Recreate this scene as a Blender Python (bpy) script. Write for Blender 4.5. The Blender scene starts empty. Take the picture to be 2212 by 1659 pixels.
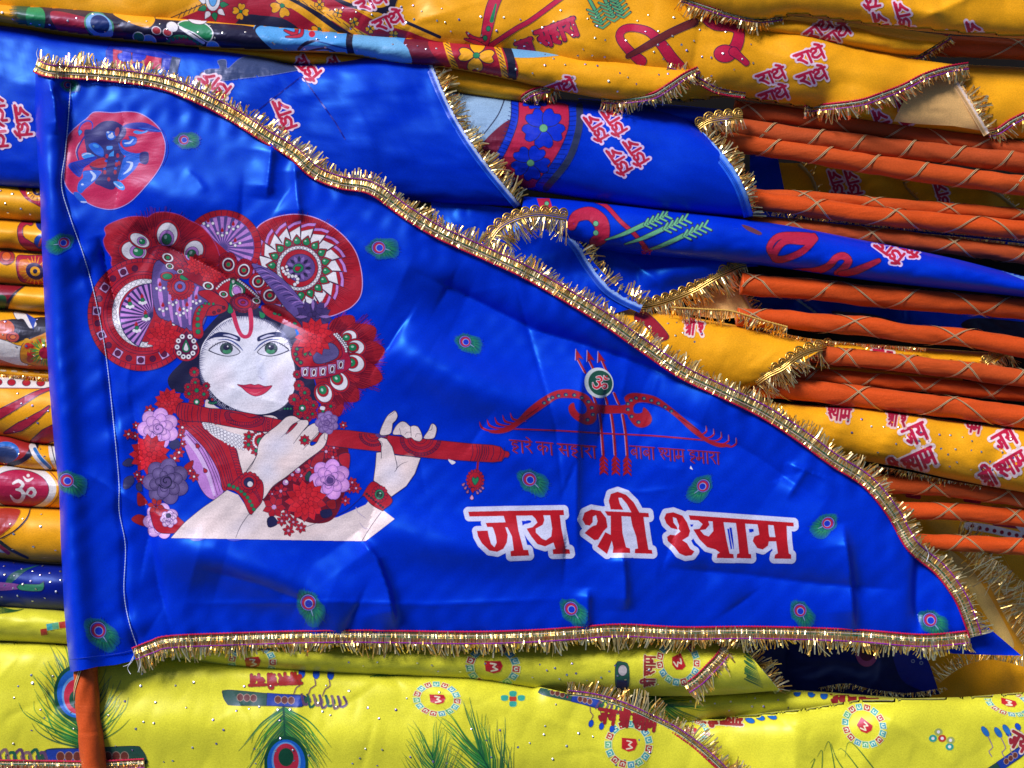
import bpy, math, random
import numpy as np
from mathutils import Vector, Matrix
from mathutils.bvhtree import BVHTree
from mathutils.geometry import delaunay_2d_cdt, tessellate_polygon
from mathutils.interpolate import poly_3d_calc

# ------------------------------------------------------------ camera, light, exposure
SC = bpy.context.scene
S = 1.2 / 2212.0          # metres per plan unit (the plan is 2212 x 1659 units)
H = 1.35                  # camera height above the middle of the pile
cam_d = bpy.data.cameras.new("camera"); cam = bpy.data.objects.new("camera", cam_d)
SC.collection.objects.link(cam); cam.location = (0, 0, H); cam.rotation_euler = (0, 0, 0)
cam_d.sensor_width = 36.0; cam_d.lens = 36.0 * H / 1.2; cam_d.clip_start = 0.01; cam_d.clip_end = 100
SC.camera = cam
W = bpy.data.worlds.new("World"); SC.world = W; W.use_nodes = True
SUN = Vector((-0.46, 0.54, 0.50)).normalized()          # direction towards the sun
_n = W.node_tree.nodes; _l = W.node_tree.links
sky = _n.new("ShaderNodeTexSky"); sky.sky_type = 'NISHITA'; sky.sun_disc = False
sky.sun_elevation = math.asin(SUN.z); sky.sun_rotation = math.atan2(SUN.x, SUN.y)
_l.new(sky.outputs[0], _n["Background"].inputs[0]); _n["Background"].inputs[1].default_value = 0.068
sd = bpy.data.lights.new("sun", 'SUN'); sd.energy = 4.5; sd.angle = math.radians(16); sd.color = (1, 0.95, 0.88)
sun = bpy.data.objects.new("sun", sd); SC.collection.objects.link(sun)
sun.rotation_euler = SUN.to_track_quat('Z', 'Y').to_euler(); sun.location = (-2, 0, 3)
SC.view_settings.view_transform = 'Standard'; SC.view_settings.look = 'None'
SC.view_settings.exposure = 0.08; SC.view_settings.gamma = 1.0
SC.render.engine = 'CYCLES'

# ------------------------------------------------------------ helpers
def P(x, y, h):
    k = S * (H - h) / H
    return Vector(((x - 1106) * k, (829.5 - y) * k, h))

def cr(pts, step=6.0, closed=False):
    """Catmull-Rom through 2-D points, resampled about every STEP units."""
    p = [np.array(q, float) for q in pts]
    n = len(p)
    if n < 3: return lin(pts, step, closed)
    out = []
    rng = range(n) if closed else range(n - 1)
    for i in rng:
        if closed: a, b, c, d = p[i-1], p[i], p[(i+1) % n], p[(i+2) % n]
        else: a, b, c, d = p[max(i-1, 0)], p[i], p[i+1], p[min(i+2, n-1)]
        m = max(1, int(math.ceil(np.hypot(*(c - b)) / step)))
        for j in range(m):
            t = j / m
            out.append(0.5 * ((2*b) + (c-a)*t + (2*a-5*b+4*c-d)*t*t + (3*b-a-3*c+d)*t**3))
    if not closed: out.append(p[-1])
    return [tuple(q) for q in out]

def lin(pts, step=6.0, closed=False):
    out = []; n = len(pts)
    for i in range(n if closed else n - 1):
        b = pts[i]; c = pts[(i+1) % n]
        m = max(1, int(math.ceil(math.hypot(c[0]-b[0], c[1]-b[1]) / step)))
        for j in range(m):
            t = j / m; out.append((b[0]+(c[0]-b[0])*t, b[1]+(c[1]-b[1])*t))
    if not closed: out.append(tuple(pts[-1]))
    return out

def arcs(pts, n):
    """n points evenly spaced along the smooth curve through pts."""
    q = np.array(cr(pts, 4.0)); d = np.r_[0, np.cumsum(np.hypot(*np.diff(q, axis=0).T))]
    s = np.linspace(0, d[-1], n)
    return np.c_[np.interp(s, d, q[:, 0]), np.interp(s, d, q[:, 1])]

def inside(poly, x, y):
    x = np.asarray(x); y = np.asarray(y); r = np.zeros(x.shape, bool); n = len(poly); j = n - 1
    for i in range(n):
        xi, yi = poly[i]; xj, yj = poly[j]
        c = ((yi > y) != (yj > y)) & (x < (xj-xi) * (y-yi) / ((yj-yi) if yj != yi else 1e-9) + xi)
        r ^= c; j = i
    return r

def wob(x, y, seed, scale, n=7):
    r = random.Random(seed); o = np.zeros(np.shape(x))
    for i in range(n):
        a = r.uniform(0, 6.283); f = 6.283 / (scale * r.uniform(0.6, 1.7)); ph = r.uniform(0, 6.283)
        o = o + np.sin((x*math.cos(a) + y*math.sin(a)) * f + ph) / n
    return o * 1.6

def pdist(x, y, line):
    """(distance, side, along 0..1) from points to a polyline."""
    x = np.asarray(x, float); y = np.asarray(y, float)
    best = np.full(x.shape, 1e9); side = np.zeros(x.shape); al = np.zeros(x.shape)
    q = np.array(line, float); L = np.r_[0, np.cumsum(np.hypot(*np.diff(q, axis=0).T))]
    for i in range(len(q) - 1):
        a = q[i]; d = q[i+1] - a; l2 = max(d @ d, 1e-9)
        t = np.clip(((x-a[0])*d[0] + (y-a[1])*d[1]) / l2, 0, 1)
        ex = x - (a[0]+t*d[0]); ey = y - (a[1]+t*d[1]); e = np.hypot(ex, ey)
        s = np.sign(d[0]*ey - d[1]*ex)
        m = e < best
        best = np.where(m, e, best); side = np.where(m, s, side)
        al = np.where(m, (L[i] + t*math.sqrt(l2)) / L[-1], al)
    return best, side, al

def fold(x, y, line, amp, wl, wr):
    """A crease in the cloth: sharp on the line, fading over wl (left side) and wr (right side)."""
    d, s, a = pdist(x, y, line)
    w = np.where(s < 0, wl, wr)
    env = np.clip(np.minimum(a, 1-a) * 5, 0, 1)
    end = np.where((a <= 0) | (a >= 1), 0.0, 1.0)
    return amp * np.exp(-d / w) * env * end

def ridge(x, y, line, amp, w):
    d, s, a = pdist(x, y, line)
    env = np.sin(np.clip(a, 0, 1) * math.pi) ** 0.5
    return amp * np.exp(-(d / w) ** 2) * env

def crease_lines(seed, x0, y0, x1, y1, n, ang=0.25, spread=0.5):
    R = random.Random(seed); out = []
    for i in range(n):
        x = R.uniform(x0, x1); y = R.uniform(y0, y1); L = R.uniform(60, 240); a = R.gauss(ang, spread) + (1.2 if R.random() < .3 else 0)
        k = R.uniform(-.35, .35)
        out.append(([(x, y), (x+math.cos(a)*L*.5, y+math.sin(a)*L*.5), (x+math.cos(a+k)*L, y+math.sin(a+k)*L)], R.choice((-1, 1))*R.uniform(.0006, .0016), R.uniform(4, 7), R.uniform(8, 22)))
    return out
def creases(x, y, lines):
    h = 0*x
    for l, a, w0, w1 in lines: h = h + fold(x, y, l, a, w0, w1)
    return h

# ------------------------------------------------------------ objects
def thing(name, label, cat, at, group=None):
    o = bpy.data.objects.new(name, None); SC.collection.objects.link(o)
    o.empty_display_size = 0.05; o.location = at
    o["label"] = label; o["category"] = cat
    if group: o["group"] = group
    return o

def origin(parent):
    v = Vector((0, 0, 0))
    while parent is not None: v += parent.location; parent = parent.parent
    return v

def mk(name, V, F, mat, parent=None, normals=None, cols=None, smooth=True, mats=None, fm=None):
    me = bpy.data.meshes.new(name); o3 = origin(parent)
    V = np.asarray([tuple(v) for v in V], float).reshape(-1, 3) - np.array(o3)
    me.from_pydata(V.tolist(), [], [tuple(f) for f in F])
    for m in (mats or [mat]): me.materials.append(m)
    if fm is not None: me.polygons.foreach_set("material_index", fm)
    me.polygons.foreach_set("use_smooth", [smooth] * len(me.polygons))
    if cols is not None:
        at = me.color_attributes.new("ink", 'FLOAT_COLOR', 'POINT')
        c = np.ones((len(V), 4), np.float32); c[:, :3] = np.asarray(cols, np.float32)
        at.data.foreach_set("color", c.ravel())
    me.update()
    if normals is not None: me.normals_split_custom_set_from_vertices([tuple(n) for n in normals])
    o = bpy.data.objects.new(name, me); SC.collection.objects.link(o)
    if parent is not None: o.parent = parent
    return o

class Cloth:
    """Cloth surface in world space, so that prints and trims can be laid on it."""
    def __init__(s, V, F, base=(0.5, 0.5, 0.5)):
        s.base = base
        s.V = [Vector(v) for v in V]; s.F = F
        s.bvh = BVHTree.FromPolygons(s.V, F)
        N = np.zeros((len(V), 3)); A = np.array([tuple(v) for v in V])
        for k in (3, 4):
            f = np.array([q for q in F if len(q) == k], int)
            if len(f):
                nn = np.cross(A[f[:, 1]] - A[f[:, 0]], A[f[:, k-1]] - A[f[:, 0]])
                for j in range(k): np.add.at(N, f[:, j], nn)
        N /= np.maximum(np.linalg.norm(N, axis=1, keepdims=True), 1e-12); s.N = N
        s.zmid = float(A[:, 2].mean())
    def at(s, x, y):
        c = Vector((0, 0, H)); d = (P(x, y, 0) - c).normalized()
        loc, n, i, _ = s.bvh.ray_cast(c, d)
        hit = loc is not None
        if not hit: loc, n, i, _ = s.bvh.find_nearest(P(x, y, s.zmid))
        f = s.F[i]; w = poly_3d_calc([s.V[j] for j in f], loc)
        v = Vector((0, 0, 0))
        for j, a in zip(f, w): v += Vector(s.N[j]) * a
        if v.length < 1e-6: v = n
        v.normalize()
        if v.z < 0: v = -v
        return loc, v, hit
    def h(s, x, y): return s.at(x, y)[0].z

# ------------------------------------------------------------ materials
def lin_c(r, g, b):
    f = lambda c: (c/255/12.92) if c/255 <= 0.04045 else ((c/255+0.055)/1.055)**2.4
    return (f(r), f(g), f(b))

BASE = {}
def satin(name, col=None, rough=0.36, var=0.08, bump=0.035, tint=None, sheen=0.15, spec=0.5, aniso=0.0):
    if col: BASE[name] = col
    m = bpy.data.materials.new(name); m.use_nodes = True
    nt = m.node_tree; b = nt.nodes["Principled BSDF"]; L = nt.links.new
    tc = nt.nodes.new("ShaderNodeTexCoord")
    nz = nt.nodes.new("ShaderNodeTexNoise"); nz.inputs["Scale"].default_value = 22; nz.inputs["Detail"].default_value = 6
    L(tc.outputs["Object"], nz.inputs["Vector"])
    mr = nt.nodes.new("ShaderNodeMapRange"); mr.inputs[1].default_value = 0.3; mr.inputs[2].default_value = 0.7
    mr.inputs[3].default_value = 1 - var; mr.inputs[4].default_value = 1 + var
    L(nz.outputs[0], mr.inputs[0])
    mx = nt.nodes.new("ShaderNodeVectorMath"); mx.operation = 'SCALE'
    if col is None:
        at = nt.nodes.new("ShaderNodeAttribute"); at.attribute_name = "ink"; L(at.outputs["Color"], mx.inputs[0])
    else: mx.inputs[0].default_value = col
    L(mr.outputs[0], mx.inputs["Scale"]); L(mx.outputs[0], b.inputs["Base Color"])
    # fine weave and soft crumples that run with the cloth
    mp = nt.nodes.new("ShaderNodeMapping"); mp.inputs["Rotation"].default_value = (0, 0, 0.45); mp.inputs["Scale"].default_value = (1.0, 2.6, 1.0)
    L(tc.outputs["Object"], mp.inputs["Vector"])
    wv = nt.nodes.new("ShaderNodeTexNoise"); wv.inputs["Scale"].default_value = 16; wv.inputs["Detail"].default_value = 3; wv.inputs["Distortion"].default_value = 0.6
    L(mp.outputs[0], wv.inputs["Vector"])
    w2 = nt.nodes.new("ShaderNodeTexNoise"); w2.inputs["Scale"].default_value = 700; w2.inputs["Detail"].default_value = 2
    L(tc.outputs["Object"], w2.inputs["Vector"])
    ad = nt.nodes.new("ShaderNodeMath"); ad.operation = 'MULTIPLY_ADD'; ad.inputs[1].default_value = 0.02
    L(w2.outputs[0], ad.inputs[0]); L(wv.outputs[0], ad.inputs[2])
    gr_ = nt.nodes.new("ShaderNodeMapRange"); gr_.inputs[1].default_value = 0.3; gr_.inputs[2].default_value = 0.7; gr_.inputs[3].default_value = 0.88; gr_.inputs[4].default_value = 1.12
    L(w2.outputs[0], gr_.inputs[0]); g2 = nt.nodes.new("ShaderNodeMath"); g2.operation = 'MULTIPLY'; L(gr_.outputs[0], g2.inputs[0]); L(mr.outputs[0], g2.inputs[1]); L(g2.outputs[0], mx.inputs["Scale"])
    bp = nt.nodes.new("ShaderNodeBump"); bp.inputs["Strength"].default_value = bump; bp.inputs["Distance"].default_value = 0.012
    L(ad.outputs[0], bp.inputs["Height"]); L(bp.outputs[0], b.inputs["Normal"])
    r2 = nt.nodes.new("ShaderNodeMapRange"); r2.inputs[1].default_value = 0.3; r2.inputs[2].default_value = 0.7
    r2.inputs[3].default_value = rough - 0.09; r2.inputs[4].default_value = rough + 0.10
    L(wv.outputs[0], r2.inputs[0]); L(r2.outputs[0], b.inputs["Roughness"])
    b.inputs["Specular IOR Level"].default_value = spec
    if tint: b.inputs["Specular Tint"].default_value = (*tint, 1)
    b.inputs["Sheen Weight"].default_value = sheen; b.inputs["Sheen Roughness"].default_value = 0.4
    if tint: b.inputs["Sheen Tint"].default_value = (*tint, 1)
    if aniso:
        b.inputs["Anisotropic"].default_value = aniso
    return m

def metal(name, col, rough=0.25, attr=False):
    m = bpy.data.materials.new(name); m.use_nodes = True
    nt = m.node_tree; b = nt.nodes["Principled BSDF"]
    b.inputs["Base Color"].default_value = (*col, 1); b.inputs["Metallic"].default_value = 1.0
    b.inputs["Roughness"].default_value = rough
    if attr:
        at = nt.nodes.new("ShaderNodeAttribute"); at.attribute_name = "ink"
        nt.links.new(at.outputs["Color"], b.inputs["Base Color"])
    return m

def plain(name, col, rough=0.6, attr=False):
    m = bpy.data.materials.new(name); m.use_nodes = True
    nt = m.node_tree; b = nt.nodes["Principled BSDF"]
    b.inputs["Base Color"].default_value = (*col, 1); b.inputs["Roughness"].default_value = rough; b.inputs["Specular IOR Level"].default_value = 0.15
    nz = nt.nodes.new("ShaderNodeTexNoise"); nz.inputs["Scale"].default_value = 40
    tc = nt.nodes.new("ShaderNodeTexCoord"); nt.links.new(tc.outputs["Object"], nz.inputs["Vector"])
    mr = nt.nodes.new("ShaderNodeMapRange"); mr.inputs[3].default_value = 0.7; mr.inputs[4].default_value = 1.3
    mx = nt.nodes.new("ShaderNodeVectorMath"); mx.operation = 'SCALE'; mx.inputs[0].default_value = col
    if attr:
        at = nt.nodes.new("ShaderNodeAttribute"); at.attribute_name = "ink"; nt.links.new(at.outputs["Color"], mx.inputs[0])
    nt.links.new(nz.outputs[0], mr.inputs[0]); nt.links.new(mr.outputs[0], mx.inputs["Scale"])
    nt.links.new(mx.outputs[0], b.inputs["Base Color"])
    return m

M_BLUE = satin("royal_blue_satin", (0.0004, 0.021, 0.56), rough=0.41, tint=(0.04, 0.40, 1.0), sheen=0.0, spec=0.85, var=0.06, bump=0.018)
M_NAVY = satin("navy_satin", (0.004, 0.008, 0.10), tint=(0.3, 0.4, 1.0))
M_YEL = satin("golden_yellow_satin", (0.76, 0.335, 0.009), rough=0.40, tint=(1.0, 0.85, 0.5), spec=0.35)
M_LIME = satin("lime_yellow_satin", (0.63, 0.605, 0.038), rough=0.40, tint=(1.0, 1.0, 0.6), spec=0.35)
M_PEACH = satin("pale_reverse_cloth", (0.72, 0.42, 0.16), rough=0.6, spec=0.25)
M_ORG = satin("orange_pole_wrap", (0.50, 0.070, 0.014), rough=0.42, bump=0.22, tint=(1.0, 0.7, 0.5), spec=0.35)
M_INK = satin("printed_satin", None, rough=0.38, tint=(0.55, 0.60, 1.0), var=0.06, bump=0.12, sheen=0.0, spec=0.45)
M_GOLD = metal("gold_foil", (0.95, 0.60, 0.18), 0.33, attr=True); M_GOLD.node_tree.nodes["Principled BSDF"].inputs["Metallic"].default_value = 0.86
M_RIB = metal("gold_ribbon", (0.85, 0.62, 0.34), 0.40, attr=True); M_RIB.node_tree.nodes["Principled BSDF"].inputs["Metallic"].default_value = 0.45
M_ORG2 = satin("dull_orange_wrap", (0.41, 0.064, 0.018), rough=0.44, bump=0.22, tint=(1.0, 0.7, 0.5), spec=0.3)
M_ORG3 = satin("red_orange_wrap", (0.56, 0.068, 0.011), rough=0.40, bump=0.22, tint=(1.0, 0.7, 0.5), spec=0.4)
M_SEQ = metal("sequin_foil", (0.85, 0.85, 0.95), 0.35, attr=True)
M_THR = plain("coloured_thread", (0.5, 0.5, 0.5), 0.5, attr=True)
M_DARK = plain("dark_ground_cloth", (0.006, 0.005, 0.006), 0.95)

# ------------------------------------------------------------ cloth builders
def roll(name, top, bot, h0, hgt, mat, parent, flat=1.0, nth=44, wr=0.0012, seed=1, bulge=0.0, ustep=7.0, scale=60, under=0.45):
    """A rolled flag lying on the pile: closed tube between an upper and a lower edge curve."""
    L = np.hypot(*(np.array(top[-1]) - np.array(top[0])))
    nu = max(8, int(L / ustep)); A = arcs(top, nu); B = arcs(bot, nu)
    V = []; F = []; q4 = np.array(top + bot); x0, y0 = np.maximum(q4.min(0), -50); x1, y1 = np.minimum(q4.max(0), (2260, 1700))
    cl_ = crease_lines(seed, x0, y0, x1, y1, 4 + int((x1-x0)*(y1-y0)/16000), math.atan2(top[-1][1]-top[0][1], top[-1][0]-top[0][0]), 0.6)
    th = np.linspace(0, 2*math.pi, nth, endpoint=False)
    for i in range(nu):
        u = i / (nu - 1)
        v = (1 - np.cos(th)) / 2
        x = A[i, 0] + (B[i, 0]-A[i, 0]) * v + bulge * np.sin(math.pi*v) * u**6
        y = A[i, 1] + (B[i, 1]-A[i, 1]) * v
        s = np.sin(th); hh = np.where(s >= 0, np.abs(s)**flat, -under * np.abs(s)**flat) * hgt + h0
        hh = hh + np.where(s > 0, np.abs(s)**0.7, 0) * (wob(x, y, seed, scale*2.2)*wr*1.6 + np.abs(wob(x*0.35, y, seed+5, scale*0.5))*wr - wr*0.5
             + np.abs(wob(x*0.6+y*0.5, y, seed+9, scale*0.25))*wr*0.35 + creases(x, y, cl_))
        for j in range(nth): V.append(P(x[j], y[j], hh[j]))
    for i in range(nu - 1):
        for j in range(nth):
            k = (j+1) % nth
            F.append((i*nth+j, i*nth+k, (i+1)*nth+k, (i+1)*nth+j))
    o = mk(name, V, F, mat, parent); cl = Cloth(V, F, BASE.get(mat.name, (.5, .5, .5)))
    cl.end = [(A[-1, 0] + (B[-1, 0]-A[-1, 0])*v + bulge*math.sin(math.pi*v) - 1.0, A[-1, 1] + (B[-1, 1]-A[-1, 1])*v) for v in (0.02, .15, .3, .45, .6, .75, .88, .98)]
    return o, cl

def sheet(name, outline, hf, mat, parent, st=6.0, smooth_edge=False):
    """A cloth sheet over a plan outline with a height function hf(x, y) (arrays)."""
    b = cr(outline, st, True) if smooth_edge else lin(outline, st, True)
    xs = [p[0] for p in b]; ys = [p[1] for p in b]
    gx, gy = np.meshgrid(np.arange(min(xs)+st*0.5, max(xs), st), np.arange(min(ys)+st*0.5, max(ys), st*0.87))
    gx = gx + (np.arange(gx.shape[0]) % 2)[:, None] * st * 0.5
    gx = gx.ravel(); gy = gy.ravel()
    m = inside(b, gx, gy); gx = gx[m]; gy = gy[m]
    d, _, _ = pdist(gx, gy, b + [b[0]]); m = d > st*0.45; gx = gx[m]; gy = gy[m]
    n = len(b)
    pts = [Vector(p) for p in b] + [Vector((a, c)) for a, c in zip(gx, gy)]
    vs, es, fs, *_ = delaunay_2d_cdt(pts, [(i, (i+1) % n) for i in range(n)], [list(range(n))], 1, 1e-4)
    X = np.array([v[0] for v in vs]); Y = np.array([v[1] for v in vs]); Z = hf(X, Y)
    V = [P(a, c, e) for a, c, e in zip(X, Y, Z)]
    F = []
    for f in fs:
        a, c, e = [V[i] for i in f[:3]]
        F.append(tuple(f) if (c-a).cross(e-a).z > 0 else tuple(reversed(f)))
    o = mk(name, V, F, mat, parent)
    return o, Cloth(V, F, BASE.get(mat.name, (.5, .5, .5)))

def pillow(base, hgt, edges, seed=1, wr=0.003, scale=120, extra=None):
    """Height function: a raised cloth that rolls off towards the listed (polyline, width) edges."""
    def f(x, y):
        h = np.full(np.shape(x), base + hgt)
        for line, w, dep in edges:
            d, _, _ = pdist(x, y, line); t = np.clip(d / w, 0, 1)
            h = h - dep * (1 - np.sqrt(np.clip(1 - (1-t)**2, 0, 1)))
        h = h + wob(x, y, seed, scale)*wr + np.abs(wob(x, y, seed+3, scale*0.4))*wr*0.3
        h = h + creases(x, y, crease_lines(seed, max(x.min(), -40), max(y.min(), -40), min(x.max(), 2250), min(y.max(), 1690), 4 + int((x.max()-x.min())*(y.max()-y.min())/26000)))
        if extra is not None: h = h + extra(x, y)
        return h
    return f

def tube(name, c, hs, r, mat, parent, n=18, seed=0, bump=0.05):
    """Tube along plan points c with heights hs and radius r (plan units)."""
    q = np.array(cr(c, 6.0)); hh = np.interp(np.linspace(0, 1, len(q)), np.linspace(0, 1, len(hs)), hs)
    pts = [P(a[0], a[1], b) for a, b in zip(q, hh)]
    V = []; F = []; rr = r * S
    for i, p in enumerate(pts):
        t = (pts[min(i+1, len(pts)-1)] - pts[max(i-1, 0)]).normalized()
        side = t.cross(Vector((0, 0, 1))).normalized(); up = side.cross(t)
        for j in range(n):
            a = 2*math.pi*j/n
            tw = a + i*0.055*(1 if int(seed) % 2 else -1)
            b = 1 + bump*(0.55*math.sin(i*0.17+seed+2*math.sin(a+i*0.03))*math.cos(a*2+seed+i*0.05) + 0.5*math.sin(i*0.45+a*3+seed*2)*math.sin(i*0.07+seed)
                 + 0.9*max(0, math.sin(tw*2+seed))**6 - 0.5*max(0, math.sin(tw*3+seed*1.7+i*.02))**8 + 0.35*math.sin(tw*5+i*.21))
            V.append(p + (side*math.cos(a) + up*math.sin(a)) * rr * b)
    for i in range(len(pts)-1):
        for j in range(n):
            k = (j+1) % n; F.append((i*n+j, (i+1)*n+j, (i+1)*n+k, i*n+k))
    F.append(tuple(range(n))); F.append(tuple(range(len(V)-1, len(V)-n-1, -1)))
    return mk(name, V, F, mat, parent), pts, rr

def helix(name, pts, rr, pitch, wid, phase, sign, mat, parent):
    """Gauze ribbon with gold edges wound round a pole."""
    V = []; F = []; C = []; R = rr*1.07 + 0.0005
    m = 4; seg = sum((pts[k+1]-pts[k]).length for k in range(len(pts)-1)) / (len(pts)-1) / S
    lanes = ((-0.62, -0.36, (0.95, 0.74, 0.42)), (-0.36, 0.36, (0.30, 0.15, 0.08)), (0.36, 0.62, (0.95, 0.74, 0.42)))
    for a0, a1, col in lanes:
        st = len(V)
        for i in range((len(pts)-1)*m + 1):
            k = min(i // m, len(pts)-2); f = i/m - k
            p = pts[k].lerp(pts[k+1], f)
            t = (pts[min(k+1, len(pts)-1)] - pts[max(k-1, 0)]).normalized()
            s = i / m * seg
            side = t.cross(Vector((0, 0, 1))).normalized(); up = side.cross(t)
            a = phase + sign * 2*math.pi * s / pitch + 0.5*math.sin(s/170 + phase*3)
            for e in (a0, a1):
                V.append(p + t*(e*wid*S) + (side*math.cos(a) + up*math.sin(a)) * R); C.append(col)
            if len(V)-st > 2: n = len(V); F.append((n-4, n-3, n-1, n-2))
    return mk(name, V, F, mat, parent, cols=C)

# ------------------------------------------------------------ gold trims
GOLD = [(1.0, 0.70, 0.26), (1.0, 0.84, 0.50), (0.92, 0.54, 0.14), (1.0, 0.78, 0.40), (0.78, 0.42, 0.10)]
def frame_along(q):
    q = np.array(q); t = np.gradient(q, axis=0); t /= np.maximum(np.hypot(*t.T)[:, None], 1e-9)
    return q, t, np.c_[-t[:, 1], t[:, 0]]

def thread(name, q, hs, off, r, col, parent, bead=0.0, lift=0.0012, seed=0):
    q, t, nrm = frame_along(q); V = []; F = []; n = 6
    R = random.Random(seed)
    for i in range(len(q)):
        x, y = q[i] + nrm[i]*off
        p = P(x, y, hs[i] + lift + R.uniform(-1, 1)*0.0002)
        sd = Vector((nrm[i][0], -nrm[i][1], 0)); rr = r*S*(1 + bead*(1 if i % 2 else -1))
        for j in range(n):
            a = 2*math.pi*j/n; V.append(p + (sd*math.cos(a) + Vector((0, 0, 1))*math.sin(a))*rr)
        if i:
            b = len(V) - 2*n
            for j in range(n): F.append((b+j, b+n+j, b+n+(j+1) % n, b+(j+1) % n))
    return mk(name, V, F, M_THR, parent, cols=[col]*len(V))

def strips(name, items, parent, mat=None):
    """Foil strips: each item is (list of 3-D points, width vector, colour)."""
    V = []; F = []; C = []
    for pts, w, col in items:
        b = len(V)
        for p in pts: V += [p - w*0.5, p + w*0.5]; C += [col, col]
        for i in range(len(pts)-1): F.append((b+2*i, b+2*i+1, b+2*i+3, b+2*i+2))
    return mk(name, V, F, mat or M_GOLD, parent, cols=C, smooth=False)

def fringe(q, hs, off, length, side, parent, R, step=3.3, wid=2.7, droop=0.004, spread=0.20, name="fringe", skip=0.04, wob_l=0.3):
    """Loose foil strips hanging off one side of a trim."""
    q = np.array(lin([tuple(a) for a in q], step)); hs = np.interp(np.linspace(0, 1, len(q)), np.linspace(0, 1, len(hs)), hs)
    q, t, nrm = frame_along(q); items = []
    cl = 0.0
    for i in range(len(q)):
        if R.random() < skip: continue
        cl = 0.85*cl + R.gauss(0, 0.12)
        a = cl + R.gauss(0, spread*0.4)
        L = length * max(0.3, 1.05 - wob_l*R.random()*2.0 + 0.22*math.sin(i*0.13 + q[0][0]) + 0.12*math.sin(i*0.037))
        if math.sin(i*0.021+q[0][1])*math.sin(i*0.057) > 0.93: L *= 0.45
        d = (nrm[i]*math.cos(a) + t[i]*math.sin(a)) * side
        z0 = hs[i] + R.uniform(0, 0.0012); pts = []
        kink = R.gauss(0, 0.16); lift = R.gauss(0.0, 0.003); dz = -abs(droop)*R.uniform(0.2, 1.3)
        for k in range(4):
            f = k/3; b = q[i] + nrm[i]*off*side
            x, y = b + d*L*f + t[i]*(kink*f*f*L)
            pts.append(P(x, y, z0 + lift*math.sin(f*2.6) + dz*f*f))
        w3 = Vector((t[i][0]*math.cos(a), -t[i][1]*math.cos(a), R.gauss(0, 0.38))).normalized() * wid*S*R.uniform(0.6, 1.25)
        c = R.choice(GOLD); items.append((pts, w3, c))
    return strips(name, items, parent)

def hs_on(cloth, q, lift=0.0008, sm=5):
    h = np.array([cloth.h(a[0], a[1]) for a in q]); k = np.ones(sm)/sm
    return np.convolve(np.pad(h, sm//2, mode='edge'), k, 'valid')[:len(q)] + lift

def ribbon_trim(path, cloth, parent, width=30, fr=30, side=1, seed=0, hs=None, name="gold_trim", droop=0.004):
    """Woven gold ribbon with red, white, green and purple threads and a foil fringe on one side."""
    R = random.Random(seed); q = cr(path, 3.0)
    if hs is None: hs = hs_on(cloth, q, 0.0028, 9)
    else: hs = np.interp(np.linspace(0, 1, len(q)), np.linspace(0, 1, len(hs)), hs)
    qa, t, nrm = frame_along(q); items = []
    for i in range(len(qa)-1):
        for sub in (0.0, 0.5):
            c = qa[i]*(1-sub) + qa[i+1]*sub
            tl = R.gauss(0, 0.34); pts = []; z0 = hs[i] + R.uniform(0, 0.0006)
            yaw = R.gauss(0, 0.10); lean0 = R.gauss(0, 0.003)
            for k in range(5):
                f = k/4 - 0.5
                x, y = c + nrm[i]*f*width + t[i]*(yaw*f*width)
                pts.append(P(x, y, z0 + 0.0011*math.cos(f*6.3) + 0.0005*math.cos(f*14) + lean0*f))
            w3 = Vector((t[i][0], -t[i][1], tl)).normalized() * 1.7*S
            items.append((pts, w3, R.choice(GOLD)))
    tr = strips(name, items, parent)
    # a solid woven tape below the foil
    V = []; F = []
    for i in range(len(qa)):
        for f in (-0.5, 0.5):
            x, y = qa[i] + nrm[i]*f*(width-2); V.append(P(x, y, hs[i]-0.0004))
        if i: n = len(V); F.append((n-4, n-3, n-1, n-2))
    mk("backing_tape", V, F, M_GOLD, tr, cols=[(0.80, 0.52, 0.20)]*len(V))
    w = width*side
    thread("red_thread", q, hs, -0.47*w, 2.0, (0.42, 0.01, 0.05), tr, 0.35, seed=1)
    thread("white_thread", q, hs, -0.18*w, 0.7, (0.5, 0.47, 0.45), tr, seed=2)
    thread("green_thread", q, hs, -0.05*w, 1.3, (0.0, 0.10, 0.06), tr, seed=3)
    thread("purple_thread", q, hs, 0.38*w, 1.2, (0.22, 0.01, 0.30), tr, 0.2, seed=4)
    fringe(q, hs, 0.42*width, fr, side, tr, R, droop=droop)
    return tr

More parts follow.
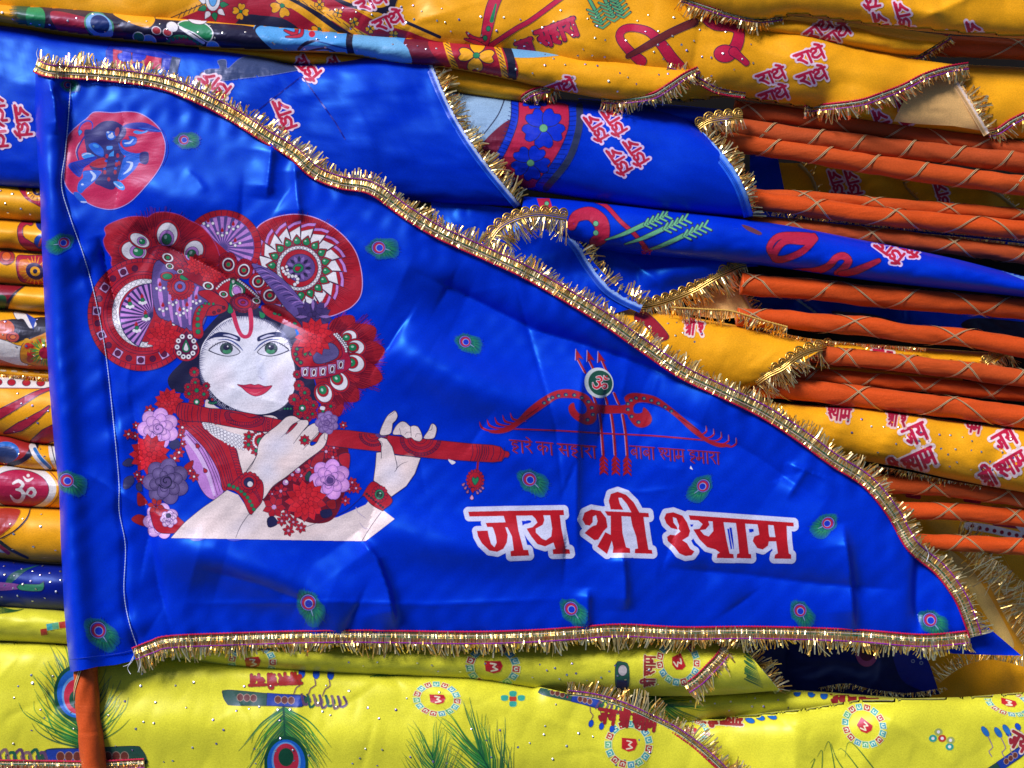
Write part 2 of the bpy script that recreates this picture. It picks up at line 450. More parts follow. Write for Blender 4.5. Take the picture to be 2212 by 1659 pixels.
def lace_trim(path, cloth, parent, fr=38, side=1, seed=0, hs=None, name="gold_lace", scal=19.0):
    """Scalloped gold braid with a row of beads and a fine fringe."""
    R = random.Random(seed); q = cr(path, 2.0)
    if hs is None: hs = hs_on(cloth, q, 0.0015)
    else: hs = np.interp(np.linspace(0, 1, len(q)), np.linspace(0, 1, len(hs)), hs)
    qa, t, nrm = frame_along(q)
    L = np.r_[0, np.cumsum(np.hypot(*np.diff(qa, axis=0).T))]; V = []; F = []; C = []
    def bar(p, r, col, n=5, sd=None):
        pass
    def path_tube(pts, r, col, n=5):
        for i, p in enumerate(pts):
            tt = (pts[min(i+1, len(pts)-1)] - pts[max(i-1, 0)]).normalized()
            sdv = tt.cross(Vector((0, 0, 1))).normalized(); up = sdv.cross(tt)
            for j in range(n):
                a = 2*math.pi*j/n; V.append(p + (sdv*math.cos(a)+up*math.sin(a))*r*S*(1+0.15*(i % 2))); C.append(col)
            if i:
                b = len(V)-2*n
                for j in range(n): F.append((b+j, b+n+j, b+n+(j+1) % n, b+(j+1) % n))
    def at(s, off, lift):
        x = np.interp(s, L, qa[:, 0]); y = np.interp(s, L, qa[:, 1]); nx = np.interp(s, L, nrm[:, 0]); ny = np.interp(s, L, nrm[:, 1])
        return P(x + nx*off, y + ny*off, float(np.interp(s, L, hs)) + lift)
    ns = max(2, int(L[-1] / scal)); w = L[-1]/ns
    for k in range(ns):
        for rad, r in ((1.0, 2.0), (0.62, 1.4)):
            pts = [at((k+0.5)*w - math.cos(a)*w*0.5*rad, -side*(4 + math.sin(a)*w*0.72*rad), 0.001) for a in np.linspace(0, math.pi, 10)]
            path_tube(pts, r, (0.62, 0.36, 0.08))
        for a in np.linspace(0.4, math.pi-0.4, 5):
            path_tube([at((k+0.5)*w, -side*4, 0.0006), at((k+0.5)*w - math.cos(a)*w*0.45, -side*(4+math.sin(a)*w*0.66), 0.0006)], 0.9, (0.5, 0.33, 0.12))
    for off, r in ((0, 1.6), (4.5, 1.6), (-3.5, 1.3)):
        path_tube([at(s, side*off, 0.001) for s in np.linspace(0, L[-1], int(L[-1]/3)+2)], r, (0.75, 0.48, 0.14))
    tr = mk(name, V, F, M_GOLD, parent, cols=C)
    fringe(q, hs, 4, fr, side, tr, R, step=1.8, wid=1.7, spread=0.25, droop=0.006, skip=0.02, wob_l=0.25)
    return tr

def selvage(path, cloth, parent, fr=26, side=1, seed=0, col=(0.30, 0.42, 0.85), width=14, inner=(0.02, 0.10, 0.75), fcol=None, name="frayed_hem"):
    """Pale frayed hem with stitch rows, and gold fringe poking out from under it."""
    R = random.Random(seed); q = cr(path, 3.0); hs = hs_on(cloth, q, 0.0008)
    qa, t, nrm = frame_along(q); V = []; F = []; C = []
    offs = (-1.0, -0.45, -0.3, 0.0)
    for i in range(len(qa)):
        j = R.uniform(-1.5, 1.5)
        for k, f in enumerate(offs):
            x, y = qa[i] + nrm[i]*side*(f*width + (j if k == 3 else 0) + (0.6*j if k == 2 else 0)); V.append(P(x, y, hs[i] + 0.0006*(1 if k in (1, 2) else 0.3)))
            C.append(inner if k < 2 else col)
        if i:
            n = len(V)
            for k in range(3): F.append((n-8+k, n-7+k, n-3+k, n-4+k))
    tr = mk(name, V, F, M_INK, parent, cols=C)
    items = []
    for i in range(0, len(qa)):
        for f in (-0.6, -0.75):
            c = qa[i] + nrm[i]*side*f*width
            a = P(*(c - t[i]*0.9), hs[i]+0.0011); b = P(*(c + t[i]*0.9), hs[i]+0.0011)
            items.append(([a, b], Vector((nrm[i][0], -nrm[i][1], 0))*1.0*S, (0.004, 0.012, 0.25) if col[2] > col[0] else (0.3, 0.2, 0.08)))
    strips("stitching", items, tr, M_INK)
    if fr: fringe(q, hs-0.002, -2, fr, side, tr, R, step=2.6, wid=2.8, spread=0.45, droop=0.008, skip=0.12)
    return tr

def sequins(cloth, region, n, parent, seed=0, r=2.4, pal=None):
    R = random.Random(seed); V = []; F = []; C = []
    pal = pal or [(0.8, 0.8, 0.95), (0.55, 0.45, 0.85), (0.75, 0.7, 0.6), (0.9, 0.9, 0.9)]
    xs = [p[0] for p in region]; ys = [p[1] for p in region]; k = 0; tries = 0; done = []
    while k < n and tries < n*20:
        tries += 1
        x = R.uniform(min(xs), max(xs)); y = R.uniform(min(ys), max(ys))
        if not inside(region, np.array([x]), np.array([y]))[0]: continue
        if any((x-a)**2 + (y-b)**2 < 300 for a, b in done): continue
        loc, nv, hit = cloth.at(x, y)
        if not hit: continue
        done.append((x, y)); k += 1
        nv = (nv + Vector((R.gauss(0, .22), R.gauss(0, .22), 0))).normalized()
        u = nv.orthogonal().normalized(); w = nv.cross(u); b = len(V); c = R.choice(pal); rr = r*S*R.uniform(0.8, 1.2)
        V.append(loc + nv*0.0010); C.append(c)
        for j in range(8):
            a = math.pi*j/4; V.append(loc + nv*0.0006 + (u*math.cos(a)+w*math.sin(a))*rr); C.append(c)
        for j in range(8): F.append((b, b+1+j, b+1+(j+1) % 8))
    return mk("sequin_pattern", V, F, M_SEQ, parent, cols=C, smooth=False)
# ------------------------------------------------------------ printed artwork (vector shapes laid on the cloth)
WHITE = (0.70, 0.68, 0.80); RED = (0.37, 0.010, 0.022); DRED = (0.13, 0.003, 0.014); INK = (0.012, 0.010, 0.045)
LILAC = (0.46, 0.20, 0.62); VIOLET = (0.10, 0.05, 0.22); GREEN = (0.015, 0.20, 0.085); DGREEN = (0.006, 0.06, 0.028)
SKIN = (0.68, 0.57, 0.62); CRIM = (0.46, 0.012, 0.055); BLUE = (0.0004, 0.021, 0.56); SKY = (0.10, 0.36, 0.80)
GOLDY = (0.80, 0.36, 0.01); BROWN = (0.12, 0.03, 0.02); TEAL = (0.03, 0.30, 0.26)

class Art:
    """Shapes are painted in order on a fine grid of the plan; the grid becomes a mesh that follows the cloth,
    each vertex carrying its ink colour."""
    def __init__(s, cloth, fr=(0, 0, 1.0), st=6.0, cell=0.85, base=None):
        s.c = cloth; s.ops = []; s.fr = fr; s.cell = cell; s.base = base if base is not None else cloth.base
    def frame(s, ox, oy, w, px=2212.0):
        s.fr = (ox*2212/3840, oy*2212/3840, w*2212/3840/px); return s
    def T(s, pts):
        a, b, k = s.fr; return [(a + x*k, b + y*k) for x, y in pts]
    # plan-space primitives
    def polyD(s, pts, col, sm=False):
        if len(pts) < 3: return
        xs = [p[0] for p in pts]; ys = [p[1] for p in pts]
        big = max(max(xs)-min(xs), max(ys)-min(ys))
        b = cr(pts, min(5, max(1.0, big/10)), True) if sm else pts
        s.ops.append((0, np.array(b, float), col, None, None))
    def strokeD(s, pts, w, col, sm=True, closed=False, col2=None):
        L = sum(math.hypot(pts[i+1][0]-pts[i][0], pts[i+1][1]-pts[i][1]) for i in range(len(pts)-1))
        if not sm and not isinstance(w, (list, tuple)) and col2 is None: q = list(pts) + ([pts[0]] if closed else [])
        else:
            st = min(6.0, max(1.5, L/6)); q = cr(pts, st, closed) if sm else lin(pts, st, closed)
            if closed: q = q + [q[0]]
        q = np.array(q, float); n = len(q)
        if n < 2: return
        ww = np.interp(np.linspace(0, 1, n), np.linspace(0, 1, len(w)), w) if isinstance(w, (list, tuple)) else np.full(n, float(w))
        s.ops.append((1, q, col, ww, col2))
    def paint(s):
        c = s.cell; lo = np.array([1e9, 1e9]); hi = -lo
        for k, q, col, w, c2 in s.ops:
            m = 0 if w is None else w.max()/2
            lo = np.minimum(lo, q.min(0)-m); hi = np.maximum(hi, q.max(0)+m)
        lo = np.maximum(lo, (-60, -60)) - 2*c; hi = np.minimum(hi, (2290, 1740)) + 2*c
        nx = int((hi[0]-lo[0])/c)+2; ny = int((hi[1]-lo[1])/c)+2
        I = np.zeros((ny, nx, 3), np.float32); I[:] = s.base; Al = np.zeros((ny, nx), np.float32)
        def box(x0, y0, x1, y1):
            i0 = max(0, int((x0-lo[0])/c)); i1 = min(nx, int((x1-lo[0])/c)+2); j0 = max(0, int((y0-lo[1])/c)); j1 = min(ny, int((y1-lo[1])/c)+2)
            return i0, i1, j0, j1
        for k, q, col, w, c2 in s.ops:
            if k == 0:
                i0, i1, j0, j1 = box(q[:, 0].min(), q[:, 1].min(), q[:, 0].max(), q[:, 1].max())
                if i1 <= i0 or j1 <= j0: continue
                X = lo[0] + np.arange(i0, i1)*c; cov = np.zeros((j1-j0, i1-i0), np.float32)
                x0 = q[:, 0]; y0 = q[:, 1]; x1 = np.roll(x0, -1); y1 = np.roll(y0, -1)
                for j in range(j0, j1):
                    for off in (-.25*c, .25*c):
                        y = lo[1] + j*c + off; m = (y0 > y) != (y1 > y)
                        if not m.any(): continue
                        xc = np.sort(x0[m] + (y-y0[m])/(y1[m]-y0[m])*(x1[m]-x0[m]))
                        for a, b in zip(xc[0::2], xc[1::2]): cov[j-j0] += 0.5*np.clip(np.minimum(X+c/2, b) - np.maximum(X-c/2, a), 0, c)/c
                cov = np.clip(cov, 0, 1); sl = (slice(j0, j1), slice(i0, i1))
                al = col[3] if len(col) > 3 else 1.0; I[sl] += (np.array(col[:3], np.float32)-I[sl])*(cov*al)[..., None]; Al[sl] = np.maximum(Al[sl], cov*al)
            else:
                for i in range(len(q)-1):
                    a, b = q[i], q[i+1]; m = max(w[i], w[i+1])/2 + c
                    i0, i1, j0, j1 = box(min(a[0], b[0])-m, min(a[1], b[1])-m, max(a[0], b[0])+m, max(a[1], b[1])+m)
                    if i1 <= i0 or j1 <= j0: continue
                    X = lo[0] + np.arange(i0, i1)*c; Y = (lo[1] + np.arange(j0, j1)*c)[:, None]; d = b-a; l2 = max(d@d, 1e-9)
                    t = np.clip(((X-a[0])*d[0] + (Y-a[1])*d[1])/l2, 0, 1)
                    e = np.hypot(X-a[0]-t*d[0], Y-a[1]-t*d[1]); wd = (w[i] + (w[i+1]-w[i])*t)
                    cov = np.clip((wd*0.5-e)/c + 0.5, 0, 1)*np.minimum(1, wd/c*0.9)
                    cc = np.array(col[:3], np.float32)
                    if c2 is not None: f = (i+.5)/(len(q)-1); cc = cc*(1-f) + np.array(c2, np.float32)*f
                    sl = (slice(j0, j1), slice(i0, i1))
                    I[sl] += (cc-I[sl])*cov[..., None].astype(np.float32); Al[sl] = np.maximum(Al[sl], cov)
        return lo, I, Al
    # frame-space primitives
    def poly(s, pts, col, sm=False, ol=None, olw=1.3):
        p = s.T(pts); s.polyD(p, col, sm)
        if ol is not None: s.strokeD(p, olw, ol, sm, True)
    def stroke(s, pts, w, col, sm=True, closed=False, col2=None):
        k = s.fr[2]; w = [a*k for a in w] if isinstance(w, (list, tuple)) else w*k
        s.strokeD(s.T(pts), w, col, sm, closed, col2)
    def ell(s, cx, cy, rx, ry=None, rot=0, col=RED, ol=None, olw=1.2, n=18, a0=0, a1=2*math.pi):
        ry = rx if ry is None else ry; c, e = math.cos(rot), math.sin(rot)
        pts = []
        for i in range(n):
            a = a0 + (a1-a0)*i/n; x = rx*math.cos(a); y = ry*math.sin(a); pts.append((cx + x*c - y*e, cy + x*e + y*c))
        s.poly(pts, col, True, ol, olw)
    def soft(s, cx, cy, rx, ry, rot, col, alpha=0.5, n=7):
        """Airbrushed patch of ink: nested thin ellipses that add up towards the middle."""
        for i in range(n): s.ell(cx, cy, rx*(1-i/n), ry*(1-i/n), rot, (*col, 1-(1-alpha)**(1/n)), n=16)
    def drop(s, cx, cy, r, rot, col, ol=None, el=1.7, olw=1.2):
        """Tear drop: round end at the centre, tip along rot."""
        pts = []
        for i in range(14):
            a = 2*math.pi*i/14; x = math.cos(a)*r; y = math.sin(a)*r*(1 if x < 0 else (1 - 0.75*(x/r)))
            if x > 0: x *= el
            pts.append((cx + x*math.cos(rot) - y*math.sin(rot), cy + x*math.sin(rot) + y*math.cos(rot)))
        s.poly(pts, col, True, ol, olw)
    def petal(s, cx, cy, r0, r1, a, wd, col, ol=INK, olw=1.0):
        c, e = math.cos(a), math.sin(a); m = r0 + (r1-r0)*0.6
        pts = [(r0, 0), (r0+(r1-r0)*0.3, -wd*0.8), (m, -wd), (r1, 0), (m, wd), (r0+(r1-r0)*0.3, wd*0.8)]
        s.poly([(cx + x*c - y*e, cy + x*e + y*c) for x, y in pts], col, False, ol, olw)
    def dahlia(s, cx, cy, r, col=(0.47, 0.013, 0.022), n=14, ol=DRED, rot=0.0):
        n = max(9, n-4); col = (0.47, 0.013, 0.022) if col is RED else col; s.ell(cx, cy, r*.8, col=DRED)
        for f, m in ((1.0, n), (0.70, n-2), (0.40, max(4, n-5))):
            for i in range(m):
                a = rot + f*3 + 2*math.pi*i/m
                s.petal(cx, cy, r*f*0.25, r*f, a, r*f*2.4/m*1.1, tuple(min(1, q*(1.15 if (i*5+m) % 3 else 0.9)) for q in col), INK if f > 0.9 else ol, 0.8)
        s.ell(cx, cy, r*0.12, col=col, ol=ol, olw=0.8)
    def star(s, cx, cy, r, col=RED, n=6, rot=0.3, ctr=WHITE, ol=INK):
        for i in range(n): s.petal(cx, cy, r*0.12, r, rot + 2*math.pi*i/n, r*0.28, col, ol, 0.8)
        s.ell(cx, cy, r*0.18, col=ctr, n=8)
    def rose(s, cx, cy, r, col=LILAC, ol=VIOLET, hi=WHITE, rot=0.0):
        for f, m in ((1.0, 7), (0.72, 6), (0.46, 5)):
            for i in range(m):
                a = rot + f*4 + 2*math.pi*i/m
                c = tuple(x*(0.92 + 0.14*((i*7 + m) % 3)) for x in col)
                ex, ey = cx + math.cos(a)*r*f*0.62, cy + math.sin(a)*r*f*0.62
                s.ell(ex, ey, r*f*0.46, r*f*0.40, a, c, ol, 0.9, 12); s.soft(ex + math.cos(a)*r*f*.12, ey + math.sin(a)*r*f*.12, r*f*.26, r*f*.22, a, tuple(min(.8, q*1.6+.05) for q in col), .55, 3)
        s.ell(cx, cy, r*0.26, col=col, ol=ol)
        s.stroke([(cx + math.cos(t)*r*0.04*t, cy + math.sin(t)*r*0.04*t) for t in np.linspace(0.5, 9, 14)], r*0.05, ol)
    def beads(s, pts, r, gap, col=WHITE, ol=INK, closed=False, dot=None):
        q = np.array(cr(pts, 6.0, closed)); L = float(np.hypot(*np.diff(q, axis=0).T).sum())
        for x, y in arcs(pts, max(2, int(L/gap)+1)):
            s.ell(x, y, r, col=col, ol=ol, olw=0.8, n=9)
            if dot: s.ell(x, y, r*0.45, col=dot, n=7)
    def hatch(s, cx, cy, r0, r1, a0, a1, n, col, w=2.0, jit=0.12, R=None, sq=1.0):
        R = R or random.Random(int(cx*7+cy))
        for i in range(n):
            a = a0 + (a1-a0)*(i + R.uniform(-.3, .3))/n; e = r1*(1 + R.uniform(-jit, jit)); b = r0*(1 + R.uniform(-jit, jit))
            s.stroke([(cx+math.cos(a)*b, cy+math.sin(a)*b*sq), (cx+math.cos(a)*e, cy+math.sin(a)*e*sq)], [w, w*0.4], col, False)
    def fan(s, cx, cy, r, a0, a1, n, c1, c2, r0=0.0):
        m = n*2
        pts = [(cx+math.cos(a)*r, cy+math.sin(a)*r) for a in np.linspace(a0, a1, 14)]
        s.poly(pts + [(cx, cy)], c2)
        for i in range(n):
            a = a0 + (a1-a0)*(i+0.5)/n; d = abs(a1-a0)/n*0.27
            s.poly([(cx+math.cos(a)*r*0.12, cy+math.sin(a)*r*0.12), (cx+math.cos(a-d)*r*.97, cy+math.sin(a-d)*r*.97), (cx+math.cos(a+d)*r*.97, cy+math.sin(a+d)*r*.97)], c1)
    def eye(s, cx, cy, r, rot, asp=1.45, white=WHITE, mid=LILAC):
        """Peacock eye: red border, white oval, lilac ring, green heart. rot points to the tip (outwards)."""
        c, e = math.cos(rot), math.sin(rot); at = lambda d: (cx + c*d, cy + e*d)
        s.ell(cx, cy, r*1.22*asp*0.88, r*1.2, rot, RED, INK, 1.0)
        s.ell(cx, cy, r*asp*0.86, r*0.95, rot, white, INK, 1.0)
        x, y = at(-r*0.35); s.ell(x, y, r*0.78, r*0.68, rot, mid, INK, 0.9)
        x, y = at(-r*0.42); s.ell(x, y, r*0.52, r*0.46, rot, GREEN, DGREEN, 1.0)
        x, y = at(-r*0.32); s.ell(x - r*0.12, y - r*0.1, r*0.2, r*0.14, rot, (0.4, 0.62, 0.55), n=8)
    def small_eye(s, cx, cy, r, rot=0.0, red=RED):
        s.ell(cx, cy, r, r*0.72, rot, WHITE, INK, 0.9, 12); s.ell(cx, cy, r*0.66, r*0.5, rot, DRED, INK, 0.7, 10); s.ell(cx, cy, r*0.36, r*0.3, rot, GREEN, n=8)
    def build(s, name, parent, lift=0.00028):
        lo, I, Al = s.paint(); c = s.cell; ny, nx = Al.shape
        on = Al > 0.02
        g = 3.0; gx = np.arange(lo[0]-g, lo[0]+nx*c+2*g, g); gy = np.arange(lo[1]-g, lo[1]+ny*c+2*g, g)
        # which coarse nodes are needed
        need = np.zeros((len(gy), len(gx)), bool); jj, ii = np.nonzero(on)
        if not len(jj): return None
        cj = ((lo[1]+jj*c-gy[0])/g).astype(int); ci = ((lo[0]+ii*c-gx[0])/g).astype(int)
        for dj in (-1, 0, 1, 2):
            for di in (-1, 0, 1, 2): need[np.clip(cj+dj, 0, len(gy)-1), np.clip(ci+di, 0, len(gx)-1)] = True
        G = np.zeros((len(gy), len(gx), 7))
        for j, i in zip(*np.nonzero(need)):
            loc, n, hit = s.c.at(gx[i], gy[j]); G[j, i, :3] = loc; G[j, i, 3:6] = n; G[j, i, 6] = hit
        inc = on.copy(); inc[:-1] |= on[1:]; inc[:, :-1] |= on[:, 1:]; inc[1:] |= on[:-1]; inc[:, 1:] |= on[:, :-1]
        q = inc[:-1, :-1] & inc[1:, :-1] & inc[:-1, 1:] & inc[1:, 1:]
        jj, ii = np.nonzero(q)
        # keep cells wholly on the cloth
        fx = (lo[0]+ii*c-gx[0])/g; fy = (lo[1]+jj*c-gy[0])/g; a = fx.astype(int); b = fy.astype(int)
        ok = (G[b, a, 6] + G[b+1, a, 6] + G[b, a+1, 6] + G[b+1, a+1, 6]) >= 3; jj = jj[ok]; ii = ii[ok]
        if not len(jj): return None
        used = np.zeros((ny, nx), bool)
        for dj in (0, 1):
            for di in (0, 1): used[jj+dj, ii+di] = True
        idx = np.full((ny, nx), -1, np.int64); uj, ui = np.nonzero(used); idx[uj, ui] = np.arange(len(uj))
        fx = (lo[0]+ui*c-gx[0])/g; fy = (lo[1]+uj*c-gy[0])/g; a = fx.astype(int); b = fy.astype(int); fx = (fx-a)[:, None]; fy = (fy-b)[:, None]
        B = G[b, a]*(1-fx)*(1-fy) + G[b, a+1]*fx*(1-fy) + G[b+1, a]*(1-fx)*fy + G[b+1, a+1]*fx*fy
        N = B[:, 3:6]; N /= np.maximum(np.linalg.norm(N, axis=1, keepdims=True), 1e-9)
        V = B[:, :3] + N*lift
        F = np.stack([idx[jj, ii], idx[jj+1, ii], idx[jj+1, ii+1], idx[jj, ii+1]], 1)
        C = I[uj, ui]
        me = bpy.data.meshes.new(name); o3 = np.array(origin(parent))
        me.vertices.add(len(V)); me.vertices.foreach_set("co", (V-o3).astype(np.float32).ravel())
        me.loops.add(F.size); me.loops.foreach_set("vertex_index", F.ravel().astype(np.int32))
        me.polygons.add(len(F)); me.polygons.foreach_set("loop_start", np.arange(0, F.size, 4, dtype=np.int32))
        me.update(calc_edges=True)
        me.materials.append(M_INK)
        me.polygons.foreach_set("use_smooth", np.ones(len(F), bool))
        at = me.color_attributes.new("ink", 'FLOAT_COLOR', 'POINT'); cc = np.ones((len(V), 4), np.float32); cc[:, :3] = C
        at.data.foreach_set("color", cc.ravel())
        o = bpy.data.objects.new(name, me); SC.collection.objects.link(o); o.parent = parent
        return o

# ---- motifs
def feather(art, x, y, s, rot=0.0, squash=0.8, cloth_col=BLUE):
    """Small printed peacock-eye feather; s = half size in plan units."""
    R = random.Random(int(x*13+y)); art.fr = (0, 0, 1); s *= 1.12
    c, e = math.cos(rot), math.sin(rot)
    def at(a, d, ox=0):
        u = math.cos(a)*d + ox; v = math.sin(a)*d*squash; return (x + u*c - v*e, y + u*e + v*c)
    shp = lambda a: s*(0.84 + 0.16*math.cos(a) + 0.12*math.cos(2*a+0.6) + 0.05*math.sin(5*a))
    G1 = (0.008, 0.15, 0.085); G2 = (0.004, 0.060, 0.22)
    for f, w in ((1.0, .5), (0.9, .7), (0.78, .9)):      # feathery edge: the ink thins out into the blue
        art.poly([at(a, shp(a)*f*R.uniform(.94, 1.05)) for a in np.linspace(0, 6.283, 26, endpoint=False)], tuple(p*(1-w)+q*w for p, q in zip(cloth_col, G1)), True)
    for i in range(70):
        a = i/70*6.283 + R.uniform(-.05, .05); d = shp(a)*R.uniform(0.9, 1.16)
        art.stroke([at(a, d*0.5), at(a+0.12, d)], [s*0.06, s*0.012], (0.02, 0.22, 0.09) if i % 3 else (0.008, 0.10, 0.06), True, False, G2)
    for i in range(30):
        a = i/30*6.283; art.stroke([at(a, s*0.26, -s*.10), at(a+0.16, s*R.uniform(.46, .6), -s*.10)], [s*0.045, s*0.01], (0.006, 0.03, 0.03))
    o = -s*0.10
    for r, col in ((0.42, (0.01, 0.015, 0.06)), (0.39, (0.20, 0.26, 0.55)), (0.36, (0.02, 0.02, 0.36)), (0.32, (0.36, 0.014, 0.06)), (0.215, (0.30, 0.36, 0.65)), (0.185, (0.008, 0.03, 0.50))):
        px, py = at(0, 0, o + (0.345-r)*s*0.3); art.ell(px, py, s*r, s*r*0.95, rot, col, n=14)
    art.stroke([at(0, s*0.30), at(0.05, s*0.58)], [s*.05, s*.02], (0.22, 0.30, 0.55))

def flower4(art, x, y, r, col, ctr=GREEN, rot=0.0, n=4, squash=1.0, ol=INK, olw=1.2):
    for i in range(n):
        a = rot + 2*math.pi*i/n; pts = []
        for u, v in ((0.1, 0), (0.45, -0.38), (0.85, -0.42), (1.0, -0.22), (0.88, 0), (1.0, 0.22), (0.85, 0.42), (0.45, 0.38)):
            px = (u*math.cos(a) - v*math.sin(a))*r; py = (u*math.sin(a) + v*math.cos(a))*r*squash; pts.append((x+px, y+py))
        art.poly(pts, col, True, ol, olw)
    if ctr: art.ell(x, y, r*0.2, r*0.2*squash, 0, ctr, ol, 1.0, 10)

# Devanagari letters as pen strokes in a unit box (head line at 0, foot at 1)
GL = {
 'ra': (0.50, [[(0.06, .10), (.26, .06), (.36, .22), (.26, .38), (.08, .46)], [(.10, .44), (.28, .66), (.42, .95)]]),
 'aa': (0.30, [[(.14, 0), (.14, 1)]]),
 'dha': (0.66, [[(.00, .14), (.12, -.04), (.26, .06), (.24, .26), (.06, .36)], [(.06, .34), (.00, .58), (.18, .78), (.50, .56)], [(.50, 0), (.50, 1)]]),
 'e': (0.0, [[(-.14, 0), (-.16, -.16), (-.34, -.34)]]),
 'ha': (0.58, [[(.30, 0), (.30, .14)], [(.40, .16), (.14, .18), (.10, .36), (.36, .40), (.44, .54), (.30, .68), (.16, .60)], [(.30, .68), (.12, .84), (.36, 1.04)]]),
 'ka': (0.74, [[(.34, 0), (.34, 1)], [(.34, .34), (.14, .28), (.05, .48), (.16, .66), (.34, .50)], [(.34, .46), (.52, .30), (.64, .46), (.56, .72)]]),
 'sa': (0.74, [[(.10, .04), (.24, .14), (.24, .32), (.06, .44)], [(.06, .44), (.34, .86)], [(.16, .50), (.58, .50)], [(.58, 0), (.58, 1)]]),
 'ba': (0.62, [[(.46, 0), (.46, 1)], [(.46, .38), (.22, .28), (.06, .50), (.20, .72), (.46, .58)], [(.14, .40), (.40, .66)]]),
 'ma': (0.64, [[(.16, 0), (.16, .62)], [(.16, .60), (.02, .56), (.04, .74), (.18, .72), (.18, .56)], [(.16, .56), (.48, .56)], [(.48, 0), (.48, 1)]]),
 'ya': (0.62, [[(.08, .04), (.22, .12), (.20, .34), (.06, .40)], [(.08, .40), (.18, .62), (.46, .62)], [(.46, 0), (.46, 1)]]),
 'sh': (0.36, [[(.22, .34), (.06, .30), (.06, .12), (.20, .06), (.32, .22), (.28, .44), (.12, .54)], [(.14, .52), (.24, .70), (.36, .92)]]),
 'shri': (0.78, [[(.24, .32), (.08, .30), (.06, .12), (.20, .04), (.30, .20), (.28, .38), (.10, .54)], [(.38, .54), (.16, .90)], [(.40, 0), (.40, 1)], [(.66, 0), (.66, 1)], [(.66, 0), (.56, -.34), (.34, -.36), (.34, -.12), (.44, -.02)]]),
 'ja': (0.72, [[(.50, 0), (.50, 1)], [(.50, .38), (.24, .36), (.30, .62), (.20, .82), (.06, .62)]]),
 ' ': (0.30, []),
}
def word(art, seq, x, y, size, rot=0.0, pen=0.16, col=CRIM, edge=None, edgew=0.16, slant=0.0, squash=1.0, head=True):
    """Write letters along direction rot; x, y is the left end of the head line (plan units)."""
    art.fr = (0, 0, 1); c, e = math.cos(rot), math.sin(rot); segs = []; cx = 0.0; h0 = None; heads = []
    def at(u, v): 
        u = u - v*slant; v *= squash; return (x + (u*c - v*e)*size, y + (u*e + v*c)*size)
    for g in seq:
        w, st = GL[g]
        if g == ' ':
            if h0 is not None: heads.append((h0, cx)); h0 = None
            cx += w; continue
        if g == 'dha' and h0 is not None: heads.append((h0, cx-.03)); h0 = cx + .38
        if h0 is None: h0 = cx
        for l in st: segs.append([at(cx+u, v) for u, v in l])
        cx += w
    if h0 is not None: heads.append((h0, cx))
    if head:
        for a, b in heads: segs.append([at(a-0.04, 0), at((a+b)/2, 0), at(b-0.04, 0)])
    if edge is not None:
        for l in segs:
            d0 = (l[0][0]-l[1][0], l[0][1]-l[1][1]); d1 = (l[-1][0]-l[-2][0], l[-1][1]-l[-2][1]); k = edgew*size*0.5
            n0 = math.hypot(*d0) or 1; n1 = math.hypot(*d1) or 1
            ll = [(l[0][0]+d0[0]/n0*k, l[0][1]+d0[1]/n0*k)] + l + [(l[-1][0]+d1[0]/n1*k, l[-1][1]+d1[1]/n1*k)]
            art.strokeD(ll, (pen+edgew)*size, edge)
    for l in segs: art.strokeD(l, pen*size, col)

RADHE = ['ra', 'aa', 'dha', 'e']
def radhe(art, x, y, size=27, rot=-0.42, col=CRIM, edge=(0.72, 0.55, 0.72), back=False):
    """back: the word seen from the reverse side of the cloth."""
    size *= 1.42; word(art, RADHE, x, y, size, rot, 0.135, col, edge, 0.11, slant=-0.05, squash=-0.54 if back else 0.58)
def shyam(art, x, y, size=26, rot=-0.40, col=CRIM, edge=(0.75, 0.6, 0.68)):
    """The three-word line set as a two-line cluster."""
    c, e = math.cos(rot), math.sin(rot)
    word(art, ['ja', 'ya'], x + 0.9*size*c, y + 0.9*size*e, size, rot, 0.20, col, edge, 0.2)
    ox, oy = -e*1.55*size, c*1.55*size
    word(art, ['shri', ' ', 'sh', 'ya', 'aa', 'ma'], x + ox - 0.9*size*c, y + oy - 0.9*size*e, size, rot, 0.20, col, edge, 0.2)

def om(art, cx, cy, s, rot, col, edge=None):
    art.fr = (0, 0, 1); c, e = math.cos(rot), math.sin(rot)
    at = lambda u, v: (cx + (u*c - v*e)*s, cy + (u*e + v*c)*s)
    L = [([(-.62, -.34), (-.30, -.52), (-.02, -.30), (-.22, -.04), (-.40, 0)], [.12, .2, .2, .16, .1]),
         ([(-.40, 0), (-.08, .06), (.04, .34), (-.14, .66), (-.48, .66), (-.74, .36)], [.12, .22, .24, .22, .18, .06]),
         ([(-.02, .20), (.22, .22), (.34, -.02), (.56, -.10), (.72, .12), (.56, .36), (.28, .26)], [.1, .14, .16, .2, .2, .16, .06]),
         ([(-.02, -.78), (.22, -.56), (.56, -.72)], [.06, .2, .06])]
    for pts, w in L:
        p = [at(*q) for q in pts]
        if edge: art.strokeD(p, [(a+.12)*s for a in w], edge)
    for pts, w in L: art.strokeD([at(*q) for q in pts], [a*s for a in w], col)
    x, y = at(.26, -.86); art.ell(x, y, s*.10, s*.10, 0.7, col, n=6)

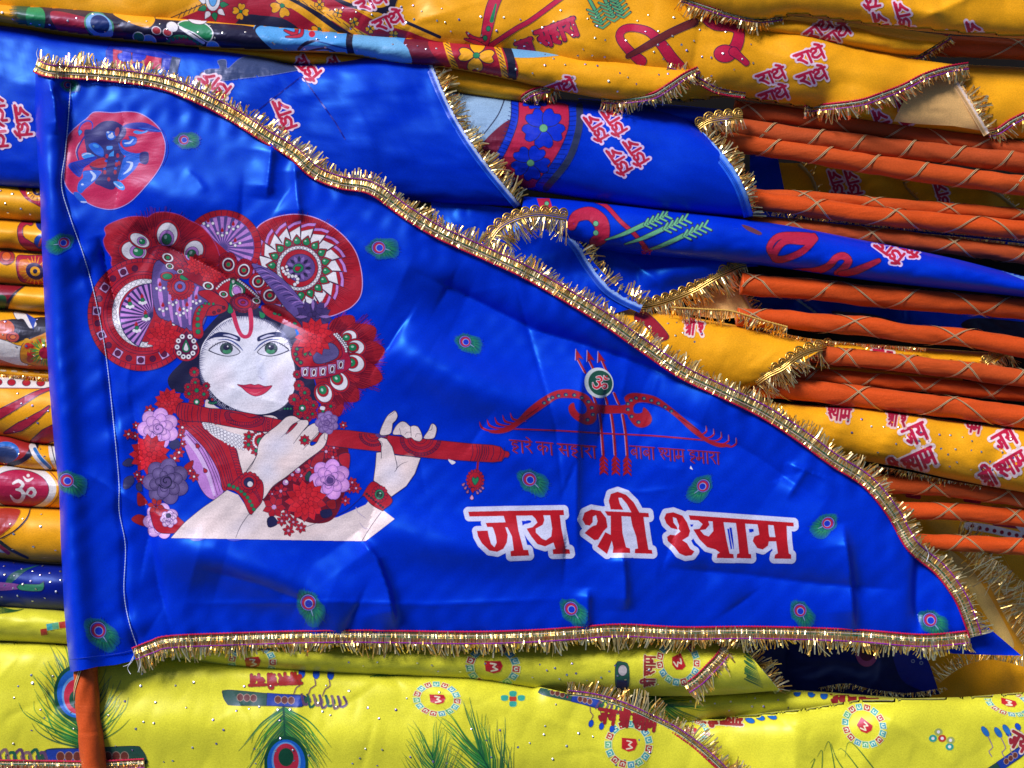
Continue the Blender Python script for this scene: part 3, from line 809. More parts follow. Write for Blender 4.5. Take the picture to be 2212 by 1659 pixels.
def tile_ring(art, x, y, r, rot=0.0, squash=1.0, n=15):
    """Ring of little coloured tiles around a red one, as printed on the lime flags."""
    art.fr = (0, 0, 1); pal = [(0.42, 0.03, 0.02), (0.05, 0.34, 0.36), (0.10, 0.38, 0.20), (0.06, 0.30, 0.42)]
    cr_, sr = math.cos(rot), math.sin(rot)
    def sq(px, py, s, a, col, mk_=WHITE):
        ca, sa = math.cos(a), math.sin(a)
        f = lambda u, v: (x + (px + u*ca - v*sa)*cr_ - (py + u*sa + v*ca)*squash*sr, y + (px + u*ca - v*sa)*sr + (py + u*sa + v*ca)*squash*cr_)
        art.poly([f(-s*1.2, -s*1.2), (f(s*1.2, -s*1.2)), f(s*1.2, s*1.2), f(-s*1.2, s*1.2)], (0.62, 0.66, 0.42))
        art.poly([f(-s, -s), f(s, -s), f(s, s), f(-s, s)], col)
        art.stroke([f(s*.45, -s*.4), f(-s*.2, -s*.5), f(-s*.45, 0), f(-s*.1, s*.5), f(s*.45, s*.35)], s*0.28, (0.62, 0.72, 0.6))
    for i in range(n):
        a = 2*math.pi*i/n; sq(math.cos(a)*r, math.sin(a)*r, r*0.155, a, pal[(0, 1, 2, 3, 1)[i % 5] if i % 4 else 0])
    f = lambda u, v: (x + u*r*cr_ - v*squash*r*sr, y + u*r*sr + v*squash*r*cr_)
    art.poly([f(-.40, -.26), f(.30, -.34), f(.42, -.1), f(.34, .22), f(.06, .36), f(-.30, .26)], (0.45, 0.015, 0.02))
    art.stroke([f(-.12, -.16), f(.12, -.14), (f(.0, .02)), f(.2, .12), f(-.06, .24)], r*0.06, (0.7, 0.65, 0.5))

def plume(art, x, y, L, rot, n=24, col=(0.015, 0.13, 0.03), eye=True, spread=1.15, seed=0, squash=1.0, ex=0.55):
    """Large peacock feather printed on the lime flags: quill, curved barbs and a blue, red and green eye."""
    R = random.Random(seed); art.fr = (0, 0, 1); c, e = math.cos(rot), math.sin(rot)
    at = lambda u, v: (x + (u*c - v*e)*L, y + (u*e + v*c)*L*squash)
    art.poly([at(-.02, -.02), at(.25, -.22*spread), at(.6, -.22*spread), at(.9, -.06), at(.9, .06), at(.6, .22*spread), at(.25, .22*spread), at(-.02, .02)], (0.16, 0.30, 0.03, 0.5), True)
    for sd in (-1, 1):
        for i in range(int(n*1.5)):
            f = (i + R.uniform(-.4, .4))/(n*1.5); f = min(max(f, 0), 1); a = (spread*(1 - 0.75*f) + R.gauss(0, .06))*sd; d = 0.95 - 0.25*f + R.gauss(0, .11)
            b = (0.05 + 0.75*f, 0); wv = R.gauss(0, .05)
            p1 = at(*b); p2 = at(b[0] + d*0.35*math.cos(a), d*0.26*math.sin(a)*1.3); p25 = at(b[0] + d*0.68*math.cos(a*.95), d*(0.48+wv)*math.sin(a)*1.1); p3 = at(b[0] + d*math.cos(a*0.9) * 0.92, d*(0.60+wv)*math.sin(a) + (0.05+R.gauss(0, .03))*sd)
            c0 = tuple(q*R.uniform(.6, 1.5) for q in col); w = R.uniform(.6, 1.25)
            art.stroke([p1, p2, p25, p3], [L*0.022*w, L*0.018*w, L*0.013*w, L*0.003], c0, True, False, (c0[0]*3+0.04, c0[1]*1.8, c0[2]*1.5))
            if i % 3 == 0: art.stroke([p1, p2, p25, p3], [L*0.008, L*0.007, L*0.005, L*0.002], DGREEN)
    art.stroke([at(-.05, 0), at(.8, 0)], [L*.03, L*.015], DGREEN)
    if eye:
        o = ex
        art.ell(*at(o, 0), L*.36, L*.29*squash, rot, DGREEN, n=18)
        art.ell(*at(o, 0), L*.31, L*.25*squash, rot, (0.01, 0.10, 0.50), n=18)
        art.ell(*at(o-.03, 0), L*.25, L*.19*squash, rot, (0.10, 0.28, 0.62), n=18)
        art.ell(*at(o-.04, 0), L*.22, L*.165*squash, rot, (0.42, 0.02, 0.05), n=18)
        art.ell(*at(o-.08, 0), L*.12, L*.10*squash, rot, DGREEN, n=14)

def flute_print(art, x, y, L, rot, flip=1):
    """Ornate flute with scroll work and three blue pendants, as printed on the lime flags."""
    art.fr = (0, 0, 1); c, e = math.cos(rot), math.sin(rot)
    at = lambda u, v: (x + (u*c - v*flip*e)*L, y + (u*e + v*flip*c)*L)
    art.poly([at(-.5, -.055), at(-.44, -.075), at(-.1, -.06), at(.18, -.05), at(.2, .05), at(-.1, .05), at(-.5, .06), at(-.54, .02)], (0.02, 0.07, 0.05), True, INK, 1.2)
    art.poly([at(-.14, -.06), at(.18, -.05), at(.2, .05), at(-.14, .055)], (0.012, 0.04, 0.30), False, INK, 1.0)
    for u in (-.38, -.32, -.26, -.04, .02, .08): art.ell(*at(u, 0), L*.03, L*.035, 0, BROWN, (0.35, 0.25, 0.2), 1.0, 8)
    for k in range(7):
        u = .2 + k*.055; art.stroke([at(u-.03, .06), at(u, -.03 - .02*(k % 2)), at(u+.05, .0), at(u+.02, .06)], L*.022, ((0.10, 0.05, 0.12), (0.015, 0.10, 0.06), (0.2, 0.12, 0.13))[k % 3])
    for k in range(3):
        u = .22 + k*.13; art.stroke([at(u-.12, .06), at(u-.1, .12), at(u-.06, .15), at(u-.07, .2)], L*.012, (0.16, 0.08, 0.08))
        art.ell(*at(u-.06, .25), L*.030, L*.045, rot, (0.008, 0.06, 0.48), INK, 1.0, 10)
# ------------------------------------------------------------ the open blue flag on top
fx = 150; flag = thing("pennant_flag", "big royal blue triangular satin flag with a printed flute player, spread open over the pile", "flag", P(185, 1400, 0.03))
TRIM_D = [(78,140),(110,152),(217,159),(333,174),(417,203),(500,245),(575,293),(633,328),(680,370),(737,393),(804,406),(882,460),(954,503),(1062,552),(1150,594),(1295,680),(1385,742),(1475,803),(1567,847),(1650,888),(1728,938),(1803,993),(1875,1040),(1930,1106),(1972,1178),(2032,1230),(2075,1288),(2100,1348),(2108,1374)]
TRIM_B = [(290,1414),(330,1398),(367,1388),(500,1382),(737,1376),(1000,1379),(1137,1376),(1237,1370),(1340,1363),(1475,1369),(1640,1368),(1841,1374),(1991,1385),(2095,1377)]
LEFT = [(76,150),(74,230),(80,330),(86,400),(91,550),(98,700),(106,830),(117,960),(128,1060),(131,1160),(138,1310),(146,1400),(152,1452)]
POLE_C = [(185,1452),(168,1310),(150,1050),(130,750),(114,450),(104,160)]
STITCH = [(153,180),(148,250),(141,330),(133,400),(152,470),(181,553),(205,640),(228,760),(247,930),(257,1040),(258,1106),(271,1180),(268,1275),(278,1340),(296,1396)]
main_out = LEFT + [(180,1447),(210,1440),(250,1436),(284,1428)] + TRIM_B[1:] + list(reversed(TRIM_D))
MAIN_CR = crease_lines(77, 150, 200, 1700, 1300, 22, .5, .45)
def h_main(x, y):
    h = 0.060 + 0*x
    d, s, a = pdist(x, y, POLE_C); h = h + 0.011*np.exp(-(d/30)**2)
    d, s, a = pdist(x, y, LEFT); h = h - 0.022*(1-np.sqrt(np.clip(1-(1-np.clip(d/22, 0, 1))**2, 0, 1)))
    # puckers along the sleeve seam
    d, s, a = pdist(x, y, STITCH); h = h - 0.0030*np.exp(-(d/9)**2) + 0.0075*np.exp(-d/28)*wob(x*0.25, y, 5, 52)*(0.35+0.65*np.clip(wob(x*.1, y, 6, 400)+.4, 0, 1.3))
    # broad swells and small crumples, drawn out along the pull of the cloth
    u = (x*0.82 + y*0.57)*0.38; v = -x*0.57 + y*0.82
    h = h + 0.0085*wob(u, v, 11, 380, 5) + 0.0026*wob(u, v*.9+u*.4, 12, 170, 9)*(0.4+0.6*np.clip(wob(x, y, 15, 500)+.3, 0, 1.4)) + 0.0004*wob(x, y, 14, 46)
    # drag folds: a gentle slope that meets the light and a steep one that turns away from it
    h = h - fold(x, y, [(290,480),(345,525),(420,558),(480,590),(540,645),(620,690),(700,730)], 0.0210, 24, 75)
    h = h - fold(x, y, [(880,580),(1010,640),(1100,685),(1155,712),(1250,740),(1400,792),(1540,850)], 0.0269, 36, 110)
    h = h + ridge(x, y, [(850,735),(920,780),(1010,825),(1130,867),(1300,895)], 0.0300, 60)
    h = h + ridge(x, y, [(620,420),(720,490),(860,575),(960,630)], 0.0130, 46)
    h = h + ridge(x, y, [(320,1175),(460,1205),(620,1262),(760,1330)], 0.0260, 52)
    h = h + ridge(x, y, [(800,1130),(920,1165),(1060,1185),(1220,1195)], 0.0179, 50)
    h = h + ridge(x, y, [(1040,930),(1120,985),(1230,1030)], 0.0097, 40)
    h = h - fold(x, y, [(1300,840),(1480,900),(1640,990),(1780,1090)], 0.0163, 40, 110)
    h = h - fold(x, y, [(1420,1225),(1600,1240),(1760,1260),(1960,1275)], 0.0146, 34, 70)
    h = h - fold(x, y, [(420,1225),(560,1262),(700,1318)], 0.0163, 40, 60)
    h = h + ridge(x, y, [(1450,1180),(1540,1215),(1600,1300)], 0.0114, 44)
    h = h + ridge(x, y, [(260,400),(380,430),(520,440)], 0.0081, 44)
    h = h + fold(x, y, [(770,1150),(815,1210),(838,1275),(857,1366)], 0.0171, 12, 66)
    h = h + fold(x, y, [(1268,740),(1255,850),(1248,960),(1246,1106),(1248,1225)], 0.0081, 11, 52)
    h = h + fold(x, y, [(1272,1270),(1268,1366)], 0.0077, 8, 26)
    h = h + fold(x, y, [(1345,1185),(1352,1260),(1352,1320)], 0.0101, 9, 34)
    h = h + fold(x, y, [(1822,1130),(1834,1215),(1840,1290),(1845,1368)], 0.0154, 9, 50)
    h = h - fold(x, y, [(1985,1170),(1978,1260),(1978,1310),(1986,1368)], 0.0139, 60, 14)
    h = h + fold(x, y, [(1695,1000),(1740,1015),(1700,1080)], 0.0065, 10, 24)
    h = h - fold(x, y, [(214,510),(228,570),(262,700)], 0.0139, 11, 20)
    h = h - fold(x, y, [(285,850),(300,960),(318,1106),(342,1260),(372,1368)], 0.0090, 9, 40)
    h = h + fold(x, y, [(150,1000),(330,1108),(420,1150)], 0.0049, 14, 26)
    h = h - fold(x, y, [(1100,560),(1137,700),(1200,920),(1220,1110)], 0.0022, 5, 6)
    h = h + fold(x, y, [(380,1304),(737,1300),(930,1306),(1250,1292)], 0.0026, 7, 9)
    h = h + fold(x, y, [(590,300),(584,360),(576,430)], 0.0105, 14, 34) + fold(x, y, [(636,340),(640,400),(650,480)], 0.0090, 12, 28)
    h = h + fold(x, y, [(105,170),(118,215),(125,290)], 0.0097, 8, 16)
    h = h + creases(x, y, MAIN_CR)
    d, s, a = pdist(x, y, TRIM_B); h = h - 0.020*np.exp(-d/130)
    d, s, a = pdist(x, y, TRIM_D); h = h + 0.0030*np.exp(-d/45)*wob(x, y*0.3, 21, 55)
    d, s, a = pdist(x, y, TRIM_B); h = h + 0.0024*np.exp(-d/40)*wob(x, y*0.3, 22, 60)
    return h
_, MAIN = sheet("cloth", main_out, h_main, M_BLUE, flag, st=4.6)
q = cr(STITCH, 3.0)
thread("seam_stitching", q, hs_on(MAIN, q, 0.0003), 0, 0.9, (0.45, 0.55, 0.85), flag, 0.4)
hem = [(150,1425),(205,1418),(255,1412),(288,1404)]; q = cr(hem, 3); thread("seam_stitching", q, hs_on(MAIN, q, 0.0002), 0, 0.7, (0.01, 0.04, 0.45), flag, 0.3)
ribbon_trim(TRIM_D, MAIN, flag, 31, 24, -1, 1, droop=0.004)
ribbon_trim(TRIM_B, MAIN, flag, 30, 27, 1, 2, droop=0.005)
po, pts, rr = tube("pole", [(184,1400),(186,1470),(192,1550),(203,1660),(215,1800)], [0.026, 0.034, 0.040, 0.038, 0.034], 24, M_ORG, flag, 22, 3, 0.07)
helix("gold_ribbon", pts, rr, 300, 11, 2.2, -1, M_RIB, po)

for k, l in enumerate(([(292,1400),(287,1425),(276,1442),(282,1456)],[(300,1412),(303,1436),(298,1452)],[(288,1418),(279,1434),(266,1440)],[(1998,1178),(2006,1196),(2001,1214)],[(84,132),(79,116),(83,104)])):
    q = cr(l, 3); thread("loose_thread", q, [0.050+.002*math.sin(i*.6) for i in range(len(q))], 0, .7, (0.6,0.62,0.75), flag)

# ---- the printed flute player
A = Art(MAIN, cell=0.75)
fA = lambda: A.frame(300, 760, 800); fB = lambda: A.frame(860, 760, 640); fC = lambda: A.frame(640, 1140, 800); fD = lambda: A.frame(460, 1440, 800); fE = lambda: A.frame(1140, 1440, 800)
R0 = random.Random(4)
# hair behind the face
fC(); A.poly([(10,710),(150,560),(330,300),(560,60),(760,-20),(960,60),(1200,160),(1300,300),(1330,620),(1480,760),(1500,1100),(1300,1260),(1000,1230),(760,1180),(480,1060),(250,950),(30,900),(-30,800)], (0.012,0.012,0.05), True)
# right hand fan of feathers behind the ear
for tx, ty in ((1880,130),(2110,250),(2205,470),(2185,760),(1945,985),(1750,1150)):
    a = math.atan2(ty-640, tx-1480); d = math.hypot(tx-1480, ty-640)
    pt = lambda r, b: (1480+math.cos(a+b)*d*r, 640+math.sin(a+b)*d*r)
    A.poly([pt(0,0),pt(.5,-.30),pt(.74,-.29),pt(.86,-.20),pt(1,-.04),pt(1.0,.06),pt(.86,.20),pt(.74,.29),pt(.5,.30)], (0.34,0.011,0.022), True, DRED, 1.2)
    A.hatch(1480, 640, d*.66, d*.98, a-.24, a+.24, 26, DRED, 9, 0.07, R0); A.hatch(1480, 640, d*.86, d*.985, a-.15, a+.15, 26, (0.34,0.011,0.022), 6, 0.02, R0)
for x, y, r, a in ((1850,340,70,-.3),(1920,450,78,0),(1905,615,92,.25),(1745,800,90,.9),(1590,925,86,1.2)): A.eye(x, y, r, a, 1.3, mid=RED)
# round jewelled fan (right of the crown)
fB(); cx, cy = 905, 850
A.poly([(340,350),(420,270),(560,200),(760,155),(950,155),(1150,210),(1350,320),(1520,470),(1640,640),(1705,850),(1725,1050),(1700,1210),(1620,1320),(1500,1400),(1250,1480),(950,1400),(700,1380),(420,1250),(230,900),(185,700),(230,500)], RED, True, (0.55,0.35,0.75), 1.6)
A.hatch(cx, cy, 560, 700, -3.4, 1.3, 150, DRED, 9, 0.08, R0)
A.ell(cx, cy, 575, 590, 0, (0.36,0.012,0.03), n=30)
for i in range(20):
    a = -math.pi*1.10 + i*2*math.pi/19.5; d = 2*math.pi/19.5
    p = lambda r, b: (cx + math.cos(b)*r, cy + math.sin(b)*r)
    A.poly([p(330,a), p(560,a), p(600,a+d*.5), p(625,a+d*.98), p(330,a+d)], LILAC, False, INK, 1.0)
    A.poly([p(330,a), p(520,a), p(560,a+d*.5), p(580,a+d*.95), p(330,a+d)], RED, False, INK, 0.8)
    A.poly([p(330,a), p(480,a+d*.05), p(545,a+d*.92), p(330,a+d)], WHITE, False, INK, 0.8)
A.ell(cx, cy, 385, 390, 0, WHITE)
for i in range(18):
    a = i*2*math.pi/18 + .1; x, y = cx+math.cos(a)*352, cy+math.sin(a)*355
    A.drop(x, y, 66, a, RED, INK, 1.3); A.drop(x, y, 46, a, GREEN, DGREEN, 1.25); A.ell(x-14, y-12, 14, 11, 0, (0.35,0.6,0.5), n=7)
A.ell(cx, cy, 305, 308, 0, RED, INK, 1.2, 28); A.ell(cx, cy, 292, 292, 0, (0.6,0.6,0.72), INK, 1.0, 28)
A.beads([(cx+math.cos(a)*268, cy+math.sin(a)*268) for a in np.linspace(0, 6.2, 26)], 19, 46)
A.ell(cx, cy, 245, 245, 0, RED, INK, 1.2, 26); A.ell(cx+15, cy-5, 192, 180, 0, VIOLET, INK, 1, 24)
for i in range(16):
    a = i*2*math.pi/16; A.petal(cx, cy, 75, 165, a, 20, (0.20,0.12,0.40) if i % 2 else INK, None)
A.ell(cx-12, cy, 70, 58, -.3, GREEN, DGREEN); A.drop(cx-22, cy+6, 34, -.4, RED, INK, 1.5)
A.beads([(690,850),(720,910),(800,950),(870,960),(890,1020),(850,1060)], 24, 40); A.beads([(740,830),(760,890),(770,960)], 20, 38)
# lilac fan in the middle
fA(); A.ell(1480, 450, 400, 375, 0, RED, INK, 1.2, 30)
A.fan(1480, 465, 330, -2.45, 0.75, 13, LILAC, (0.09,0.06,0.26))
for i in range(20):
    a = -2.6 + i*.165; A.stroke([(1480+math.cos(a)*335, 450+math.sin(a)*318), (1480+math.cos(a)*395, 450+math.sin(a)*370)], 5, INK, False)
for x, y in ((1330,180),(1590,215),(1475,280),(1610,385)):
    A.drop(x, y+8, 17, -1.57, RED, None, 2.0)
    for dx, dy in ((-45,36),(0,58),(48,34)): A.ell(x+dx, y+dy, 17, col=WHITE, ol=INK, olw=.8, n=8)
# crown of peacock feathers (upper left)
A.poly([(255,265),(330,210),(500,150),(640,142),(700,150),(780,105),(900,97),(1040,130),(1130,180),(1250,240),(1370,370),(1440,520),(1440,640),(1200,760),(1000,800),(800,960),(700,930),(520,860),(420,740),(330,650),(330,570),(270,480),(245,390),(270,330)], RED, True, (0.35,0.05,0.2), 1.5)
A.hatch(820, 560, 300, 480, -3.5, 0.1, 130, DRED, 8, 0.12, R0); A.hatch(760, 620, 260, 420, 1.9, 3.6, 60, DRED, 8, 0.12, R0)
A.eye(905, 330, 112, -1.45, 1.3); A.eye(560, 500, 104, -2.95, 1.45); A.eye(620, 390, 66, -2.65, 1.9); A.eye(1180, 500, 100, -1.0, 1.3); A.eye(735, 700, 92, 2.5, 1.25)
# big round fan on the left
A.ell(640, 1160, 560, 585, 0, (0.40,0.012,0.03), INK, 1.4, 36); A.ell(640, 1150, 515, 535, 0, RED, INK, 1.0, 34)
for i in range(46):
    a = 0.95 + i*.105; A.stroke([(640+math.cos(a)*520, 1155+math.sin(a)*540), (640+math.cos(a)*556, 1158+math.sin(a)*578)], 6, INK, False)
for i in range(14):
    a = 1.05 + i*.27; x, y = 640+math.cos(a)*465, 1155+math.sin(a)*478
    if i % 2 == 0:
        A.poly([(x+math.cos(a+k)*62, y+math.sin(a+k)*62) for k in (.8, 2.34, 3.94, 5.48)], (0.55,0.32,0.66), False, INK, 1.0)
    A.ell(x, y, 32, col=(0.10,0.01,0.05), ol=INK, n=10)
A.ell(660, 1145, 415, 430, 0, (0.38,0.012,0.03), INK, 1.2, 32); A.ell(665, 1145, 385, 400, 0, RED, INK, 1.0, 32)
A.hatch(670, 1145, 345, 392, 1.1, 5.2, 52, DRED, 8, 0.03, R0)
A.ell(672, 1145, 340, 355, 0, WHITE, INK, 1.0, 30)
A.beads([(672+math.cos(a)*312, 1145+math.sin(a)*326) for a in np.linspace(1.2, 5.0, 30)], 22, 52, WHITE, INK)
A.ell(690, 1145, 285, 300, 0, RED, INK, 1.2, 28)
A.fan(760, 1180, 350, 2.0, 4.75, 15, LILAC, (0.03,0.025,0.12))
for x, y in ((520,1040),(650,1000),(685,1170),(590,1290)):
    A.drop(x-6, y-25, 19, -1.6, RED, None, 1.9); A.ell(x, y+8, 21, col=GREEN, ol=DGREEN, n=9); flower_pts = [(-28,36),(0,44),(28,34)]
    for dx, dy in flower_pts: A.ell(x+dx, y+dy, 17, col=WHITE, n=7)
# striped turban
A.poly([(770,640),(880,600),(1150,700),(1300,880),(1330,1100),(1260,1300),(1150,1330),(940,1240),(800,1160),(745,900)], (0.11,0.07,0.28), True, INK, 1.2)
for x0, y0, x1, y1, w in ((820,800,870,1170,46),(930,900,960,1230,40),(1010,1000,1050,1280,38),(1150,860,1140,1260,42),(1060,960,1110,1200,26),(1220,880,1200,1020,34)):
    A.stroke([(x0,y0),((x0+x1)/2-8,(y0+y1)/2),(x1,y1)], [w*.7, w, w*.5], LILAC)
for x, y in ((830,850),(960,1000),(860,1065),(1035,1110),(1110,1060),(1205,985)):
    A.drop(x, y, 18, -1.57, RED, None, 2.0)
    for dx, dy in ((-34,40),(2,58),(40,36)): A.ell(x+dx, y+dy, 16, col=WHITE, ol=INK, olw=.7, n=8)
A.ell(1045, 870, 135, 130, 0.3, RED, INK, 1.2); 
for i in range(22): A.ell(1045+math.cos(i*.2856)*128, 870+math.sin(i*.2856)*124, 18, col=RED, ol=INK, olw=.7, n=7)
A.ell(1040, 870, 92, 90, 0, RED, INK); A.ell(1038, 870, 60, 58, 0, (0.16,0.12,0.4), INK); A.ell(1036, 870, 26, col=RED, ol=INK)
for x, y, r, a in ((905,765,50,.05),(1085,775,50,.15)): A.ell(x, y, r+22, 48, a, RED, INK); A.ell(x, y, r, 30, a, GREEN, DGREEN)
# dark red band across the turban with a brooch
A.poly([(700,500),(800,450),(940,455),(1050,530),(1140,650),(1400,720),(1580,850),(1860,960),(1850,1080),(1700,1140),(1560,1060),(1400,930),(1200,840),(1000,710),(880,640),(780,560)], (0.24,0.006,0.02), True, INK, 1.2)
for i in range(26):
    t = i/25; x = 780+t*420; y = 520+ t*190 + 30*math.sin(i); A.ell(x, y, 30, 24, 0.4, RED if i % 2 else (0.3,0.01,0.03), INK, .8, 9)
for i in range(14):
    t = i/13; x = 810+t*230; y = 500+ 20*t + 100*t*t; A.ell(x, y, 20, 16, 0, RED, INK, .8, 8)
A.small_eye(910, 570, 62, .4); A.small_eye(930, 660, 44, .3); A.small_eye(1040, 715, 34, 0)
A.dahlia(1215, 640, 118, (0.42,0.014,0.02), 15, DRED, .4); A.dahlia(1360, 745, 118, (0.42,0.014,0.02), 15, DRED, .1)
A.small_eye(1330, 865, 60, .3)
# feather crest round the brooch
for x, y, r, a in ((1540,640,100,-1.75),(1700,700,95,-1.2),(1850,815,96,-.75),(1970,960,100,-.25)):
    ex, ey = x+math.cos(a)*r*1.2, y+math.sin(a)*r*1.2
    A.poly([(x+math.cos(a+k)*r*1.25, y+math.sin(a+k)*r*1.25) if abs(k)<.9 else (x+math.cos(a+k)*r*1.0, y+math.sin(a+k)*r) for k in (-2.6,-1.9,-1.2,-.6,-.2,.2,.6,1.2,1.9,2.6)], RED, True, INK, 1.0)
    A.hatch(x, y, r*.85, r*1.3, a-1.2, a+1.2, 24, DRED, 7, .08, R0)
    A.ell(x, y, r*.72, r*.66, a, WHITE, INK); A.ell(x, y, r*.52, r*.48, a, DRED, INK); A.ell(x, y, r*.36, r*.36, a, RED, INK, .8); A.ell(x, y, r*.22, col=GREEN, n=8)
A.poly([(1400,910),(1420,850),(1560,780),(1640,790),(1760,870),(1860,985),(1850,1060),(1740,1140),(1640,1130),(1540,1040)], RED, True, INK, 1.3)
A.beads([(1420,890),(1480,830),(1550,795)], 13, 24); A.beads([(1640,800),(1740,880),(1850,980)], 13, 24)
A.drop(1625, 905, 92, -2.0, GREEN, INK, 1.5); A.drop(1628, 910, 66, -2.0, WHITE, DGREEN, 1.3); A.ell(1628, 912, 44, 52, -.4, LILAC, INK); A.ell(1590, 818, 30, 34, 0, GREEN, INK); A.ell(1590, 818, 14, 17, 0, WHITE)
A.ell(1690, 1035, 125, 92, .25, (0.22,0.01,0.05), INK); A.ell(1690, 1035, 92, 64, .25, RED, INK); A.ell(1690, 1035, 56, 38, .25, (0.25,0.03,0.2), INK); A.ell(1690,1035,24,16,0,RED,INK)
for i in range(20): A.ell(1690+math.cos(i*.314)*128, 1040+math.sin(i*.314)*92, 15, col=DRED, ol=INK, olw=.7, n=6)
A.small_eye(1488, 950, 48, .2); A.small_eye(1830, 1015, 46, .3)
# violet hair strands and small violet flowers right of the band
A.poly([(1780,640),(1960,690),(2110,800),(2260,960),(2400,1180),(2480,1300),(2300,1260),(2120,1080),(1990,900)], (0.13,0.08,0.33), True, INK, 1.0)
for i in range(18):
    t = i/17; x, y = 1800+t*520, 690+t*470; A.stroke([(x,y),(x+80,y-30+20*R0.random()),(x+170,y+40)], [8,12,3], (0.30,0.16,0.52) if i % 2 else (0.03,0.02,0.12))
fC()
A.dahlia(1480, 150, 200, (0.05,0.03,0.14), 16, INK, .2)
for i in range(12): A.petal(1480, 130, 60, 190, i*.52, 16, (0.25,0.14,0.45) if i % 3 == 0 else (0.05,0.03,0.15), None)
# red paisley along the right of the turban edge
A.poly([(940,20),(1060,0),(1180,50),(1260,110),(1360,230),(1300,260),(1120,190),(980,110)], (0.34,0.01,0.02), True, INK, 1.2)
for x, y in ((1080,100),(1130,110),(1290,200)): A.ell(x, y, 22, 14, .3, GREEN, INK, 1)
# face
A.poly([(390,330),(480,230),(600,150),(760,130),(930,160),(1090,250),(1210,370),(1265,560),(1290,700),(1290,850),(1250,960),(1180,1050),(1080,1110),(950,1142),(800,1128),(640,1075),(500,990),(400,880),(330,750),(300,620),(320,450)], (0.72,0.70,0.86), True)
for i in range(120):     # soft pencil hairline
    a = 1.70 + i*.036; x, y = 800+math.cos(a)*500, 640+math.sin(a)*512; k = R0.uniform(20, 75); A.stroke([(x,y),(x-math.cos(a)*k, y-math.sin(a)*k)], [13,2], (0.04,0.045,0.16), False, False, (0.50,0.49,0.68))
A.soft(800, 620, 420, 430, 0, (0.66,0.70,0.92), .5); A.soft(520, 760, 170, 180, 0, (0.74,0.62,0.74), .5); A.soft(1120, 760, 150, 180, 0, (0.72,0.62,0.78), .5); A.soft(870, 1050, 200, 90, 0, (0.74,0.66,0.78), .5); A.soft(940, 700, 60, 200, -.2, (0.52,0.56,0.86), .45); A.soft(1200, 860, 80, 260, .3, (0.50,0.48,0.72), .5); A.soft(800, 240, 330, 90, 0, (0.56,0.60,0.84), .4)
A.stroke([(640,70),(690,240),(740,330),(800,335),(830,280),(835,180),(825,60)], [42,46,40,38,42,48,40], (0.55,0.03,0.10))
for sx, ex0, flip in ((0, 560, 1), (0, 1060, -1)):
    f = lambda x, y: (ex0 + (x-560)*flip, y)
    A.poly([f(370,378),f(470,300),f(560,292),f(670,320),f(722,350),f(718,388),f(690,384),f(640,365),f(560,346),f(460,348)], (0.020,0.026,0.11), True)
    A.poly([f(540,322),f(610,318),f(690,352),f(680,366),f(610,340)], (0.55,0.55,0.8), True)
    A.stroke([f(490,372),f(600,372),f(690,420),f(750,484)], [5,14,16,5], (0.05,0.08,0.30))
    A.poly([f(395,478),f(470,420),f(560,392),f(650,430),f(720,500),f(650,535),f(570,540),f(490,520)], (0.64,0.64,0.82), True, INK, 1.6)
    A.ell(*f(578,462), 66, 58, 0, (0.035,0.07,0.07), INK, 1.0); A.ell(*f(585,492), 46, 24, 0, (0.05,0.24,0.13)); A.ell(*f(578,450), 34, 30, 0, INK, n=10); A.ell(*f(592,440), 8, col=WHITE, n=6)
    A.stroke([f(395,478),f(470,418),f(560,390),f(650,428),f(725,500)], [4,10,10,8,4], INK)
    A.stroke([f(395,480),f(480,520),f(560,540)], [10,9,4], INK)
    for i in range(9): A.stroke([f(430+i*26, 460-36*math.sin((i+1)*.3)), f(440+i*26, 425-36*math.sin((i+1)*.3))], 4, INK, False)
A.stroke([(910,745),(950,780),(975,770)], [4,6,3], (0.40,0.35,0.6))
A.poly([(692,835),(760,842),(830,830),(870,842),(910,832),(980,855),(1052,848),(990,915),(920,950),(860,952),(790,915),(740,868)], (0.55,0.03,0.08), True, (0.20,0.01,0.06), 1.4)
A.stroke([(720,845),(800,868),(870,872),(950,870),(1020,852)], [4,9,10,9,4], (0.22,0.01,0.06)); A.stroke([(820,915),(880,930),(940,905)], [4,14,4], (0.62,0.10,0.16))
# neck, chest and arm skin
fD(); A.poly([(870,160),(1000,250),(1300,330),(1560,330),(1640,420),(1660,520),(1440,760),(1280,940),(1230,980),(1160,700),(1050,560),(820,400),(850,300)], SKIN, True)
# ear rings on both sides
fC()
for x, y, r in ((245,705,52),(255,815,50),(270,895,70),(270,1010,80),(190,930,52),(345,935,56),(180,860,40),(370,850,40)): A.ell(x, y, r, col=(0.34,0.01,0.03), n=10); A.star(x, y, r*1.12, RED, 9, .2, GREEN); A.ell(x, y, r*.34, col=GREEN, ol=INK, n=8)
A.ell(270,1015,32,col=GREEN,ol=INK); A.ell(270,1015,15,col=WHITE)
A.ell(432,990,17,col=RED,ol=INK,n=8)
for i in range(5): A.drop(402+i*17, 1020+10*math.sin(i*.8), 13, -1.57, GREEN, INK, 1.3)
for x, y, r in ((1310,730,44),(1330,845,56),(1390,920,60),(1280,990,62),(1410,1000,56),(1365,1080,92),(1480,1050,52),(1470,1140,52),(1580,1110,58),(1560,1180,48),(1320,1140,50),(1660,1060,54),(1420,1180,44)): A.ell(x, y, r, col=(0.34,0.01,0.03), n=10); A.star(x, y, r*1.08, RED, 9, .4, GREEN if r < 54 else RED); A.ell(x, y, r*.3, col=GREEN, ol=INK, n=8)
A.ell(1365,1080,36,col=GREEN,ol=INK); A.ell(1365,1080,19,col=WHITE,ol=INK)
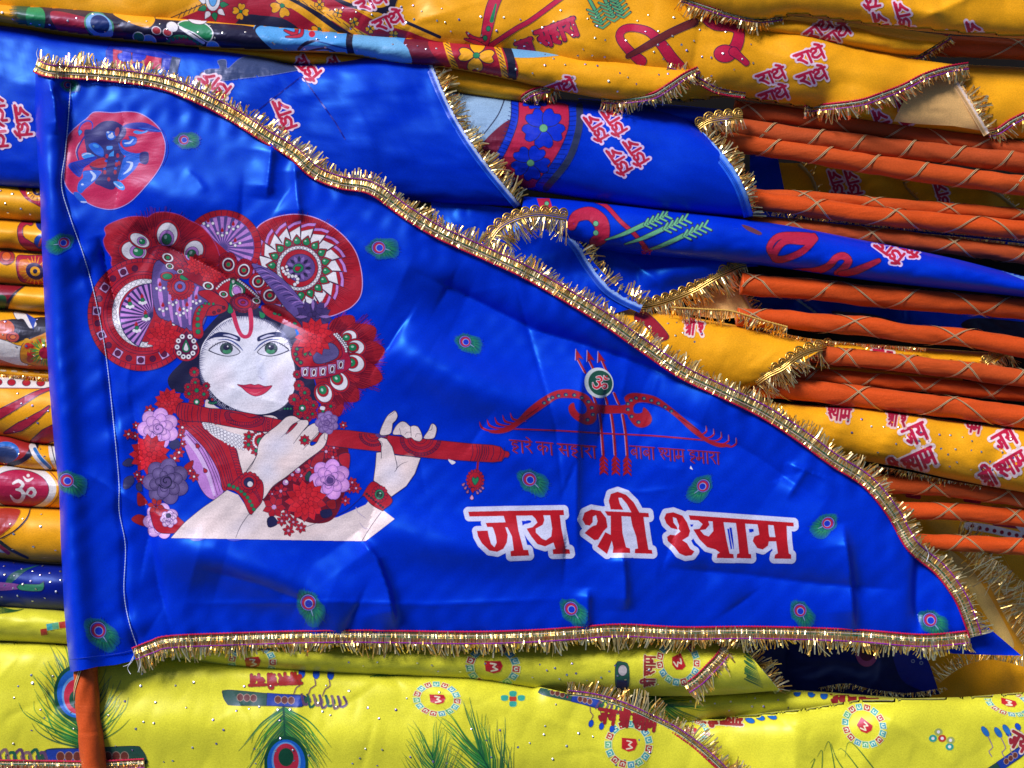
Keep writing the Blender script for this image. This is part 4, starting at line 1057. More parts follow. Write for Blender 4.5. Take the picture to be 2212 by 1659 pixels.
for i in range(3): A.ell(1182+i*32, 1085, 14, col=GREEN, ol=INK, n=7)
# big ear disc and its flower
A.ell(1450, 500, 200, 190, 0, RED, INK, 1.3, 24); A.poly([(1500,470),(1650,400),(1740,470),(1720,560),(1560,620),(1480,590)], (0.10,0.08,0.25), True, INK)
A.poly([(1700,310),(1760,380),(1840,500),(1870,640),(1760,720),(1560,770),(1380,770),(1350,660),(1560,640),(1760,560),(1770,450)], (0.38,0.012,0.05), True, INK, 1.3)
for i, (x, y) in enumerate(((1395,705),(1485,710),(1580,700),(1675,675),(1765,630))):
    A.poly([(x-44,y-48),(x+40,y-54),(x+30,y+44),(x-36,y+48)], (0.45,0.26,0.55), False, INK, .8); A.ell(x, y, 26, 42, .15, WHITE, INK, 1.0); A.ell(x, y, 13, 26, .15, DRED, INK, .6, 8)
A.beads([(1700,315),(1760,380),(1810,450),(1820,490)], 13, 24); A.beads([(1725,310),(1785,375),(1830,440)], 11, 22)
for i in range(8):
    a = 1.9 + i*.62; A.ell(1375+math.cos(a)*78, 520+math.sin(a)*92, 24, col=(0.10,0.02,0.05), ol=INK, n=9); A.ell(1375+math.cos(a)*78, 520+math.sin(a)*92, 13, col=GREEN, n=7)
A.ell(1395, 505, 30, 48, .1, RED, INK); A.ell(1395, 505, 17, 32, .1, GREEN, DGREEN)
A.dahlia(1490, 340, 205, RED, 17, DRED, .1)
# left ear pendant and parrot-shaped ornament
fA(); A.poly([(1165,1350),(1170,1200),(1220,1080),(1330,1030),(1240,960),(1230,920),(1340,905),(1440,960),(1530,1040),(1520,1120),(1400,1170),(1300,1180),(1270,1260),(1282,1360),(1250,1410),(1195,1405)], RED, True, INK, 1.3)
for x, y, r in ((1262,1078,15),(1240,1112,17),(1226,1150,19),(1220,1205,22),(1222,1270,26),(1225,1338,27),(1300,1045,14),(1338,1050,15),(1383,1050,15)): A.ell(x, y, r, col=GREEN, ol=INK, olw=.9, n=9)
for x, y in ((1390,1140),(1440,1120),(1490,1090)): A.ell(x, y, 18, col=DRED, ol=INK, n=8)
A.stroke([(1300,1180),(1340,1090),(1420,1060),(1500,1080)], 8, INK); A.drop(1558, 1120, 32, -1.7, GREEN, INK, 2.4); A.drop(1890, 1170, 32, -2.2, GREEN, INK, 1.8)
A.dahlia(870, 1390, 190, RED, 17, DRED, 0.2)
A.drop(1105, 1505, 140, -1.57, (0.38,0.012,0.03), INK, 1.5); A.drop(1105, 1505, 118, -1.57, (0.10,0.008,0.05), INK, 1.45)
for i in range(10):
    a = -1.57 + .45 + i*.60; x, y = 1100+math.cos(a)*92, 1490+math.sin(a)*112
    A.ell(x, y, 27, col=WHITE, ol=INK, olw=.8, n=10); A.ell(x, y, 10, col=INK, n=6)
A.drop(1100, 1510, 44, -1.57, GREEN, INK, 2.2); A.drop(1100, 1512, 28, -1.57, WHITE, DGREEN, 2.4)
# robe over the left shoulder
fD(); A.poly([(600,520),(700,480),(860,640),(980,860),(1050,1100),(950,1200),(820,1100),(700,800)], LILAC, True, INK, 1.3)
for d in (0, 50, 110, 160):
    A.stroke([(640+d*.4,520+d*-.1),(760+d*.55,680-d*.1),(880+d*.5,900),(960+d*.45,1180-d*.6)], [5,6,6,5], INK)
A.stroke([(660,560),(780,720),(880,920),(950,1150)], [40,44,40,26], (0.58,0.40,0.76))
for x, y in ((778,645),(858,900)): A.drop(x, y, 22, -2.1, RED, INK, 1.6)
A.poly([(560,380),(700,370),(860,420),(1080,600),(1170,660),(1210,800),(1240,960),(1170,1040),(1090,1090),(1040,1100),(990,900),(860,680),(660,470)], RED, True, INK, 1.4)
for d in (0, 60, 110, 150, 190):
    A.stroke([(660+d*1.0,420+d*.1),(860+d*.7,600),(980+d*.6,820),(1060+d*.45,1080-d*.3)], 6, INK)
for i in range(13):
    t = i/12; x, y = 1105+100*t, 640+340*t; A.ell(x+25, y, 36, 20, .3, RED, INK, 1.0, 10)
# necklace
A.poly([(828,402),(960,430),(1110,500),(1260,545),(1250,670),(1100,620),(930,530)], WHITE, True)
for k, (r, o) in enumerate(((17,0),(17,36),(17,74),(14,108))):
    A.beads([(840+o*.2,410+o*.45),(960+o*.1,450+o*.7),(1100,510+o*1.05),(1250,560+o*1.05)], r, 39, WHITE, (0.05,0.04,0.12))
for x, y in ((1310,545),(1305,630),(1385,690),(1410,510)): A.star(x, y, 66, RED, 6, .5, GREEN); A.ell(x, y, 20, col=GREEN, ol=INK, n=8)
A.ell(1425, 590, 82, 90, 0, RED, INK); A.beads([(1425+math.cos(a)*70, 590+math.sin(a)*76) for a in np.linspace(1.6, 4.7, 12)], 11, 22, WHITE, None); A.ell(1425, 595, 34, 40, 0, GREEN, INK)
# flower garland, left side
for x, y, r in ((60,520,60),(130,540,50),(280,270,60),(260,320,50),(140,430,46),(620,450,66),(600,530,50),(585,710,64),(540,770,66),(620,620,46),(190,990,56),(150,940,46),(740,960,60),(700,900,50)): A.star(x, y, r, RED, 6, x*.1)
for p in ([(0,820),(60,770),(130,800),(90,850),(20,850)],[(10,1080),(20,980),(100,950),(120,1010),(60,1080)],[(480,620),(560,570),(600,640),(520,680)],[(140,1040),(190,1020),(200,1110),(150,1100)]): A.poly(p, (0.03,0.03,0.12), True, INK, 1.0)
for p in ([(640,850),(730,790),(720,860),(650,900)],[(150,1140),(180,1130),(260,1220),(240,1250),(160,1260)],[(90,1400),(160,1350),(240,1380),(240,1470),(150,1450)]): A.poly(p, (0.30,0.01,0.015), True, INK, 1.0)
A.dahlia(480, 190, 155, RED, 16, DRED); A.rose(370, 460, 200, (0.50,0.26,0.66), VIOLET)
A.dahlia(280, 730, 215, RED, 17, DRED, .15); A.rose(450, 1010, 225, (0.09,0.06,0.20), INK)
A.rose(400, 1420, 175, (0.52,0.30,0.66), VIOLET); A.poly([(290,1300),(420,1290),(520,1330),(600,1400),(640,1450),(560,1540),(400,1545),(330,1490),(300,1400)], RED, True, INK, 1.2); A.rose(480, 1400, 85, (0.55,0.36,0.7), VIOLET); A.ell(475, 1365, 30, 26, 0, INK)
A.star(345, 1265, 90, (0.34,0.02,0.02), 6, .2, DRED)
# forearm and lower arm
fE(); A.poly([(-660,1600),(-560,1400),(-350,1180),(-240,1110),(-120,1060),(60,1100),(200,1300),(10,1500),(-300,1606)], SKIN, False)
fD(); A.poly([(500,1597),(640,1440),(820,1290),(950,1200),(1080,1100),(1200,1150),(1300,1300),(1420,1240),(1460,1180),(1560,1300),(1700,1460),(2000,1430),(2230,1380),(2520,1250),(2560,1200),(2820,1400),(2520,1630)], SKIN, False)
for q in ((900,1450,260,120,-.6,(0.76,0.60,0.64)),(1250,1480,220,120,-.5,(0.60,0.55,0.70)),(1900,1540,300,70,-.1,(0.76,0.58,0.60)),(720,1540,160,60,0,(0.60,0.55,0.68))): A.soft(*q, .5)
A.stroke([(500,1597),(640,1440),(820,1290),(950,1200),(1080,1100)], 5, INK); A.stroke([(1172,1597),(1220,1480),(1300,1360),(1320,1345)], [4,6,5], INK)
# flower garland, right side
A.poly([(1450,1200),(1560,1040),(1720,920),(1900,780),(2100,640),(2320,620),(2330,1000),(2200,1380),(1950,1440),(1650,1300)], (0.13,0.005,0.015), True)
for x, y, r in ((2110,700,80),(2030,760,70),(2190,660,60),(1960,860,90),(2180,760,70),(1850,950,80),(1760,940,90),(1640,1110,80),(1550,1140,50),(2380,1020,60),(2420,1080,62),(2350,1090,48),(2310,1210,56)): A.star(x, y, r, RED, 6, x*.1, (0.5,0.3,0.55))
for x, y in ((1690,1020),(1815,895)): A.ell(x, y, 32, col=(0.52,0.25,0.55), ol=INK); A.ell(x+8, y-8, 14, col=WHITE, n=8)
A.poly([(1980,760),(2090,700),(2060,830),(1950,860)], (0.28,0.01,0.02), True, INK); A.poly([(2240,740),(2350,720),(2340,880),(2260,830)], RED, True, INK); A.poly([(1890,960),(1940,900),(1960,980),(1910,1010)], (0.02,0.05,0.05), True, INK)
A.rose(2150, 990, 200, (0.48,0.22,0.62), VIOLET); A.ell(2150, 1000, 40, 36, 0, VIOLET)
A.dahlia(1900, 1210, 225, RED, 17, DRED, .1); A.star(1570, 1275, 125, RED, 7, .1, (0.5,0.28,0.6))
for p in ([(1500,1400),(1560,1370),(1610,1440),(1560,1480),(1510,1480)],[(2050,1320),(2150,1300),(2170,1360),(2080,1390)]): A.poly(p, (0.015,0.015,0.07), True, INK)
A.poly([(2110,1220),(2200,1200),(2210,1290),(2140,1290)], (0.24,0.01,0.015), True, INK)
for x, y, r in ((1650,1420,60),(1720,1520,66),(1850,1490,62),(1770,1430,60),(1700,1360,60)): A.star(x, y, r, RED, 6, x*.1, (0.5,0.3,0.5))
# flute (left section), chin shadow side first
A.poly([(565,240),(600,195),(700,200),(800,225),(900,250),(1040,260),(1300,300),(1560,355),(1800,400),(2050,450),(2200,478),(2820,590),(2790,700),(2220,640),(1800,560),(1560,500),(1400,490),(1100,440),(900,400),(760,390),(620,380),(560,320)], RED, True, INK, 1.5)
for x in (595,625,655,685,730,790,820,905,925,1020): A.stroke([(x,205+(x-560)*.13),(x-16,300+(x-560)*.1),(x-4,385+(x-560)*.08)], 6, INK)
for k in range(6): A.ell(965, 280+k*26, 15, 11, 0, (0.42,0.01,0.02), INK, .9, 8)
A.poly([(1060,300),(1110,280),(1240,330),(1330,350),(1400,330),(1470,350),(1440,420),(1300,450),(1120,410),(1070,360)], (0.24,0.008,0.03), True, INK); A.poly([(1110,300),(1230,310),(1320,350),(1420,345),(1390,400),(1260,410),(1140,370)], RED, True, INK)
for k in range(16): A.ell(1090+k*23, 385+28*math.sin(k*.2)-(k>11)*(k-11)*9, 13, 18, 0, RED, INK, .9, 8)
for x in (1455,1475,1545): A.stroke([(x+20,345),(x,420),(x+8,492)], 6, INK)
for k in range(5): A.ell(1510, 380+k*26, 14, 12, 0, RED, INK, .9, 8)
# flute (right section)
fE(); A.poly([(250,470),(460,478),(780,520),(1100,555),(1420,585),(1740,618),(1950,630),(2040,650),(2075,690),(2120,700),(2135,730),(2115,762),(2080,760),(2050,800),(1960,812),(1740,800),(1400,778),(1000,735),(780,700),(230,640)], RED, False, INK, 1.5)
for x in (1745,1790,1815,1865,1885,1910,1960,2035,2075): A.stroke([(x,625+(x-1745)*.1),(x+8,710),(x-22,800+(x-1745)*-.05)], 6, INK)
A.stroke([(1850,632),(1845,720),(1815,800)], 14, (0.12,0.01,0.03))
for cx2, r in ((720,150),(1210,215)):
    y0 = 520 + (cx2-720)*.09
    for k, (f, c) in enumerate(((1.0,(0.22,0.008,0.03)),(.82,RED),(.62,(0.30,0.01,0.03)),(.5,RED),(.3,RED))):
        A.poly([(cx2+math.cos(a)*r*f, y0+math.sin(a)*r*f*.85) for a in np.linspace(.12, math.pi+.05, 12)], c, False, INK, 1.0)
    for i in range(17):
        a = .2 + i*.168; A.stroke([(cx2+math.cos(a)*r*.82,y0+math.sin(a)*r*.70),(cx2+math.cos(a)*r*.98,y0+math.sin(a)*r*.83)], 5, INK, False)
A.poly([(740,520),(800,520),(850,540),(800,560),(760,548)], VIOLET, True)
# pendant on the flute
A.stroke([(1805,805),(1795,900)], 22, (0.24,0.008,0.02)); A.ell(1775, 995, 84, 100, 0, RED, INK, 1.2)
for i in range(16): A.ell(1775+math.cos(i*.3927)*80, 995+math.sin(i*.3927)*96, 17, col=(0.34,0.01,0.03), ol=INK, olw=.8, n=7)
A.poly([(1775,980),(1800,960),(1815,985),(1800,1020),(1772,1050),(1745,1010),(1742,975),(1758,962)], GREEN, True, INK, 1.2); A.drop(1750, 1095, 24, 1.6, RED, INK, 1.6)
for x, y, a in ((1650,1045,2.4),(1672,1080,2.3),(1695,1120,2.0),(1800,1130,1.1),(1830,1110,1.0),(1855,1080,.9)): A.drop(x, y, 15, a+3.1, (0.35,0.12,0.3), INK, 2.2)
A.drop(1740, 1180, 22, -1.5, (0.55,0.25,0.5), INK, 1.6)
# right hand in front of the chin
fD(); A.poly([(1270,930),(1380,760),(1410,620),(1470,530),(1600,430),(1700,340),(1780,332),(1845,370),(1920,375),(1925,430),(1880,480),(1920,440),(1990,405),(2035,440),(2030,520),(1945,610),(1960,640),(2010,610),(2050,540),(2110,490),(2128,520),(2110,610),(2060,680),(1900,800),(1700,960),(1560,1060),(1450,1200),(1330,1180),(1240,1050)], SKIN, True, INK, 1.6)
A.poly([(1690,520),(1740,440),(1790,402),(1815,405),(1760,470),(1700,520)], RED, True, INK, 1.2)
A.stroke([(1840,375),(1790,405),(1720,480),(1640,555)], [4,6,6,4], INK); A.stroke([(1925,420),(1860,500),(1770,620)], [4,6,4], INK); A.stroke([(2030,500),(1960,580),(1870,680)], [4,6,4], INK); A.stroke([(2100,500),(2090,560),(2110,585)], 4, INK)
A.stroke([(1440,560),(1470,520),(1530,505)], [3,5,3], INK); A.stroke([(1400,720),(1330,860),(1265,930)], 5, INK)
for q in ((1600,640,200,150,-.5,(0.60,0.62,0.88)),(1500,900,160,180,.3,(0.60,0.62,0.86)),(1700,820,180,90,-.5,(0.74,0.58,0.62))): A.soft(*q, .55)
A.star(1888, 583, 62, RED, 8, 0, GREEN); A.ell(1888, 583, 20, col=GREEN, ol=INK, n=8)
# bracelet
A.poly([(1090,1060),(1130,1040),(1240,950),(1440,1000),(1450,1200),(1370,1310),(1320,1350),(1240,1190),(1160,1110),(1080,1095)], RED, True, INK, 1.4)
for d in (0, 28, 56): A.stroke([(1330+d,1090+d*.2),(1390+d*.6,1160+d*.3),(1420+d*.2,1230-d*.3)], 5, INK)
A.beads([(1105,1050),(1200,1090),(1290,1170),(1360,1300)], 20, 46, GREEN, INK)
for i in range(13): A.ell(1310+math.cos(i*.483)*92, 1020+math.sin(i*.483)*88, 26, col=RED, ol=INK, olw=.9, n=9)
A.ell(1310, 1020, 82, 78, 0, RED, INK); A.ell(1308, 1020, 52, 52, 0, (0.02,0.02,0.08), INK); A.ell(1322, 1038, 28, col=(0.62,0.58,0.68))
# far hand on the flute
fE(); A.poly([(785,520),(850,350),(920,285),(950,278),(972,330),(950,380),(920,410),(915,460),(890,520)], SKIN, True, INK, 1.4)
A.poly([(920,520),(950,440),(1000,392),(1050,392),(1105,440),(1130,430),(1180,440),(1215,500),(1228,560),(1200,595),(1140,580),(1110,555),(1060,565),(1010,530)], SKIN, True, INK, 1.4)
A.stroke([(1105,440),(1112,540)], 5, INK); A.stroke([(1045,525),(1070,500),(1110,500)], 4, INK); A.stroke([(1155,550),(1170,515),(1215,520)], 4, INK); A.stroke([(990,460),(1010,540)], 4, INK); A.stroke([(880,330),(925,300),(945,282)], 4, INK)
A.poly([(1240,562),(1290,480),(1320,415),(1350,415),(1375,450),(1370,510),(1340,565)], SKIN, True, INK, 1.4); A.stroke([(1300,480),(1325,470),(1330,420)], 5, INK)
A.poly([(720,1000),(740,850),(750,710),(800,705),(800,620),(765,570),(800,552),(860,570),(915,650),(940,735),(1210,765),(1150,930),(1060,1060),(905,1170),(880,1150)], SKIN, False, INK, 1.5)
A.soft(900,930,160,160,0,(0.62,0.62,0.84),.5); A.soft(1060,850,90,140,.4,(0.76,0.60,0.62),.5)
A.stroke([(800,660),(802,770)], 6, INK); A.stroke([(940,735),(965,860),(938,912)], [5,7,4], INK); A.stroke([(955,880),(1010,830),(1078,804)], [6,5,3], INK); A.stroke([(790,590),(815,620),(800,660)], 4, INK)
A.poly([(620,1160),(600,1165),(720,1010),(900,1170),(905,1240),(830,1300),(820,1318),(700,1250)], RED, True, INK, 1.4)
for i in range(8): A.ell(650+i*24, 1140+i*20, 11, col=(0.06,0.03,0.02), ol=INK, n=6)
for i in range(14): A.ell(785+math.cos(i*.449)*66, 1140+math.sin(i*.449)*72, 19, col=RED, ol=INK, olw=.8, n=7)
A.ell(782, 1145, 48, 52, 0, GREEN, INK); A.ell(782, 1145, 34, 38, 0, (0.01,0.03,0.02)); A.ell(792, 1132, 10, 8, 0, (.3,.45,.4), n=6)
A.stroke([(600,1165),(500,1260),(400,1330),(180,1420),(30,1480)], 5, INK); A.stroke([(800,1330),(700,1470),(600,1630)], 6, INK); A.stroke([(540,1280),(560,1330),(640,1390)], [8,14,6], (0.50,0.42,0.55)); A.stroke([(580,1440),(620,1490),(690,1510)], [8,14,6], (0.50,0.42,0.55))
# small violet and red blooms under the flute's joint
fC(); A.rose(1620, 1230, 115, (0.20,0.12,0.34), VIOLET); A.star(1790, 1255, 46, RED, 6); A.poly([(1560,1060),(1600,1070),(1590,1100),(1550,1090)], WHITE, True)
A.build("portrait_print", flag)

# ---- round red emblem with a leaping figure
A = Art(MAIN, cell=0.75); A.frame(220, 400, 440, 1825)
A.poly([(110,600),(150,440),(300,290),(430,190),(520,100),(620,80),(850,95),(1050,78),(1230,95),(1400,180),(1560,330),(1640,500),(1660,650),(1620,850),(1510,1050),(1320,1280),(1130,1470),(950,1570),(780,1600),(580,1560),(420,1480),(330,1400),(200,1340),(110,1220),(80,1080),(100,900)], (0.48,0.018,0.09), True, (0.30,0.28,0.75), 1.6)
A.stroke([(1440,190),(1620,380),(1700,600),(1690,760),(1620,920)], 5, (0.0,0.01,0.3))
DB = (0.025,0.022,0.16); MB = (0.01,0.10,0.62); LB = (0.05,0.26,0.78); HI = (0.42,0.52,0.85)
A.poly([(410,360),(520,350),(620,270),(720,225),(860,225),(960,270),(1050,350),(1040,450),(960,560),(980,700),(1020,770),(980,900),(930,1100),(850,1290),(640,1230),(560,1170),(680,1000),(500,960),(420,620),(400,480)], DB, True)
A.poly([(1000,310),(1100,260),(1300,245),(1450,290),(1600,390),(1400,390),(1250,360),(1100,340)], (0.006,0.02,0.34), True); A.stroke([(1250,330),(1400,350),(1590,388)], 14, MB)
A.poly([(985,540),(1020,510),(1110,520),(1090,460),(1190,470),(1220,500),(1190,590),(1040,630),(1000,600)], MB, True, DB, 1.2); A.stroke([(1030,570),(1110,560),(1160,510)], [16,34,16], HI)
A.poly([(1160,400),(1200,370),(1300,390),(1380,370),(1370,400),(1240,430)], LB, True)
A.poly([(740,400),(800,380),(880,400),(890,470),(830,520),(760,500)], MB, True); A.ell(815, 460, 48, 34, 0, HI); A.ell(770, 400, 22, 16, 0, HI); A.ell(830, 420, 16, col=WHITE)
A.poly([(470,590),(560,560),(640,600),(700,680),(690,775),(580,740),(490,650)], MB, True); A.ell(580, 610, 50, 26, .4, LB); A.poly([(750,620),(835,615),(830,660),(760,670)], LB, True); A.poly([(790,740),(860,680),(860,770),(780,775)], LB)
A.poly([(360,740),(430,715),(500,730),(560,770),(440,810),(380,800)], LB, True); A.stroke([(370,760),(440,730),(500,735)], 18, HI)
A.poly([(160,890),(340,830),(590,770),(540,860),(400,950),(330,1100),(180,980)], (0.008,0.03,0.40), True)
for i in range(7): A.stroke([(200+i*40,900-i*8),(300+i*40,1050-i*35)], 6, DB)
A.poly([(480,900),(600,820),(720,800),(740,930),(600,950)], (0.34,0.02,0.04), True)
A.poly([(930,560),(1010,660),(1140,720),(1280,720),(1390,710),(1400,830),(1360,900),(1250,870),(1100,800),(980,720)], MB, True); A.poly([(1270,720),(1390,710),(1400,850),(1350,900),(1270,860)], DB, True)
for i in range(3): A.stroke([(950,600+i*30),(1060,690+i*25),(1270,740+i*30)], 6, (0.006,0.03,0.35))
A.poly([(1020,790),(1120,780),(1250,840),(1200,960),(1080,1080),(980,1150),(920,1120),(960,980)], MB, True); A.stroke([(1060,860),(1140,880),(1100,980),(1010,1050)], [12,44,40,10], HI)
A.poly([(390,1000),(660,1000),(620,1090),(540,1180),(420,1280),(350,1350),(290,1300),(310,1180),(380,1100)], MB, True); A.stroke([(500,1010),(560,1080),(510,1160)], [26,54,12], HI); A.ell(370, 1210, 22, 16, 0, HI)
A.poly([(230,1340),(300,1330),(380,1400),(440,1480),(390,1510),(290,1440)], MB, True); A.stroke([(350,1480),(430,1485)], 20, HI)
A.poly([(850,1170),(960,1170),(1030,1250),(1010,1300),(920,1270)], LB, True); A.stroke([(870,1190),(960,1260),(1000,1250)], 18, HI)
for x, y in ((750,770),(920,760),(900,900),(940,880),(880,1020),(720,1020),(780,1130)): A.ell(x, y, 24, 34, 0, (0.34,0.02,0.05), n=9)
for x, y in ((740,845),(905,845),(715,965),(885,960)): A.ell(x, y, 24, 18, 0, MB, n=8)
A.ell(910, 390, 34, 70, .2, (0.34,0.05,0.12))
A.stroke([(310,380),(350,280),(440,220),(510,240),(530,300),(515,360)], [18,26,30,24,18,10], (0.01,0.06,0.55)); A.drop(335, 395, 34, 1.8, LB, DB, 1.9); A.stroke([(300,820),(270,700),(310,580),(400,500)], [14,10,8,4], HI); A.stroke([(310,820),(285,710),(330,590),(400,470)], 26, (0.02,0.02,0.25))
A.build("emblem_print", flag)

# ---- bow emblem
A = Art(MAIN, cell=0.75); A.frame(1780, 1280, 1000)
BR = (0.30,0.008,0.016); BS = (0.10,0.004,0.02)
def ar(pts, w, edge=True):
    A.stroke([(x+5, y+4) for x, y in pts], w, BS); 
    if edge: A.stroke([(x-4, y-2) for x, y in pts], w, (0.38,0.24,0.45))
    A.stroke(pts, w*.8 if not isinstance(w, list) else [a*.8 for a in w], BR)
for x0, y0, x1, y1 in ((850,140,915,260),(945,150,985,235),(1055,160,1100,265)): ar([(x0,y0),((x0+x1)/2,(y0+y1)/2),(x1,y1)], 15)
for x, y in ((838,65),(932,76),(1022,84)):
    A.poly([(x,y),(x+60,y+82),(x+28,y+72),(x+4,y+94)], BR, False, BS, 1.2); A.stroke([(x,y),(x-4,y+92)], 5, (0.4,0.3,0.55), False)
for pts in ([(965,410),(990,470),(1005,520)],[(1075,450),(1092,490),(1098,520)],[(1155,430),(1180,490),(1195,520)],[(1035,605),(1050,740),(1065,940)],[(1132,605),(1150,740),(1165,940)],[(1225,610),(1250,760),(1265,950)]): ar(pts, 17)
A.stroke([(300,725),(700,740),(1100,765),(1500,785),(1950,825)], 11, BR); A.stroke([(300,731),(700,746),(1100,771),(1500,791),(1950,831)], 3, BS)
for x in (1075, 1175, 1270):
    for k in range(4):
        y = 955 + k*36 + (x-1075)*.04; A.poly([(x-12,y-14),(x+28,y+28),(x+30,y+48),(x,y+18),(x-38,y+44),(x-38,y+24)], BR, False, BS, 1.1)
    A.stroke([(x-8,940),(x+4,1090)], 9, BR)
L = [(930,690),(1000,655),(985,590),(970,530),(930,490),(870,440),(760,420),(660,440),(570,500),(480,580),(390,650),(300,710),(180,745),(60,730)]
A.poly([(780,540),(820,510),(835,560),(870,600),(910,600),(930,570),(915,525),(870,480),(790,470),(690,475),(600,530),(500,600),(400,670),(300,740),(200,765),(120,750),(230,720),(340,660),(440,560),(560,470),(680,410),(800,402),(920,440),(970,490),(1000,520),(1110,530),(1250,525),(1240,470),(1280,435),(1360,430),(1500,460),(1620,540),(1740,640),(1850,730),(1920,800),(2010,840),(2120,860),(2040,880),(1930,840),(1800,750),(1680,640),(1560,550),(1440,510),(1350,510),(1315,545),(1320,590),(1350,600),(1390,590),(1400,550),(1440,580),(1470,640),(1450,690),(1390,716),(1330,700),(1280,640),(1250,600),(1100,600),(1015,600),(1010,640),(980,680),(920,690),(840,650),(790,600)], BR, True, (0.10,0.02,0.10), 1.3)
for x, y in ((575,510),(615,483),(645,466),(695,452),(755,443),(825,446),(887,467),(942,500),(970,550),(978,606),(935,650),(1268,517),(1295,488),(1338,470),(1403,472),(1465,488),(1523,512),(1580,543),(1630,576),(1270,565),(1300,622),(1358,670)):
    A.ell(x, y, 19, 16, 0, (0.02,0.02,0.10), n=9); A.ell(x+3, y+3, 10, 9, 0, (0.10,0.18,0.16), n=7)
for i in range(5):
    x = 40 + i*64; y = 665 - i*18; A.stroke([(x,y),(x+20,y+50),(x+80,y+75-i*3),(x+130,y+70)], [4,18,14,4], BR)
for i in range(5):
    x = 1920 + i*62; y = 700 + i*25; A.stroke([(x,y),(x+2,y+45),(x-40,y+75),(x-90,y+70)], [4,16,12,4], BR); A.stroke([(x-2,y),(x-2,y+45)], 3, (0.35,0.25,0.5))
A.stroke([(430,620),(530,550)], 8, BS, False); A.stroke([(1690,630),(1860,740)], 8, BS, False)
A.ell(1030, 345, 118, 128, -.5, (0.50,0.55,0.62), n=24); A.ell(1042, 346, 98, 106, -.5, (0.012,0.07,0.05), n=24)
_x, _y = A.T([(1045,345)])[0]; om(A, _x, _y, 21, 0.45, (0.5,0.015,0.03), (0.55,0.5,0.6)); 
for seq, x, y, w in ((['ha','aa','ra','e',' ','ka','aa',' ','sa','ha','aa','ra','aa'], 1102, 950.5, 186),(['ba','aa','ba','aa',' ','sh','ya','aa','ma',' ','ha','ma','aa','ra','aa'], 1361, 963, 194)):
    tot = sum(GL[g][0] for g in seq); sz = w/tot
    word(A, seq, x+1.2, y+1, sz, 0.075, 0.085, (0.08,0.006,0.03), None, slant=-.12, squash=28/sz*0.9)
    word(A, seq, x-.8, y, sz, 0.075, 0.045, (0.18,0.10,0.34), None, slant=-.12, squash=28/sz*0.9)
    word(A, seq, x, y, sz, 0.075, 0.07, (0.22,0.010,0.03), None, slant=-.12, squash=28/sz*0.9)
A.build("bow_print", flag)

# ---- large lettering
A = Art(MAIN, cell=0.75); A.frame(1720, 1780, 1280); TR = (0.40,0.008,0.014); TW = (0.52,0.54,0.78)
LT = [
 [(62,240),(300,234),(680,228),(684,262),(385,266),(70,272)],
 [(290,262),(372,262),(388,365),(420,487),(450,487),(457,524),(338,529),(335,496),(357,490),(345,400),(310,330)],
 [(175,313),(320,308),(330,342),(185,340)],
 [(118,365),(188,363),(195,400),(210,450),(232,470),(246,440),(240,400),(225,352),(212,330),(300,335),(318,390),(312,440),(290,480),(250,500),(200,492),(150,445),(125,400)],
 [(470,258),(548,258),(556,295),(545,325),(500,350),(500,375),(540,415),(565,425),(600,400),(606,350),(592,258),(655,255),(666,350),(692,480),(718,484),(723,512),(612,515),(608,485),(627,480),(614,440),(560,465),(510,450),(470,400),(440,350),(480,340),(510,310),(497,285)],
 [(800,290),(815,245),(860,225),(920,235),(955,280),(965,340),(940,365),(905,420),(880,425),(815,378),(850,345),(870,332),(892,325),(900,300),(890,262),(870,272),(868,308),(850,330),(820,325)],
 [(950,372),(1002,398),(962,515),(898,465)],
 [(945,236),(1230,248),(1234,276),(965,266)],
 [(985,258),(1055,262),(1062,380),(1085,470),(1110,478),(1112,508),(998,508),(1002,470),(985,400)],
 [(1112,262),(1197,268),(1215,400),(1230,485),(1252,488),(1256,513),(1140,509),(1143,481),(1162,478),(1150,400),(1125,330)],
 [(985,225),(972,170),(985,125),(1030,110),(1085,130),(1135,180),(1174,250),(1120,246),(1090,190),(1055,150),(1035,150),(1045,190),(1068,228)],
 [(1332,280),(1345,250),(1390,243),(1450,265),(1480,310),(1500,365),(1490,400),(1450,425),(1480,445),(1500,480),(1528,497),(1510,522),(1470,527),(1430,510),(1400,470),(1355,430),(1350,402),(1370,388),(1405,393),(1438,368),(1424,352),(1428,330),(1410,282),(1388,275),(1392,310),(1415,340),(1420,356),(1375,345),(1345,315)],
 [(1490,262),(1800,284),(2170,311),(2172,336),(1830,316),(1500,293)],
 [(1545,290),(1615,293),(1625,325),(1600,355),(1565,360),(1590,390),(1620,400),(1650,365),(1645,296),(1715,300),(1735,420),(1755,510),(1780,515),(1783,542),(1672,540),(1675,515),(1692,505),(1664,485),(1610,470),(1560,420),(1520,355),(1560,350),(1580,320)],
 [(1795,305),(1855,308),(1870,430),(1880,512),(1895,515),(1897,543),(1800,540),(1803,515),(1818,508),(1808,400)],
 [(1935,318),(2005,322),(2010,380),(2015,403),(2062,405),(2056,432),(2010,432),(2005,460),(1970,485),(1935,475),(1905,430),(1915,400),(1948,388),(1942,350)],
 [(2040,325),(2125,330),(2130,430),(2140,510),(2155,518),(2155,545),(2045,543),(2050,518),(2068,508),(2055,420)],
]
for p in LT: A.stroke(p, 62, TW, False, True)
for p in ([(170,330),(260,330),(270,480),(200,490)],[(1040,255),(1130,260),(1160,510),(1070,510)],[(540,255),(600,255),(615,420),(520,420)],[(860,250),(910,250),(910,340),(860,340)],[(1380,260),(1440,300),(1440,400),(1380,370)],[(1600,290),(1660,290),(1670,420),(1570,400)],[(1990,320),(2060,320),(2070,440),(1990,440)],[(370,265),(420,262),(440,300),(380,300)]): A.poly(p, TW)
